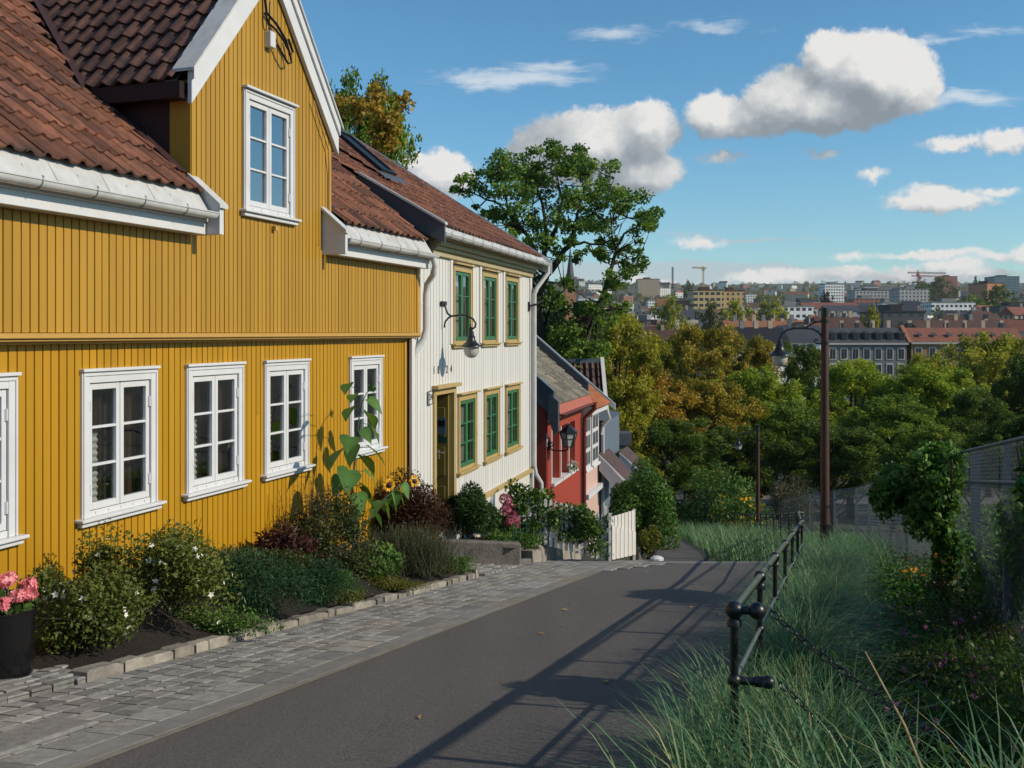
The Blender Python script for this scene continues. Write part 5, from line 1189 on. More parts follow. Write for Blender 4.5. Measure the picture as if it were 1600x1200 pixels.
# climbing vine over the picket fence
r = np.random.default_rng(71); vn = thing('climbing_vine', 'broad leaved green vine smothering the white picket fence', 'vine', f0.lerp(f1, .5))
pts = []; od = []
for k in range(34):
    a = r.uniform(0, 1); c = npv(f0.lerp(f1, a)) + (r.normal() * .06, r.normal() * .10, .22 + .62 * r.uniform() * (1.12 - .35 * a)); m = 150; q = unit(r.normal(size=(m, 3))); pts.append(c + q * (r.uniform(0, 1, m) ** .5)[:, None] * .19); od.append(q)
for k in range(5):
    c = npv(f1) + (.05, .02, -.1 + .22 * k); m = 60; q = unit(r.normal(size=(m, 3))); pts.append(c + q * .10); od.append(q)
pts, od = np.concatenate(pts), np.concatenate(od); meshobj('foliage', leaf_mesh('vine_leaves', pts, .075, r.uniform(0, 1, len(pts)), L_vine, r, .6, .3, od, .2), vn)
mb = MB(); [mb.tube([f0.lerp(f1, k / 9), f0.lerp(f1, k / 9 + .04) + Vector((0, -.03, .3)), f0.lerp(f1, k / 9 + .09) + Vector((0, 0, .7))], [.012, .008, .004], 5) for k in range(9)]; mb.build('stem', m_bark, vn)
wp = W2(s2(887), .12, -3.78); wf_ = thing('window_plant', 'small white flowering plant on the window sill of the red house', 'flowers', wp)
q = unit(r.normal(size=(60, 3))); flowers(wf_, 'blossom', npv(wp) + (0, 0, .12) + q * r.uniform(.1, 1, (60, 1)) * (.24, .24, .16), .045, L_petal_w, r, 5, q); pts = npv(wp) + (0, 0, .06) + unit(r.normal(size=(200, 3))) * r.uniform(.1, 1, (200, 1)) * (.24, .24, .12); meshobj('foliage', leaf_mesh('sill_leaves', pts, .06, r.uniform(0, 1, 200), L_mid, r), wf_)
# bare climber in the gap between white and red house
mb = MB(); cl = W2(s2(838), 0, -4.2)
for k in range(40):
    x = r.uniform(-.3, .3); p = W2(r0 - .10 + r.normal() * .03, -.2 - .6 * r.uniform(), -6.0); mb.tube([p, p + Vector((r.normal() * .1, r.normal() * .05, 1.2)), p + Vector((r.normal() * .15, r.normal() * .06, 2.0 + r.uniform() * .8))], [.014, .012, .006], 4, cap=False)
tag(mb.build('bare_climber', m_bark), 'bare woody climber on the shaded side wall of the red house', 'climber')
# hedge beyond the gate, yellowing tree over it
shrub('hedge', 'tall ivy clad hedge just beyond the white gate', 'hedge', (3.35, 25.5, G(0, 25.5) + 1.1), (.85, 1.9, 1.35), 15000, .09, L_vine, seed=20, nl=30, lobe=.3, shell=.25, foot=G(0, 25), flat=.95, stem=False)
shrub('small_plant', 'yellow green low plant at the foot of the hedge by the gate', 'plant', (2.62, 19.0, G(0, 19) + .3), (.22, .25, .32), 1100, .06, L_ygreen, seed=21, nl=8, foot=G(0, 19))
shrub('small_plant', 'pale dry yellow plant at the path edge by the pink wall', 'plant', (7.1, 50, G(0, 50) + .5), (.6, .8, .6), 1200, .13, L_ygreen, seed=22, nl=8, foot=G(0, 50))
# ================================================================ grass and meadow on the right
gr = np.random.default_rng(81)
M_LEAF = M('fallen_leaf', (.30, .20, .06), .7, .3, 20, 0, island=.4)
def blades(name, label_kind, n, smin, smax, tmin, tmax, L0, L1, w, mat, tuft=.12, lean=(.05, .5), droop=.9, ntuft=40, seg=4, t0=.0, t1=1.0, gdir=None, fn=None):
    tf = np.stack([gr.uniform(smin, smax, ntuft), gr.uniform(tmin, tmax, ntuft)], 1)
    k = gr.integers(0, ntuft, n); st = tf[k] + gr.normal(size=(n, 2)) * tuft
    if fn is not None: st[:, 1] = np.minimum(np.maximum(st[:, 1], tmin - .05), tmax + .2)
    X = SA * st[:, 0] + CA * st[:, 1]; Y = CA * st[:, 0] - SA * st[:, 1]
    Z = np.where(Y < 17.5, -(1.5 + .146 * Y), np.interp(Y, KX, KZ))
    roots = np.stack([X, Y, Z - .02], 1)
    tv = gr.uniform(0, 1, ntuft)[k] * .3 + gr.uniform(0, .5, n); tv = np.where(gr.uniform(0, 1, n) > .94, gr.uniform(.8, 1, n), tv * (t1 - t0) + t0)
    me = blade_mesh(name, roots, gr.uniform(L0, L1, n), gr.uniform(*lean, n), w, tv, mat, gr, droop, seg, gdir)
    return tag(meshobj(name, me), kind='stuff')
blades('lyme_grass', '', 6000, 6.2, 13.4, -.40, -.20, .55, 1.0, .0075, L_lyme, .09, (.1, .65), 1.1, 60, fn=1)
blades('lyme_grass', '', 5600, 9.0, 14.6, -.36, -.16, .5, .95, .0075, L_lyme, .12, (.1, .7), 1.1, 30, fn=1)
blades('lyme_grass', '', 2200, 3.9, 5.6, -.60, -.1, .42, .78, .010, L_lyme, .09, (.08, .55), .8, 22, fn=1)
blades('lyme_grass', '', 1250, 2.5, 3.7, -.40, .9, .42, .95, .015, L_lyme, .10, (.05, .6), .7, 26, seg=5)
blades('lyme_grass', '', 2600, 14.5, 19, -.6, .3, .5, .9, .008, L_lyme, .2, (.1, .7), 1.0, 24)
def strip_grass(name, poly, n, L0, L1, w, mat):
    yv = gr.uniform(poly[0][0], poly[-1][0], n); a = np.interp(yv, [p[0] for p in poly], [p[1] for p in poly]); b = np.interp(yv, [p[0] for p in poly], [p[2] for p in poly])
    xv = a + (b - a) * gr.uniform(0, 1, n); roots = np.stack([xv, yv, np.interp(yv, KX, KZ) - .02], 1)
    cl = np.sin(xv * 3.1 + yv * 1.7) * .5 + .5
    return tag(meshobj(name, blade_mesh(name, roots, gr.uniform(L0, L1, n) * (.6 + .5 * cl), gr.uniform(.05, .6, n), w, cl * .35 + gr.uniform(0, .5, n), mat, gr, 1.0, 3)), kind='stuff')
strip_grass('verge_grass', [(18.0, 3.7, 7.0), (20, 4.0, 7.5), (24, 4.7, 8.6), (32, 5.7, 9.3), (42, 6.9, 10.2), (60, 9.8, 12), (75, 12.6, 15)], 16000, .4, .85, .016, L_lyme)
# dark leafy ground cover under the fence, clover heads in it
n = 34000; s = gr.uniform(2.2, 17, n); t = gr.uniform(-.05, 1.7, n) + gr.normal(size=n) * .05; h = gr.uniform(0, 1, n) ** 1.5 * .42 * (.5 + .5 * np.sin(s * 2.3 + t * 3) ** 2) + .02
X, Y = SA * s + CA * t, CA * s - SA * t; Z = np.where(Y < 17.5, -(1.5 + .146 * Y), np.interp(Y, KX, KZ))
cl = np.sin(s * 1.9) * np.cos(t * 3.3 + s) * .25 + .3
tag(meshobj('ground_cover', leaf_mesh('ground_cover', np.stack([X, Y, Z + h], 1), .05, cl + gr.uniform(0, .4, n), L_fore, gr, .45, .8)), kind='stuff')
blades('meadow_grass', '', 9000, 2.3, 14, .0, 1.6, .2, .55, .004, L_fore, .15, (.05, .6), .9, 90, seg=3)
n = 150; s = gr.uniform(3.0, 9.5, n); t = gr.uniform(.15, 1.3, n)
ck = []
for i in range(n):
    p = npv(ST(float(s[i]), float(t[i]), float(gr.uniform(.28, .55)))); q = unit(gr.normal(size=(26, 3))); ck.append((p + q * .011, q))
cp = np.concatenate([c[0] for c in ck]); cq = np.concatenate([c[1] for c in ck])
tag(meshobj('clover_flowers', leaf_mesh('clover_flowers', cp, .015, gr.uniform(0, 1, len(cp)), L_clover, gr, .5, 0, cq, 1, cq, .8)), kind='stuff')
for s_, t_, m_, lb_ in ((8.6, .32, L_mid, 'green leafy weed clump right of the lyme grass in the foreground verge'), (9.6, .55, L_vine, 'deep green weed clump between lyme grass and wire fence'), (12.6, .45, L_bright, 'fresh green weed clump behind the yellow flowered plant'), (7.3, .65, L_oreg, 'brownish green weed clump near the second fence bay'), (14.2, .5, L_mid, 'far green weed clump at the foot of the near lamp post'), (6.2, .35, L_mid, 'low green weed clump in front of the clover')):
    shrub('weed_clump', lb_, 'plant', ST(s_, t_, .13), (.28, .36, .16), 1700, .06, m_, seed=int(s_ * 10), aspect=.4, nl=14, shell=.6, foot=ST(s_, t_).z, group='weeds on the verge', ns=12)
shrub('leafy_plant', 'light green leafy plant with yellow flowers beside the lyme grass', 'plant', ST(10.6, .52, .20), (.30, .55, .24), 3000, .07, L_bright, seed=23, aspect=.4, nl=16, shell=.6, foot=ST(10.6, .6).z)
op = shrub('orange_flower_plant', 'wispy plant with orange daisies in front of the chain link fence', 'plant', ST(11.6, .85, .24), (.3, .45, .26), 1200, .06, L_oreg, seed=24, aspect=.25, nl=12, shell=.8, foot=ST(11.6, .9).z)[0]
for k in range(22):
    hp = npv(ST(11.0 + 1.3 * gr.uniform(), .55 + .5 * gr.uniform(), .36 + .3 * gr.uniform())); flowers(op, 'flower', hp[None], .03, L_orange, gr, 9, np.array([[0, -.4, 1.]]), .1)
shrub('dry_herb', 'brown seeded herb tangled at the base of the fence', 'plant', ST(9.0, .92, .3), (.22, .6, .18), 1000, .035, L_oreg, seed=25, nl=14, shell=.8, foot=ST(9, .9).z)
for k in range(16):
    s_, t_ = gr.uniform(5.5, 16.5), gr.uniform(-3.9, -1.0); lm = MB(); c = ST(s_, t_, .022); a = gr.uniform(0, 6.28); L = gr.uniform(.03, .055); d = Vector((math.cos(a), math.sin(a), .1)); e = Vector((-d.y, d.x, .2))
    lm.add([c - d * L, c + e * L * .5, c + d * L, c - e * L * .5 + Vector((0, 0, .012))], [(0, 1, 2, 3)])
    ob = lm.build('fallen_leaf', M_LEAF); tag(ob, 'small dry fallen leaf lying on the asphalt', 'leaf', 'fallen leaves on the road')
# single dry stalk leaning across the grass
b = ST(3.1, .42); MB().tube([b, b + Vector((-.10, .02, .35)), b + Vector((-.26, .06, .78)), b + Vector((-.36, .1, .98))], [.005, .0045, .004, .002], 6).build('dry_stalk', M('dry_straw', (.33, .25, .12), .6, .2, 10, 0), smooth=60)
tag(bpy.data.objects['dry_stalk'], 'long straw coloured stalk leaning across the foreground grass', 'stalk')
# vines on the chain link fence
def hanging_vine(name, label, s, parts, n, size, seed, nst=7):
    r = np.random.default_rng(seed); o = thing(name, label, 'vine', ST(s, 1.15)); P_, Q_ = [], []
    for ds_, dt, h, rs, rt, rh, w in parts:
        m = int(n * w); pts, od, cv = lobes(r, (0, 0, 0), (rs * 1.1, rt * 1.1, rh * 1.15), m, .42, 22, .6); c = npv(ST(s + ds_, 1.15 + dt, h)); d = np.array([SA, CA, 0]); nn = np.array([CA, -SA, 0])
        P_.append(c + pts[:, :1] * d + pts[:, 1:2] * nn + pts[:, 2:] * np.array([0, 0, 1.])); Q_.append(od)
    pts, od = np.concatenate(P_), np.concatenate(Q_)
    meshobj('foliage', leaf_mesh(name, pts, size, r.uniform(0, 1, len(pts)) * .75 + .1, L_ivy, r, .6, .2, od, .25, np.tile([0, 0, -1.], (len(pts), 1)), .35), o)
    mb = MB(); [mb.tube([ST(s + r.normal() * .15, 1.18, 0), ST(s + r.normal() * .25, 1.15, .9), ST(s + r.normal() * .35, 1.05, 1.7)], [.012, .010, .005], 5) for k in range(nst)]; (mb.build('stem', m_bark, o) if nst else None)
hanging_vine('hop_vine', 'bushy green hop vine hanging over the chain link fence', 12.5, [(0, -.20, 1.60, .7, .40, .30, .32), (.3, -.60, 1.36, .5, .32, .36, .26), (-.2, -.25, 1.15, .5, .30, .42, .24), (-.3, -.10, .60, .2, .16, .80, .20)], 15000, .075, 91)
hanging_vine('hop_vine', 'green hop vine on the fence past the right edge of the view', 6.8, [(0, .15, 1.5, .5, .3, .42, .7), (0, .15, .9, .4, .25, .6, .3)], 4200, .09, 92)
hanging_vine('ivy_screen', 'leafy ivy climbing behind the wire mesh at the right edge of the view', 8.6, [(-.5, .20, 1.15, .7, .12, .62, .5), (.5, .20, .85, .9, .12, .6, .5)], 9000, .075, 93, 0)
# hedge and leaves behind the near fence
shrub('hedge', 'dark leafy hedge behind the near end of the chain link fence', 'hedge', ST(4.0, 2.35, .45), (.9, 2.6, .62), 11000, .09, L_ivy, seed=26, nl=30, lobe=.33, shell=.3, foot=ST(4, 2.3).z, flat=.95)
shrub('hedge', 'green shrubs growing through the wire behind the second fence post', 'hedge', ST(9.6, 2.2, .40), (.7, 2.4, .55), 9000, .09, L_ivy, seed=27, nl=24, lobe=.33, shell=.4, foot=ST(9.6, 2.3).z, flat=.95)
shrub('hedge', 'shaded bushes behind the bend of the chain link fence', 'hedge', (9.6, 19.5, G(0, 19.5) + .45), (1.3, 2.8, .7), 7000, .11, L_ivy, seed=28, nl=24, lobe=.33, shell=.4, foot=G(0, 19.5), flat=.95)
# yellow daisies and bushes beyond the bend
yd, pts, od = shrub('yellow_daisy_plant', 'clump of yellow daisies around the middle lamp post', 'plant', (9.9, 43.2, G(0, 43) + .8), (1.3, 1.0, .85), 2600, .11, L_mid, seed=29, nl=14, foot=G(0, 43))
idx = gr.choice(len(pts), 90); each_flower(yd, 'flower', pts[idx] + od[idx] * .1, .10, L_petal_y, gr, 6, od[idx])
shrub('roadside_bush', 'large green bush left of the middle lamp post', 'bush', (10.6, 51, G(0, 51) + 1.6), (1.9, 1.8, 2.0), 7000, .15, L_mid, seed=30, nl=22, lobe=.36, foot=G(0, 51))
shrub('roadside_bush', 'grey green bush right of the middle lamp post', 'bush', (13.6, 49.0, G(0, 49) + 1.5), (1.25, 1.3, 1.5), 4500, .14, L_lav, seed=31, aspect=.3, nl=18, lobe=.36, foot=G(0, 49))
shrub('roadside_bush', 'low bright bush at the corner of the far wire fence', 'bush', (9.6, 52.2, G(0, 52) + .8), (.55, .8, 1.0), 2200, .13, L_vine, seed=32, nl=12, foot=G(0, 52))
shrub('roadside_bush', 'dark bush at the end of the path by the street', 'bush', (12.2, 70, G(0, 70) + .9), (1.3, 1.5, 1.4), 2600, .16, L_vine, seed=33, nl=14, foot=G(0, 70))
# ================================================================ trees
def make_tree(seed, H, Rc, mat, leaf, nclump=130, lpc=150, trunk=.28, rt=.28, squash=1.0, clump_r=.11, droop=0.0):
    """trunk + limbs mesh and crown mesh, foot at the origin"""
    r = np.random.default_rng(seed); z0 = H * trunk
    nl = 12; lc = []
    for k in range(nl):
        a = k * 2.4 + r.uniform(-.4, .4); f = (k + .5) / nl; zz = z0 + (H - z0) * (.18 + .68 * f); rr = Rc * (math.sin(math.pi * (.22 + .66 * f)) ** .8) * r.uniform(.35, .72)
        lc.append((rr * math.cos(a), rr * math.sin(a), zz, r.uniform(.30, .46)))
    lc.append((0, 0, H * .86, .34)); lc = np.array(lc)
    mb = MB(); top = Vector((r.normal() * .3, r.normal() * .3, H * .8))
    tr = [Vector((0, 0, -.4)), Vector((r.normal() * .1, r.normal() * .1, z0 * .6)), Vector((r.normal() * .2, r.normal() * .2, z0 * 1.3)), top * .7, top]
    mb.tube(tr, [rt * 1.25, rt, rt * .8, rt * .45, rt * .12], 8)
    for x, y, z, q in lc:
        st = Vector((x * .12, y * .12, max(z0 * .75, z - H * .30))); e = Vector((x, y, z)); mb.tube([st, st.lerp(e, .5) + Vector((0, 0, -.03 * H)), e, e + Vector((x * .25, y * .25, H * .05))], [rt * .42, rt * .3, rt * .16, rt * .05], 6)
    pts, od, tint = [], [], []
    for c in range(nclump):
        k = r.integers(0, len(lc)); x, y, z, q = lc[k]; d = unit(r.normal(size=(1, 3)))[0]; d[2] = d[2] * .9 + .15
        cc = np.array([x, y, z]) + d * q * Rc * (r.uniform(.25, 1) ** .5) * np.array([1, 1, .85 * squash])
        m = int(lpc * r.uniform(.6, 1.4)); u = unit(r.normal(size=(m, 3))); rr = clump_r * Rc * r.uniform(.7, 1.5)
        p = cc + u * (r.uniform(0, 1, m) ** .6)[:, None] * rr * np.array([1.0, 1.0, .95]); 
        if droop: p[:, 2] -= droop * r.uniform(0, 1, m) ** 2 * Rc * .25
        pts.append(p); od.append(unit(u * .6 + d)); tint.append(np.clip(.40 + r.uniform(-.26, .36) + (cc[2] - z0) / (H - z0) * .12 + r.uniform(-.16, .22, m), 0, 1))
    pts, od, tint = np.concatenate(pts), np.concatenate(od), np.concatenate(tint)
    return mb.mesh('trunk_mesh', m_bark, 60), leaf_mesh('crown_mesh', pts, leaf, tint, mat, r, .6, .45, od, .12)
TM = {k: make_tree(200 + i, 15, 5.2, TREES['green'], .22, 170, 240, .22, .26, sq, .115, dr) for i, (k, sq, dr) in enumerate((('a', 1, 0), ('b', 1.1, 0), ('c', .9, 0), ('w', 1.0, .9)))}
CROWN_MATS = {}
def plant_tree(name, label, X, Y, top, width, kind, form='a', group=None, rot=None, foot=None):
    zb = G(X, Y) if foot is None else foot; H = top - zb; tm, cm = TM[form]
    o = thing(name, label, 'tree', (X, Y, zb), group)
    t = bpy.data.objects.new('trunk', tm); c = bpy.data.objects.new('crown', cm)
    for q in (t, c): COL.objects.link(q); q.parent = o
    c.material_slots[0].link = 'OBJECT'; c.material_slots[0].material = TREES[kind]
    bw, bh = (10.5, 9.6) if form == 'f' else (10.4, 15); k = width / bw; o.scale = (k, k, H / bh); o.rotation_euler = (0, 0, rot if rot is not None else rng.uniform(0, 6.28)); return o
# px centre, px top, px width, distance, kind, form, label
FOREST = [
 (962, 478, 200, 62, 'yellow', 'a', 'tree with golden yellow upper leaves rising left behind the dark tiled roof'),
 (905, 520, 120, 57, 'green', 'b', 'green leafy tree behind the red house roof'),
 (1000, 560, 215, 66, 'orange', 'c', 'large orange brown autumn tree right of the dark tiled roof'),
 (1085, 500, 175, 86, 'olive', 'a', 'olive brown tree in the middle of the wood below the yellow office block'),
 (1165, 515, 170, 92, 'olive', 'b', 'olive tree rising just left of the hanging street lamp head'),
 (1050, 650, 210, 56, 'dark', 'a', 'dark green tree shading the lower end of the path'),
 (1120, 585, 190, 70, 'olive', 'c', 'shaded olive tree in the centre of the wood'),
 (1185, 566, 180, 76, 'bright', 'b', 'fresh green tree under the hanging street lamp head'),
 (1262, 528, 130, 98, 'dark', 'c', 'dark round tree directly behind the near lamp post'),
 (1330, 556, 210, 80, 'bright', 'a', 'fresh green tree right of the near lamp post'),
 (1445, 562, 200, 78, 'bright', 'b', 'fresh green rounded tree below the red roofed tenement'),
 (1235, 620, 190, 70, 'green', 'a', 'mid green tree below the dark round tree'),
 (1545, 505, 215, 96, 'willow', 'w', 'tall yellow green willow at the right side of the wood'),
 (1455, 540, 150, 112, 'willow', 'w', 'smaller willow in front of the ochre tenement'),
 (1610, 540, 150, 84, 'dark', 'c', 'dark tree at the far right edge below the willow'),
 (1520, 600, 150, 66, 'dark', 'a', 'dark green tree above the hop vine'),
 (1395, 612, 190, 66, 'green', 'c', 'mid green tree behind the bend of the chain link fence'),
 (1150, 660, 190, 62, 'dark', 'b', 'dark tree above the middle lamp post'),
 (1300, 655, 200, 60, 'dark', 'c', 'dark shaded tree low behind the near lamp post'),
 (1590, 640, 170, 48, 'dark', 'b', 'dark bushy tree above the near fence panel'),
 (1460, 660, 170, 54, 'green', 'a', 'green tree low behind the hop vine'),
 (1700, 560, 230, 75, 'green', 'a', 'green tree just past the right edge of the wood'),
 (990, 700, 90, 40, 'yellow', 'c', 'small yellow green tree above the ivy clad hedge'),
 (930, 560, 130, 70, 'green', 'c', 'green tree filling the gap left of the orange tree'),
 (1030, 520, 130, 98, 'yellow', 'b', 'yellow leaved tree seen between the golden and the olive tree'),
 (880, 500, 150, 72, 'green', 'a', 'green tree crown low behind the gable of the white house'),
 (1380, 580, 120, 105, 'green', 'b', 'green treetop below the grey tenement'),
]
for px, py, w, Y, kind, form, lb in FOREST:
    plant_tree('woodland_tree', lb, (px - 800) / F * Y, Y, (520 - py) / F * Y, w / F * Y * 1.05, kind, form, 'trees in the wood below the street')
# tree behind the yellow roof
ht = plant_tree('roadside_tree', 'tall green and rust leaved tree behind the ridge of the yellow house', (566 - 800) / F * 38, 38, (520 - 92) / F * 38, 6.2, 'green', 'b', None, 1.0, -7.5)
cr = [c for c in ht.children if c.name.startswith('crown')][0]
rr = np.random.default_rng(77)
pts = []
for k in range(14):
    c = P(570 + rr.uniform(-40, 60), 190 + rr.uniform(-45, 60), 35.6 + rr.uniform(-.8, 1.2)); q = unit(rr.normal(size=(120, 3))); pts.append(npv(c) + q * rr.uniform(0, 1, (120, 1)) ** .5 * .45)
pts = np.concatenate(pts); wm = Matrix.LocRotScale(ht.location, ht.rotation_euler, ht.scale).inverted()
me = leaf_mesh('rust_leaves', pts, .2, rr.uniform(.2, 1, len(pts)), TREES['orange'], rr, .6)
me.transform(wm); o_ = bpy.data.objects.new('rust_foliage', me); COL.objects.link(o_); o_.parent = ht
# the big open maple behind the red house, limbs modelled one by one
HT = 44.0
mt = thing('maple_tree', 'big open crowned tree with dark forked trunk rising behind the red house', 'tree', (1.35, HT, G(1.35, HT)))
rm = np.random.default_rng(301)
def hp(px, py, d=0.0): return P(px, py, HT) + Vector((0, d, 0))
LIMBS = [
 ([(852, 720), (850, 600), (846, 540), (838, 490), (841, 455), (852, 430)], [.42, .36, .31, .26, .23, .2], 0, 0),
 ([(850, 585), (826, 540), (830, 500), (822, 455), (828, 425), (840, 395)], [.26, .22, .18, .14, .1, .07], .6, 1.0),
 ([(852, 430), (872, 408), (889, 385), (896, 355), (905, 325), (912, 295), (920, 268)], [.17, .14, .12, .09, .06, .04, .02], 0, -.8),
 ([(852, 432), (850, 400), (856, 370), (852, 340), (846, 310), (838, 275), (840, 255)], [.16, .13, .10, .08, .06, .035, .015], 0, .8),
 ([(850, 415), (833, 385), (818, 362), (798, 335), (772, 316), (742, 305), (712, 299)], [.12, .10, .08, .06, .045, .03, .012], 0, -.5),
 ([(818, 362), (800, 345), (790, 310), (780, 275), (768, 262)], [.07, .055, .04, .025, .012], -.2, -1.4),
 ([(856, 385), (872, 350), (880, 312), (874, 275), (868, 248)], [.10, .08, .06, .035, .014], 0, 1.6),
 ([(889, 385), (912, 379), (938, 384), (950, 392), (958, 398)], [.07, .055, .04, .025, .012], 0, -1.2),
 ([(896, 360), (925, 335), (950, 305), (962, 275)], [.07, .05, .035, .014], -.5, .6),
 ([(860, 600), (880, 545), (905, 508), (930, 488), (941, 468), (948, 440), (956, 415), (962, 390), (974, 366), (998, 352), (1024, 344)], [.24, .21, .19, .16, .13, .11, .09, .07, .05, .035, .014], .3, -.4),
 ([(956, 415), (972, 408), (990, 400), (1006, 388)], [.05, .035, .022, .01], 0, .5),
 ([(962, 390), (955, 365), (952, 340), (958, 318)], [.05, .035, .025, .01], 0, -.7),
 ([(930, 488), (945, 486), (962, 482)], [.11, .08, .05], -.4, -.6),
 ([(846, 520), (856, 490), (862, 470), (880, 455)], [.10, .07, .05, .02], .2, -1.2),
 ([(841, 455), (815, 420), (790, 395), (770, 370)], [.09, .06, .035, .012], 0, 1.4),
 ([(905, 325), (940, 340), (970, 350), (985, 335)], [.05, .035, .02, .01], -.6, 1.2)]
mb = MB(); nodes = []
for pts_, rad_, d0, d1 in LIMBS:
    path = [hp(x, y, d0 + (d1 - d0) * k / (len(pts_) - 1)) for k, (x, y) in enumerate(pts_)]
    fine = []; fr = []
    for k in range(len(path) - 1):
        for j in range(3):
            q = path[k].lerp(path[k + 1], j / 3); fine.append(q + Vector(rm.normal(size=3) * .03 * (j > 0))); fr.append(rad_[k] + (rad_[k + 1] - rad_[k]) * j / 3)
    fine.append(path[-1]); fr.append(rad_[-1]); mb.tube(fine, fr, 7); nodes += [q for q in fine if q.z > 1.0]
CL = [(850, 250, 22), (838, 262, 20), (790, 252, 20), (812, 262, 22), (772, 262, 16), (880, 252, 20), (905, 243, 18), (914, 262, 20), (955, 268, 17), (950, 290, 18), (968, 300, 18), (984, 322, 18), (1008, 345, 15), (1022, 336, 12), (1010, 330, 12), (755, 275, 14), (742, 292, 14), (722, 297, 12), (712, 300, 8), (768, 300, 18), (795, 285, 22), (825, 288, 22), (857, 285, 22), (888, 285, 22), (918, 300, 22), (940, 322, 20), (966, 338, 18), (800, 315, 22), (830, 322, 22), (862, 318, 22), (893, 322, 22), (918, 342, 20), (940, 358, 18), (780, 335, 17), (806, 350, 18), (832, 358, 18), (862, 352, 18), (890, 352, 18), (765, 333, 10), (800, 372, 14), (820, 385, 14), (880, 378, 14), (905, 392, 12), (930, 398, 10), (965, 372, 14), (985, 402, 15), (1000, 412, 13), (978, 425, 14), (955, 438, 12), (992, 385, 10), (845, 385, 12), (865, 405, 9), (795, 400, 10), (938, 398, 12), (760, 355, 10), (745, 328, 8), (890, 250, 14), (862, 240, 13), (1000, 360, 14), (945, 375, 10), (970, 450, 12), (910, 270, 18)]
LOW = [(862, 470, 16), (882, 482, 18), (870, 500, 20), (900, 500, 18), (920, 478, 14), (890, 522, 20), (915, 530, 20), (865, 535, 18), (845, 470, 12), (940, 510, 14), (900, 548, 22), (930, 545, 18), (950, 470, 14), (975, 478, 12), (838, 430, 12), (850, 555, 16), (880, 560, 20), (960, 505, 14)]
LOW += [(858, 450, 14), (875, 470, 18), (905, 485, 16), (925, 500, 18), (880, 540, 20), (860, 520, 16), (905, 565, 20), (935, 565, 20), (835, 410, 12), (890, 440, 12)]
pts, od, tint = [], [], []
for x, y, rp_ in CL + LOW:
    low = (x, y, rp_) in LOW
    for j in range(4):
        dd = rm.normal() * 1.5 if not low else rm.normal() * 1.0 + .5
        c = hp(x + rm.normal() * rp_ * .45, y + rm.normal() * rp_ * .42, dd); rr_ = rp_ / F * HT * .82 * rm.uniform(.7, 1.15)
        nn = min(nodes, key=lambda q: (q - c).length + max(0, q.z - c.z) * .6)
        if (nn - c).length < 3.2 or j == 0: mb.tube([nn, nn.lerp(c, .55) + Vector((0, 0, -.08)), c], [.028, .018, .008], 4, cap=False)
        m = int(80 * (rr_ / .42) ** 1.6) + 20; u = unit(rm.normal(size=(m, 3))); pts.append(npv(c) + u * (rm.uniform(0, 1, m) ** .5)[:, None] * rr_ * np.array([1.1, 1.1, .8])); od.append(u); tint.append(np.clip(.48 + rm.uniform(-.3, .3) + rm.uniform(-.2, .25, m), 0, 1))
mb.build('trunk', m_bark, mt, smooth=60)
pts, od, tint = np.concatenate(pts), np.concatenate(od), np.concatenate(tint)
meshobj('crown', leaf_mesh('maple_crown', pts, .17, tint, TREES['hero'], rm, .62, .4, od, .12), mt)
# ================================================================ the city across the valley
def wallmat(name, base, win=(.03, .035, .045), sx=3.2, sz=3.0, ww=.42, wh=.5):
    m, t, out = newmat(name)
    co = t.n('ShaderNodeTexCoord').outputs['Object']; sep = t.n('ShaderNodeSeparateXYZ'); t.put(sep.inputs[0], co)
    u = t.math('FRACT', t.math('DIVIDE', t.math('ADD', sep.outputs[0], sep.outputs[1]), sx)); v = t.math('FRACT', t.math('DIVIDE', sep.outputs[2], sz))
    a = t.math('LESS_THAN', t.math('ABSOLUTE', t.math('SUBTRACT', u, .5)), ww / 2); b = t.math('LESS_THAN', t.math('ABSOLUTE', t.math('SUBTRACT', v, .55)), wh / 2)
    nrm = t.n('ShaderNodeNewGeometry').outputs['Normal']; s2_ = t.n('ShaderNodeSeparateXYZ'); t.put(s2_.inputs[0], nrm)
    w = t.math('MULTIPLY', t.math('MULTIPLY', a, b), t.math('LESS_THAN', t.math('ABSOLUTE', s2_.outputs[2]), .3))
    n_ = t.noise(co, .3, 3); col = t.mix(w, t.mix(t.maprange(n_, .3, .7), sc(base, .88), sc(base, 1.1)), win)
    bs = t.n('ShaderNodeBsdfPrincipled'); t.put(bs.inputs['Base Color'], col); t.put(bs.inputs['Roughness'], t.math('MULTIPLY_ADD', w, -.5, .75)); t.put(out.inputs[0], bs.outputs[0]); return m
CW = {'cream': wallmat('cream_render', (.60, .50, .36)), 'white': wallmat('white_render', (.74, .72, .67)), 'grey': wallmat('grey_render', (.36, .35, .34)), 'ochre': wallmat('ochre_render', (.48, .33, .15)), 'brick': wallmat('red_brick_wall', (.28, .11, .07)), 'tan': wallmat('tan_render', (.42, .32, .22)), 'slabwhite': wallmat('white_panel', (.74, .73, .70), sx=2.6, sz=2.9, ww=.6, wh=.45), 'dark': wallmat('dark_panel', (.06, .06, .065)), 'blue': wallmat('blue_glass_wall', (.10, .16, .20), (.05, .09, .13), 2.0, 3.0, .8, .7), 'yellowbrick': wallmat('yellow_brick_wall', (.50, .37, .17), (.03, .03, .035), 3.4, 3.5, .72, .5), 'orangebrick': wallmat('orange_brick_wall', (.42, .16, .08), (.3, .28, .25), 4.5, 3.0, .2, .35)}
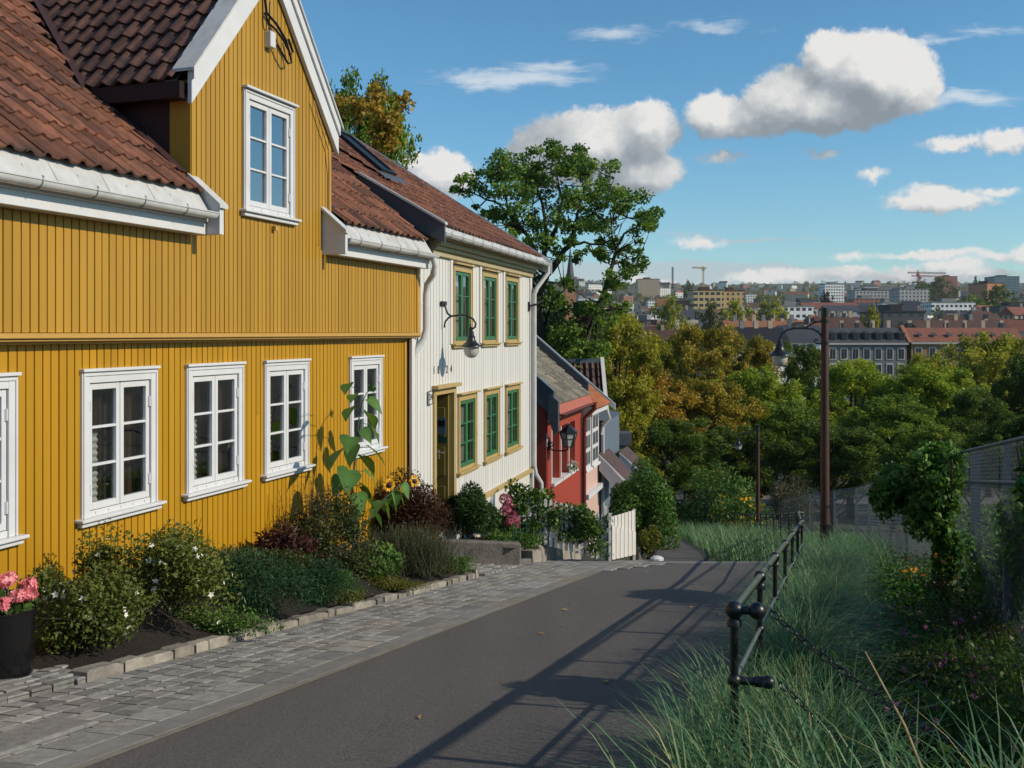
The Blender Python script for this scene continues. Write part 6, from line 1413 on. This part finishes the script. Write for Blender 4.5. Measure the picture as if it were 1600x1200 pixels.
CR = {'red': M('red_roof_far', (.25, .09, .055), .75, .2, .4, 0), 'orange': M('orange_roof_far', (.30, .125, .06), .75, .15, .4, 0), 'slate': M('slate_roof_far', (.065, .07, .08), .6, .2, .4, 0), 'black': M('black_roof_far', (.018, .018, .02), .6, .2, .3, 0), 'brown': M('brown_roof_far', (.10, .05, .035), .75, .25, .4, 0), 'flat': M('flat_roof_far', (.24, .24, .23), .7, .2, .4, 0)}
m_pane_far = M('far_window_pane', (.03, .035, .04), .2, .3, 2, 0)
def block(label, name, cat, x, y, w, d, h, wall, roof, shape, rot=0.0, rh=3.0, zb=None, group=None, chim=0, under=8):
    zb = terr(x, y) if zb is None else zb
    o = thing(name, label, cat, (x, y, zb), group); o.rotation_euler = (0, 0, rot)
    def put(n, mb, m, par=o):
        ob = bpy.data.objects.new(n, mb.mesh(n, m)); COL.objects.link(ob); ob.parent = par; return ob
    put('wall', MB().box(-w / 2, w / 2, -d / 2, d / 2, -under, h), CW[wall])
    e = .4
    if shape == 'gable':
        mb = MB().prism([(-w / 2 - e, -d / 2 - e, h - .1), (-w / 2 - e, d / 2 + e, h - .1), (-w / 2 - e, 0, h + rh)], (w + 2 * e, 0, 0)); rf = put('roof', mb, CR[roof])
    elif shape == 'hip':
        a = w / 2 + e; b = d / 2 + e; k = max(0.5, w / 2 - rh); mb = MB().add([(-a, -b, h), (a, -b, h), (a, b, h), (-a, b, h), (-k, 0, h + rh), (k, 0, h + rh)], [(0, 1, 5, 4), (1, 2, 5), (2, 3, 4, 5), (3, 0, 4), (3, 2, 1, 0)]); rf = put('roof', mb, CR[roof])
    else:
        mb = MB().box(-w / 2 - .2, w / 2 + .2, -d / 2 - .2, d / 2 + .2, h, h + .5); mb.box(-w * .2, w * .1, -d * .25, d * .25, h + .5, h + 2.6); rf = put('roof', mb, CR[roof])
    for k in range(chim):
        xx = (-.42 + .84 * (k + .5) / chim) * w; put('chimney', MB().box(xx - .5, xx + .5, -.45, .45, h + rh - 1.2, h + rh + 1.5), CW['tan'] if k % 3 else CR['flat'], rf)
    return o, put
def at(px, Y): return (px - 800) / F * Y
def hz_(py, Y): return (520 - py) / F * Y
# --- grey tenement with dormers and ochre tenement with red roof
def tenement(label, px0, px1, Y, ptop, peave, pbot, wall, roof, ndorm, nsky, nwin, chims, trim):
    x0, x1 = at(px0, Y), at(px1, Y); w = x1 - x0; zt, ze = hz_(ptop, Y), hz_(peave, Y); zb = ze - 13
    o = thing('tenement', label, 'apartment house', ((x0 + x1) / 2, Y + 5, zb), 'tenements facing the park')
    W = lambda n, mb, m, par=o: mb.build(n, m, par)
    W('wall', MB().box(x0, x1, Y, Y + 11, zb - 4, ze), wall)
    rf = W('roof', MB().prism([(x0 - .3, Y - .5, ze - .2), (x0 - .3, Y + 4.5, zt), (x0 - .3, Y + 7, zt), (x0 - .3, Y + 11.5, ze - .2)], (w + .6, 0, 0)), roof)
    W('cornice', MB().box(x0 - .2, x1 + .2, Y - .7, Y, ze - .7, ze - .25), trim)
    for k in range(ndorm):
        xc = x0 + w * (k + .6) / ndorm; dm = MB().box(xc - .75, xc + .75, Y + .3, Y + 3.5, ze, ze + 2.0); dm.prism([(xc - 1.0, Y + .1, ze + 2.0), (xc + 1.0, Y + .1, ze + 2.0), (xc, Y + .1, ze + 2.5)], (0, 3.6, 0)); d_ = W('dormer', dm, roof, o); W('dormer_window', MB().box(xc - .5, xc + .5, Y + .22, Y + .3, ze + .5, ze + 1.8), m_pane_far, d_)
    sl = (zt - ze + .2) / 5.0
    for k in range(nsky):
        xc = x0 + w * (k + .7) / (nsky + .6); a, b = ze + .2 + sl * 1.4, ze + .2 + sl * 2.5; W('roof_window', MB().prism([(xc - .5, Y + .9, a + .1), (xc + .5, Y + .9, a + .1), (xc + .5, Y + 1.9, a + .1 + sl), (xc - .5, Y + 1.9, a + .1 + sl)], (0, -.1, .1)), CR['slate'], rf)
    for k in range(chims):
        xc = x0 + w * (k + .4) / chims; W('chimney', MB().box(xc - .45, xc + .45, Y + 5.3, Y + 6.2, zt - .5, zt + 1.8), CW['tan'], rf)
    for fl in range(3):
        for k in range(nwin):
            xc = x0 + w * (k + .5) / nwin; zc = ze - 2.9 - fl * 3.7; ww, hh = .62, 1.15
            mb = MB().box(xc - ww - .25, xc + ww + .25, Y - .12, Y + .02, zc - hh - .25, zc + hh + .4); wn = W('window', mb, trim); W('pane', MB().box(xc - ww, xc - .07, Y - .16, Y - .12, zc - hh, zc + hh).box(xc + .07, xc + ww, Y - .16, Y - .12, zc - hh, zc + hh), m_pane_far, wn)
    return o
m_gren = M('grey_stucco', (.16, .165, .175), .8, .1, .3, 0); m_oren = M('ochre_stucco', (.30, .19, .085), .8, .1, .3, 0); m_ctrim = M('pale_stone_trim', (.46, .45, .42), .7, .08, .5, 0)
o = tenement('grey tenement with slate mansard roof and a row of dormers', 1292, 1417, 236, 512, 534, 600, m_gren, CR['slate'], 7, 0, 7, 5, m_ctrim)
MB().prism([(at(1418, 236), 235.2, hz_(535, 236)), (at(1418, 236), 240.6, hz_(508, 236)), (at(1418, 236), 243, hz_(508, 236)), (at(1418, 236), 248, hz_(535, 236))], (.9, 0, 0)).build('fire_wall', M('orange_fire_wall', (.36, .15, .08), .8, .1, .5, 0), o)
tenement('ochre tenement with bright red roof and skylights beside the grey one', 1424, 1600, 236, 512, 533, 600, m_oren, CR['red'], 0, 7, 8, 6, m_ctrim)
# --- other recognisable blocks
def pxblock(label, name, cat, px0, px1, ptop, Y, d, wall, roof, shape, rh=2.5, rot=0.0, chim=0, zb=None):
    w = (px1 - px0) / F * Y; x = at((px0 + px1) / 2, Y); zb = terr(x, Y) - 2 if zb is None else zb
    return block(label, name, cat, x, Y + d / 2, w, d, hz_(ptop, Y) - zb - (rh if shape != 'flat' else 0), wall, roof, shape, rot, rh, zb, None, chim)
pxblock('long white walled house with black roof behind the hanging lamp head', 'apartment_house', 'apartment house', 1150, 1232, 511, 222, 12, 'white', 'black', 'gable', 3.6, .05, 3, -14)
pxblock('white walled house with dark roof and orange rear slope left of the near lamp post', 'apartment_house', 'apartment house', 1228, 1290, 508, 228, 13, 'white', 'slate', 'gable', 4.0, -.12, 2, -14)
pxblock('orange roofed row house behind the hanging lamp head', 'apartment_house', 'apartment house', 1138, 1265, 500, 262, 12, 'ochre', 'orange', 'gable', 3.4, .02, 7, -12)
pxblock('row house with rust brown roof and many chimneys left of the round yellow tree', 'apartment_house', 'apartment house', 1283, 1350, 494, 268, 12, 'ochre', 'brown', 'gable', 3.2, 0, 6, -12)
pxblock('orange roofed house wedged beside the near lamp post', 'apartment_house', 'apartment house', 1250, 1292, 503, 246, 10, 'tan', 'orange', 'gable', 3.6, -.5, 1, -13)
pxblock('black box shaped hall with a row of tiny windows', 'hall', 'hall', 1380, 1446, 488, 300, 20, 'dark', 'black', 'flat')
pxblock('dark roofed row with four tall chimneys above the red roof', 'apartment_house', 'apartment house', 1436, 1580, 499, 272, 12, 'ochre', 'brown', 'gable', 2.6, 0, 5, -12)
pxblock('yellow brick office block with ribbon windows below the yellow crane', 'office_block', 'office building', 1084, 1130, 454, 600, 22, 'yellowbrick', 'brown', 'flat')
pxblock('blank yellow brick end wing of the ribbon window office', 'office_block', 'office building', 1129, 1162, 455, 606, 16, 'ochre', 'brown', 'flat')
pxblock('long white factory building with saw tooth roof bumps', 'factory', 'factory', 1212, 1271, 479, 430, 16, 'slabwhite', 'flat', 'flat')
pxblock('long grey shed roof with white gable end', 'shed', 'building', 1296, 1380, 476, 470, 18, 'grey', 'slate', 'gable', 3)
pxblock('pale white annex at the right end of the long grey shed', 'annex', 'building', 1379, 1402, 474, 472, 12, 'white', 'flat', 'flat')
pxblock('terraced white flats stepping up left of the wooded knoll', 'flats', 'apartment house', 1456, 1524, 473, 560, 16, 'slabwhite', 'flat', 'flat')
pxblock('white tower block rising right behind the near lamp post', 'tower_block', 'tower block', 1289, 1319, 444, 1000, 18, 'slabwhite', 'flat', 'flat')
pxblock('brown slab of flats alone on the skyline left of the yellow crane', 'tower_block', 'tower block', 997, 1031, 436, 1300, 25, 'tan', 'brown', 'flat')
pxblock('orange brick block on the right below the glass office', 'tower_block', 'tower block', 1535, 1568, 443, 800, 22, 'orangebrick', 'black', 'flat', 2.5, .25)
pxblock('blue glass office on the skyline at the right', 'glass_office', 'office building', 1554, 1593, 432, 1400, 30, 'blue', 'slate', 'flat')
pxblock('brown block on the wooded knoll right of the red crane', 'tower_block', 'tower block', 1472, 1496, 432, 1500, 25, 'brick', 'brown', 'flat')
pxblock('dark grey roofed warehouse at the right edge', 'warehouse', 'building', 1562, 1640, 479, 520, 20, 'dark', 'black', 'flat')
pxblock('grey terrace of flats with dark top storey in mid town', 'flats', 'apartment house', 1336, 1400, 454, 900, 22, 'grey', 'slate', 'flat')
pxblock('grey flats with pale balconies left of the wooded knoll', 'flats', 'apartment house', 1405, 1452, 452, 860, 22, 'grey', 'flat', 'flat')
pxblock('red roofed hall running behind the white factory', 'hall', 'hall', 1258, 1345, 472, 500, 16, 'cream', 'red', 'gable', 3)
pxblock('brick house with flat top in the middle distance right of the grey shed', 'block', 'building', 1335, 1385, 467, 640, 18, 'brick', 'flat', 'flat')
# scattered houses: bands of distance, so that rows of roofs overlap
rc_ = random.Random(5); walls = ['cream', 'white', 'grey', 'ochre', 'brick', 'tan', 'white', 'slabwhite']; roofs = ['red', 'brown', 'slate', 'slate', 'brown', 'black', 'orange']
placed = []; cnt = 0
desc = {'cream': 'cream', 'white': 'white', 'grey': 'grey', 'ochre': 'ochre', 'brick': 'brick', 'tan': 'tan', 'slabwhite': 'pale panelled'}
def where(px):
    for lim, tx in ((930, 'by the church spire'), (1000, 'left of the lone brown slab'), (1060, 'near the green mast'), (1110, 'under the yellow crane'), (1170, 'beside the yellow brick office'), (1230, 'left of the white factory'), (1285, 'above the white factory'), (1330, 'right of the near lamp post'), (1400, 'above the long grey shed'), (1460, 'under the red cranes'), (1530, 'near the wooded knoll'), (1700, 'below the blue glass office')):
        if px < lim: return tx
    return 'at the right edge'
tries = 0
while cnt < 285 and tries < 9000:
    tries += 1
    Y = math.exp(rc_.uniform(math.log(285), math.log(2700))); px = rc_.uniform(872, 1660); x = at(px, Y)
    flat = rc_.random() < (.3 if Y < 700 else .55); big = rc_.random() < .22
    w = rc_.uniform(9, 17) * (1.8 if big else 1); d = rc_.uniform(8, 12); h = rc_.uniform(6.5, 11) * (1.3 if big else 1)
    if any(abs(x - a) < (w + b) * .55 and abs(Y - c) < 14 for a, b, c in placed): continue
    placed.append((x, w, Y)); cnt += 1
    wl_, rf_ = rc_.choice(walls), ('flat' if flat else rc_.choice(roofs)); sh = 'flat' if flat else rc_.choice(['gable', 'gable', 'hip'])
    dist = 'near' if Y < 420 else 'middle' if Y < 800 else 'upper' if Y < 1500 else 'skyline'
    row = {'near': 'in the nearest row', 'middle': 'in mid town', 'upper': 'high on the hillside', 'skyline': 'on the skyline'}[dist]
    lb = f"{'broad' if big else 'small'} {desc[wl_]} {'flat block' if flat else rf_ + ' roofed house'} {row} {where(px)}"
    block(lb, 'town_house', 'house', x, Y, w, d, h, wl_, rf_, sh, rc_.uniform(-.5, .5), rc_.uniform(2.5, 4), None, 'houses of the far town', 2 if (Y < 450 and not flat) else 0)
# town trees
ft = make_tree(400, 10, 5.0, TREES['far'], .55, 60, 55, .12, .3, 1, .17)
TM['f'] = ft
kinds = ['far', 'willow', 'green', 'dark', 'olive', 'far', 'yellow']; kd = {'far': 'dull green', 'willow': 'yellow green', 'green': 'green', 'dark': 'dark', 'olive': 'olive', 'yellow': 'yellowing', 'plum': 'copper'}
special = [(1363, 483, 32, 285, 'yellow', 'round yellow green tree standing before the black hall'), (1290, 458, 24, 620, 'plum', 'dark copper tree left of the white tower block'), (1045, 468, 60, 330, 'willow', 'pale feathery willow left of the yellow brick office'), (1205, 474, 80, 345, 'willow', 'broad yellow green tree below the yellow brick office'), (1150, 474, 60, 340, 'willow', 'rounded yellow green tree right of the pale willow'), (1110, 476, 50, 335, 'far', 'rounded tree under the yellow brick office'), (1465, 436, 60, 1150, 'far', 'wooded knoll tree mass right of the red cranes'), (1440, 442, 40, 1120, 'dark', 'dark tree at the left foot of the wooded knoll'), (1525, 434, 14, 1150, 'dark', 'slim poplar group left of the blue glass office'), (1465, 482, 18, 400, 'green', 'small green tree between pale sheds'), (1076, 440, 22, 1150, 'dark', 'dark round tree between mast and yellow crane'), (1575, 470, 60, 620, 'green', 'dark green trees below the orange brick block'), (1520, 462, 50, 640, 'green', 'green trees left of the orange brick block'), (1560, 448, 60, 700, 'dark', 'dark trees beside the orange brick block')]
for px, py, w, Y, k, lb in special:
    x = at(px, Y); plant_tree('town_tree', lb, x, Y, hz_(py, Y), w / F * Y * 1.1, k, 'f', 'trees in the far town', None, terr(x, Y) - 1)
n = 0
while n < 285:
    Y = math.exp(rc_.uniform(math.log(265), math.log(2900))); px = rc_.uniform(868, 1680); x = at(px, Y)
    if any(abs(x - a) < b * .5 and abs(Y - c) < 7 for a, b, c in placed): continue
    if px > 1285 and Y < 280: continue
    k = rc_.choice(kinds); z = terr(x, Y); h = rc_.uniform(6, 11); row = 'near the foot of the town' if Y < 420 else 'in the middle of the town' if Y < 800 else 'high on the hillside' if Y < 1500 else 'on the skyline'
    plant_tree('town_tree', f'{kd[k]} tree {row} {where(px)}', x, Y, z + h, rc_.uniform(7, 13), k, 'f', 'trees in the far town', None, z - 1); n += 1
# woods and gardens on the far slope, too many crowns to count
rf = np.random.default_rng(19); N = 1000; fy = np.exp(rf.uniform(math.log(520), math.log(3150), N)); fx = rf.uniform(-.02, .56, N) * fy
cp, ct = [], []
for x, y in zip(fx, fy):
    if any(abs(x - a) < b * .6 and 0 < c - y < 20 for a, b, c in placed): continue
    m = 46; k = rf.uniform(2.2, 4.2) * (1 + y / 3500); c = np.array([x, y, terr(float(x), float(y)) + k * .7]); u = unit(rf.normal(size=(m, 3))); cp.append(c + u * (rf.uniform(0, 1, (m, 1)) ** .4) * k * np.array([1.15, 1, .85])); ct.append(np.clip(rf.uniform(0, 1) * .6 + rf.uniform(0, .4, m), 0, 1))
cp, ct = np.concatenate(cp), np.concatenate(ct)
tag(meshobj('far_woodland', leaf_mesh('far_woodland', cp, 2.4, ct, TREES['far'], rf, .8, .3)), kind='stuff')
# --- church, mast and cranes
cx, cy = at(891, 420), 420; zb = terr(cx, cy); zt = hz_(384, 420)
ch = thing('church', 'church with tall grey spire on an orange brick tower seen through the tree', 'church', (cx, cy, zb))
hb = hz_(452, 420); MB().box(cx - 2.1, cx + 2.1, cy - 2.1, cy + 2.1, zb - 3, hb).build('tower', CW['orangebrick'], ch)
MB().box(cx - 5, cx + 5, cy + 1.8, cy + 22, zb - 3, zb + 11).build('nave', CW['brick'], ch)
MB().prism([(cx - 5.5, cy + 1.6, zb + 11), (cx + 5.5, cy + 1.6, zb + 11), (cx, cy + 1.6, zb + 17)], (0, 21, 0)).build('nave_roof', CR['slate'], ch)
MB().lathe([(2.5, 0), (2.2, 1.2), (1.2, (zt - hb) * .5), (.02, zt - hb)], (cx, cy, hb), 8).build('spire', CR['slate'], ch)
for dx in (-1, 1):
    for dy in (-1, 1): MB().lathe([(.45, 0), (.4, 1.5), (.02, 3.6)], (cx + dx * 1.45, cy + dy * 1.45, hb), 6).build('pinnacle', CR['slate'], ch)
def lattice(mb, a, b, w, n, r_=.08):
    a, b = Vector(a), Vector(b); t = (b - a).normalized(); s = t.orthogonal().normalized() * w / 2; u = t.cross(s)
    cs_ = [s + u, -s + u, -s - u, s - u]
    for c in cs_: mb.tube([a + c, b + c], r_, 4)
    for k in range(n):
        p, q = a.lerp(b, k / n), a.lerp(b, (k + 1) / n)
        for j in range(4): mb.tube([p + cs_[j], q + cs_[(j + 1) % 4]], r_ * .7, 4)
def crane(label, px, pbase, ptop, pj0, pj1, Y, mat, jy):
    x = at(px, Y); zb, zt = hz_(pbase, Y), hz_(ptop, Y); o = thing('tower_crane', label, 'crane', (x, Y, zb)); k = Y / 900
    mb = MB(); lattice(mb, (x, Y, zb - 10), (x, Y, zt), 1.1 * k, 14, .12 * k); mb.build('mast', mat, o)
    zj = hz_(jy, Y); mb = MB(); lattice(mb, (at(pj0, Y), Y, hz_(jy + (1 if pj0 > px else -1), Y)), (at(pj1, Y), Y, zj), 1.0 * k, 14, .11 * k); mb.build('jib', mat, o)
    mb = MB().box(x - 1 * k, x + 1 * k, Y - 1.5 * k, Y + 1 * k, zj - 2.2 * k, zj - .2 * k); mb.build('cab', mat, o)
    mb = MB().tube([(x, Y, zt), (at(pj0 * .4 + pj1 * .6, Y), Y, zj + .5)], .07 * k, 4); mb.build('tie_rod', mat, o)
m_cy = M('crane_yellow', (.55, .36, .07), .5, .1, .5, 0); m_cr = M('crane_red', (.34, .07, .06), .5, .1, .5, 0)
crane('yellow tower crane rising above the yellow brick office', 1099, 452, 416, 1081, 1104, 900, m_cy, 419)
crane('red tower crane with long jib on the skyline', 1434, 446, 422, 1418, 1478, 1250, m_cr, 427)
crane('lower red tower crane behind the taller red one', 1437, 446, 430, 1424, 1474, 1330, m_cr, 432)
x = at(1051, 1200); ms = thing('radio_mast', 'thin green lattice mast on the skyline', 'mast', (x, 1200, hz_(448, 1200)))
mb = MB(); lattice(mb, (x, 1200, hz_(450, 1200)), (x, 1200, hz_(417, 1200)), 1.4, 14, .22); mb.build('lattice', m_dgreen, ms)
# ================================================================ camera, sun, sky
cam = bpy.data.cameras.new('camera'); co_ = bpy.data.objects.new('camera', cam); COL.objects.link(co_)
cam.lens = 35; cam.sensor_width = 36; cam.sensor_fit = 'HORIZONTAL'; cam.shift_y = -.05; cam.clip_end = 20000; cam.clip_start = .05
co_.location = (0, 0, 0); co_.rotation_euler = (math.pi / 2, 0, 0); SC.camera = co_
EL = rad(30); AZ = math.atan2(CA, -SA)
sd = Vector((math.sin(AZ) * math.cos(EL), math.cos(AZ) * math.cos(EL), math.sin(EL)))
sun = bpy.data.lights.new('sun', 'SUN'); sun.energy = SUN_E; sun.angle = rad(.5); sun.color = (1.0, .87, .70)
so = bpy.data.objects.new('sun', sun); COL.objects.link(so); so.rotation_euler = sd.to_track_quat('Z', 'Y').to_euler(); so.location = (30, -10, 30)
w = bpy.data.worlds.new('World'); SC.world = w; w.use_nodes = True; w.node_tree.nodes.clear(); T = NT(w.node_tree)
out = T.n('ShaderNodeOutputWorld'); bg = T.n('ShaderNodeBackground'); T.put(out.inputs[0], bg.outputs[0]); bg.inputs[1].default_value = SKY_S
sky = T.n('ShaderNodeTexSky'); sky.sky_type = 'NISHITA'; sky.sun_disc = False; sky.sun_elevation = EL; sky.sun_rotation = AZ; sky.air_density = 1.0; sky.dust_density = .3; sky.ozone_density = 1.6; sky.altitude = 100
gen = T.n('ShaderNodeTexCoord').outputs['Generated']; sp_ = T.n('ShaderNodeSeparateXYZ'); T.put(sp_.inputs[0], gen)
ym = T.math('MAXIMUM', sp_.outputs[1], .02)
U = T.math('DIVIDE', sp_.outputs[0], ym); Wv = T.math('DIVIDE', sp_.outputs[2], ym)   # direction over the valley, x/y and z/y
# cloud lobes as directions (u, v) with their half sizes, all in thousandths
def kk(px, py, rx, ry): return ((px - 800) / F * 1000, (520 - py) / F * 1000, rx / F * 1000, ry / F * 1000)
CUM = [kk(*c) for c in ((1368, 118, 104, 76), (1300, 92, 52, 50), (1225, 160, 74, 48), (1120, 182, 52, 38), (1300, 165, 120, 46), (1175, 188, 84, 32), (1250, 135, 60, 40), (1420, 130, 60, 52),
    (930, 230, 124, 66), (855, 245, 74, 52), (1008, 205, 62, 46), (990, 268, 84, 40), (690, 272, 56, 40), (655, 262, 30, 26),
    (1470, 314, 92, 20), (1462, 300, 50, 16), (1490, 226, 60, 13), (1572, 218, 46, 22), (1095, 379, 42, 10), (1326, 402, 30, 8), (1460, 398, 100, 8), (1490, 415, 60, 13), (1235, 430, 70, 14), (1330, 428, 70, 12), (1600, 397, 22, 20), (1520, 428, 90, 10), (1420, 430, 60, 14), (1560, 300, 40, 10), (1180, 432, 60, 12), (1010, 438, 60, 10), (1560, 402, 50, 8), (1365, 276, 24, 10), (1290, 240, 28, 7), (1130, 245, 34, 8))]
WIS = [kk(*c) for c in ((800, 122, 130, 16), (870, 105, 70, 12), (960, 52, 58, 14), (1510, 155, 80, 16), (760, 135, 60, 8), (1440, 60, 60, 8), (1120, 40, 60, 10), (1540, 48, 50, 8))]
STR = [kk(*c) for c in ((1080, 430, 260, 22), (950, 420, 120, 16), (1180, 372, 130, 4), (1060, 367, 70, 4), (1300, 440, 400, 12))]
def group(name, lst):
    g = bpy.data.node_groups.new(name, 'ShaderNodeTree'); g.interface.new_socket('vec', in_out='INPUT', socket_type='NodeSocketVector'); g.interface.new_socket('field', in_out='OUTPUT', socket_type='NodeSocketFloat')
    t = NT(g); gi = t.n('NodeGroupInput'); go = t.n('NodeGroupOutput'); cur = None
    for cx_, cy_, rx, ry in lst:
        d = t.vmath('DISTANCE', t.vmath('MULTIPLY', gi.outputs[0], (1 / rx, 1 / ry, 0)), (cx_ / rx, cy_ / ry, 0)); k = math.sqrt(rx * ry) * .5 + min(rx, ry) * .5
        v = t.math('MULTIPLY_ADD', d, -k, k)
        cur = v if cur is None else t.math('SMOOTH_MAX', cur, v, 6.0)
    t.put(go.inputs[0], cur); return g
def use(g, v):
    nd = T.n('ShaderNodeGroup'); nd.node_tree = g; T.put(nd.inputs[0], v); return nd.outputs[0]
cxy = T.n('ShaderNodeCombineXYZ'); T.put(cxy.inputs[0], T.math('MULTIPLY', U, 1000)); T.put(cxy.inputs[1], T.math('MULTIPLY', Wv, 1000)); UV = cxy.outputs[0]
def warp(amp, scale, det, rough=.55):
    n = T.n('ShaderNodeTexNoise'); n.inputs['Scale'].default_value = scale; n.inputs['Detail'].default_value = det; n.inputs['Roughness'].default_value = rough; T.put(n.inputs['Vector'], UV)
    return T.vmath('MULTIPLY', T.vmath('SUBTRACT', n.outputs['Color'], (.5, .5, .5)), (amp, amp, 0))
w1 = T.vmath('ADD', UV, T.vmath('ADD', warp(20, .03, 2), warp(13, .085, 6, .6)))
gC = group('cumulus', CUM); f0_ = use(gC, w1); f1_ = use(gC, T.vmath('ADD', w1, (16, 24, 0)))
fine = T.math('SUBTRACT', T.noise(UV, .11, 6, .65), .5)
dens = T.maprange(T.math('MULTIPLY_ADD', fine, 13, f0_), -2.5, 7, 0, 1, True)
lit = T.math('MULTIPLY_ADD', T.math('SUBTRACT', f0_, f1_), .020, T.math('SUBTRACT', .50, T.math('MULTIPLY', T.maprange(U, .09, .17, .26, 0), T.maprange(U, -.05, .0, 0, 1))))
lit = T.math('MULTIPLY_ADD', fine, .30, T.math('MULTIPLY_ADD', T.math('SUBTRACT', T.noise(UV, .018, 4), .5), .55, lit))
lit = T.maprange(lit, .12, .88, 0, 1, False)
ccol = T.ramp(lit, [(0, (.26, .30, .34)), (.35, (.36, .40, .44)), (.6, (.52, .55, .57)), (.82, (.68, .69, .69)), (1, (.82, .81, .79))])
wv = T.n('ShaderNodeMapping'); T.put(wv.inputs[0], UV); wv.inputs['Rotation'].default_value = (0, 0, rad(-9)); wv.inputs['Scale'].default_value = (.018, .10, 1)
wn = T.noise(wv.outputs[0], 1.0, 6, .62, .6)
fw = T.maprange(T.math('MULTIPLY_ADD', T.math('SUBTRACT', wn, .5), 34, use(group('wisps', WIS), T.vmath('ADD', UV, warp(22, .03, 3)))), -4, 16, 0, .75, True)
sv = T.vmath('MULTIPLY', UV, (.012, .07, 1)); sn = T.noise(sv, 1.0, 5, .6, .4)
fs = T.maprange(T.math('MULTIPLY_ADD', T.math('SUBTRACT', sn, .5), 22, use(group('stratus', STR), T.vmath('ADD', UV, warp(16, .02, 3)))), -2, 9, 0, .7, True)
front = T.maprange(sp_.outputs[1], .05, .2)
# clouds over the rest of the sky, behind and overhead
pv = T.n('ShaderNodeCombineXYZ'); zz = T.math('MAXIMUM', T.math('ADD', sp_.outputs[2], .08), .05); T.put(pv.inputs[0], T.math('DIVIDE', sp_.outputs[0], zz)); T.put(pv.inputs[1], T.math('DIVIDE', sp_.outputs[1], zz))
on = T.noise(pv.outputs[0], 1.3, 6, .6); oc = T.math('MULTIPLY', T.maprange(on, .54, .68, 0, .9, True), T.math('MULTIPLY', T.maprange(sp_.outputs[1], .15, -.05), T.maprange(sp_.outputs[2], .0, .1)))
CB = 1.0 / SKY_S
def cl(c, k=1.0): return T.mix(1.0, c, (CB * k, CB * k, CB * k), 'MULTIPLY')
base = T.mix(1.0, sky.outputs[0], T.mix(T.maprange(sp_.outputs[2], .0, .22), SKY_LOW, SKY_TINT), 'MULTIPLY')
col = T.mix(T.math('MULTIPLY', fs, front), base, cl((.50, .55, .60, 1)))
col = T.mix(T.math('MULTIPLY', fw, front), col, cl((.74, .79, .83, 1)))
col = T.mix(oc, col, cl((.68, .69, .70, 1)))
col = T.mix(T.math('MULTIPLY', dens, front), col, cl(ccol))
T.put(bg.inputs[0], col)
try: w.cycles.sampling_method = 'MANUAL'; w.cycles.sample_map_resolution = 512
except Exception: pass
SC.view_settings.view_transform = 'Standard'; SC.view_settings.look = 'None'; SC.view_settings.exposure = EXPO; SC.view_settings.gamma = 1
SC.cycles.use_denoising = True; SC.cycles.denoiser = 'OPENIMAGEDENOISE'
SC.cycles.max_bounces = 7; SC.cycles.diffuse_bounces = 3; SC.cycles.transparent_max_bounces = 8; SC.cycles.transmission_bounces = 3; SC.cycles.glossy_bounces = 3
SC.cycles.sample_clamp_indirect = 6
hzb = MB().box(-6200, 6200, -110, 9200, -32, 185).build('haze', None)
tag(hzb, kind='stuff')
hm = bpy.data.materials.new('valley_haze'); hm.use_nodes = True; hm.node_tree.nodes.clear(); ht_ = NT(hm.node_tree); ho = ht_.n('ShaderNodeOutputMaterial'); pvl = ht_.n('ShaderNodeVolumePrincipled')
pvl.inputs['Color'].default_value = (.86, .91, .95, 1); pvl.inputs['Density'].default_value = HAZE; pvl.inputs['Anisotropy'].default_value = 0.0
ht_.t.links.new(pvl.outputs[0], ho.inputs[1]); hzb.data.materials.clear(); hzb.data.materials.append(hm)
SC.cycles.volume_bounces = 0
finish_bases()
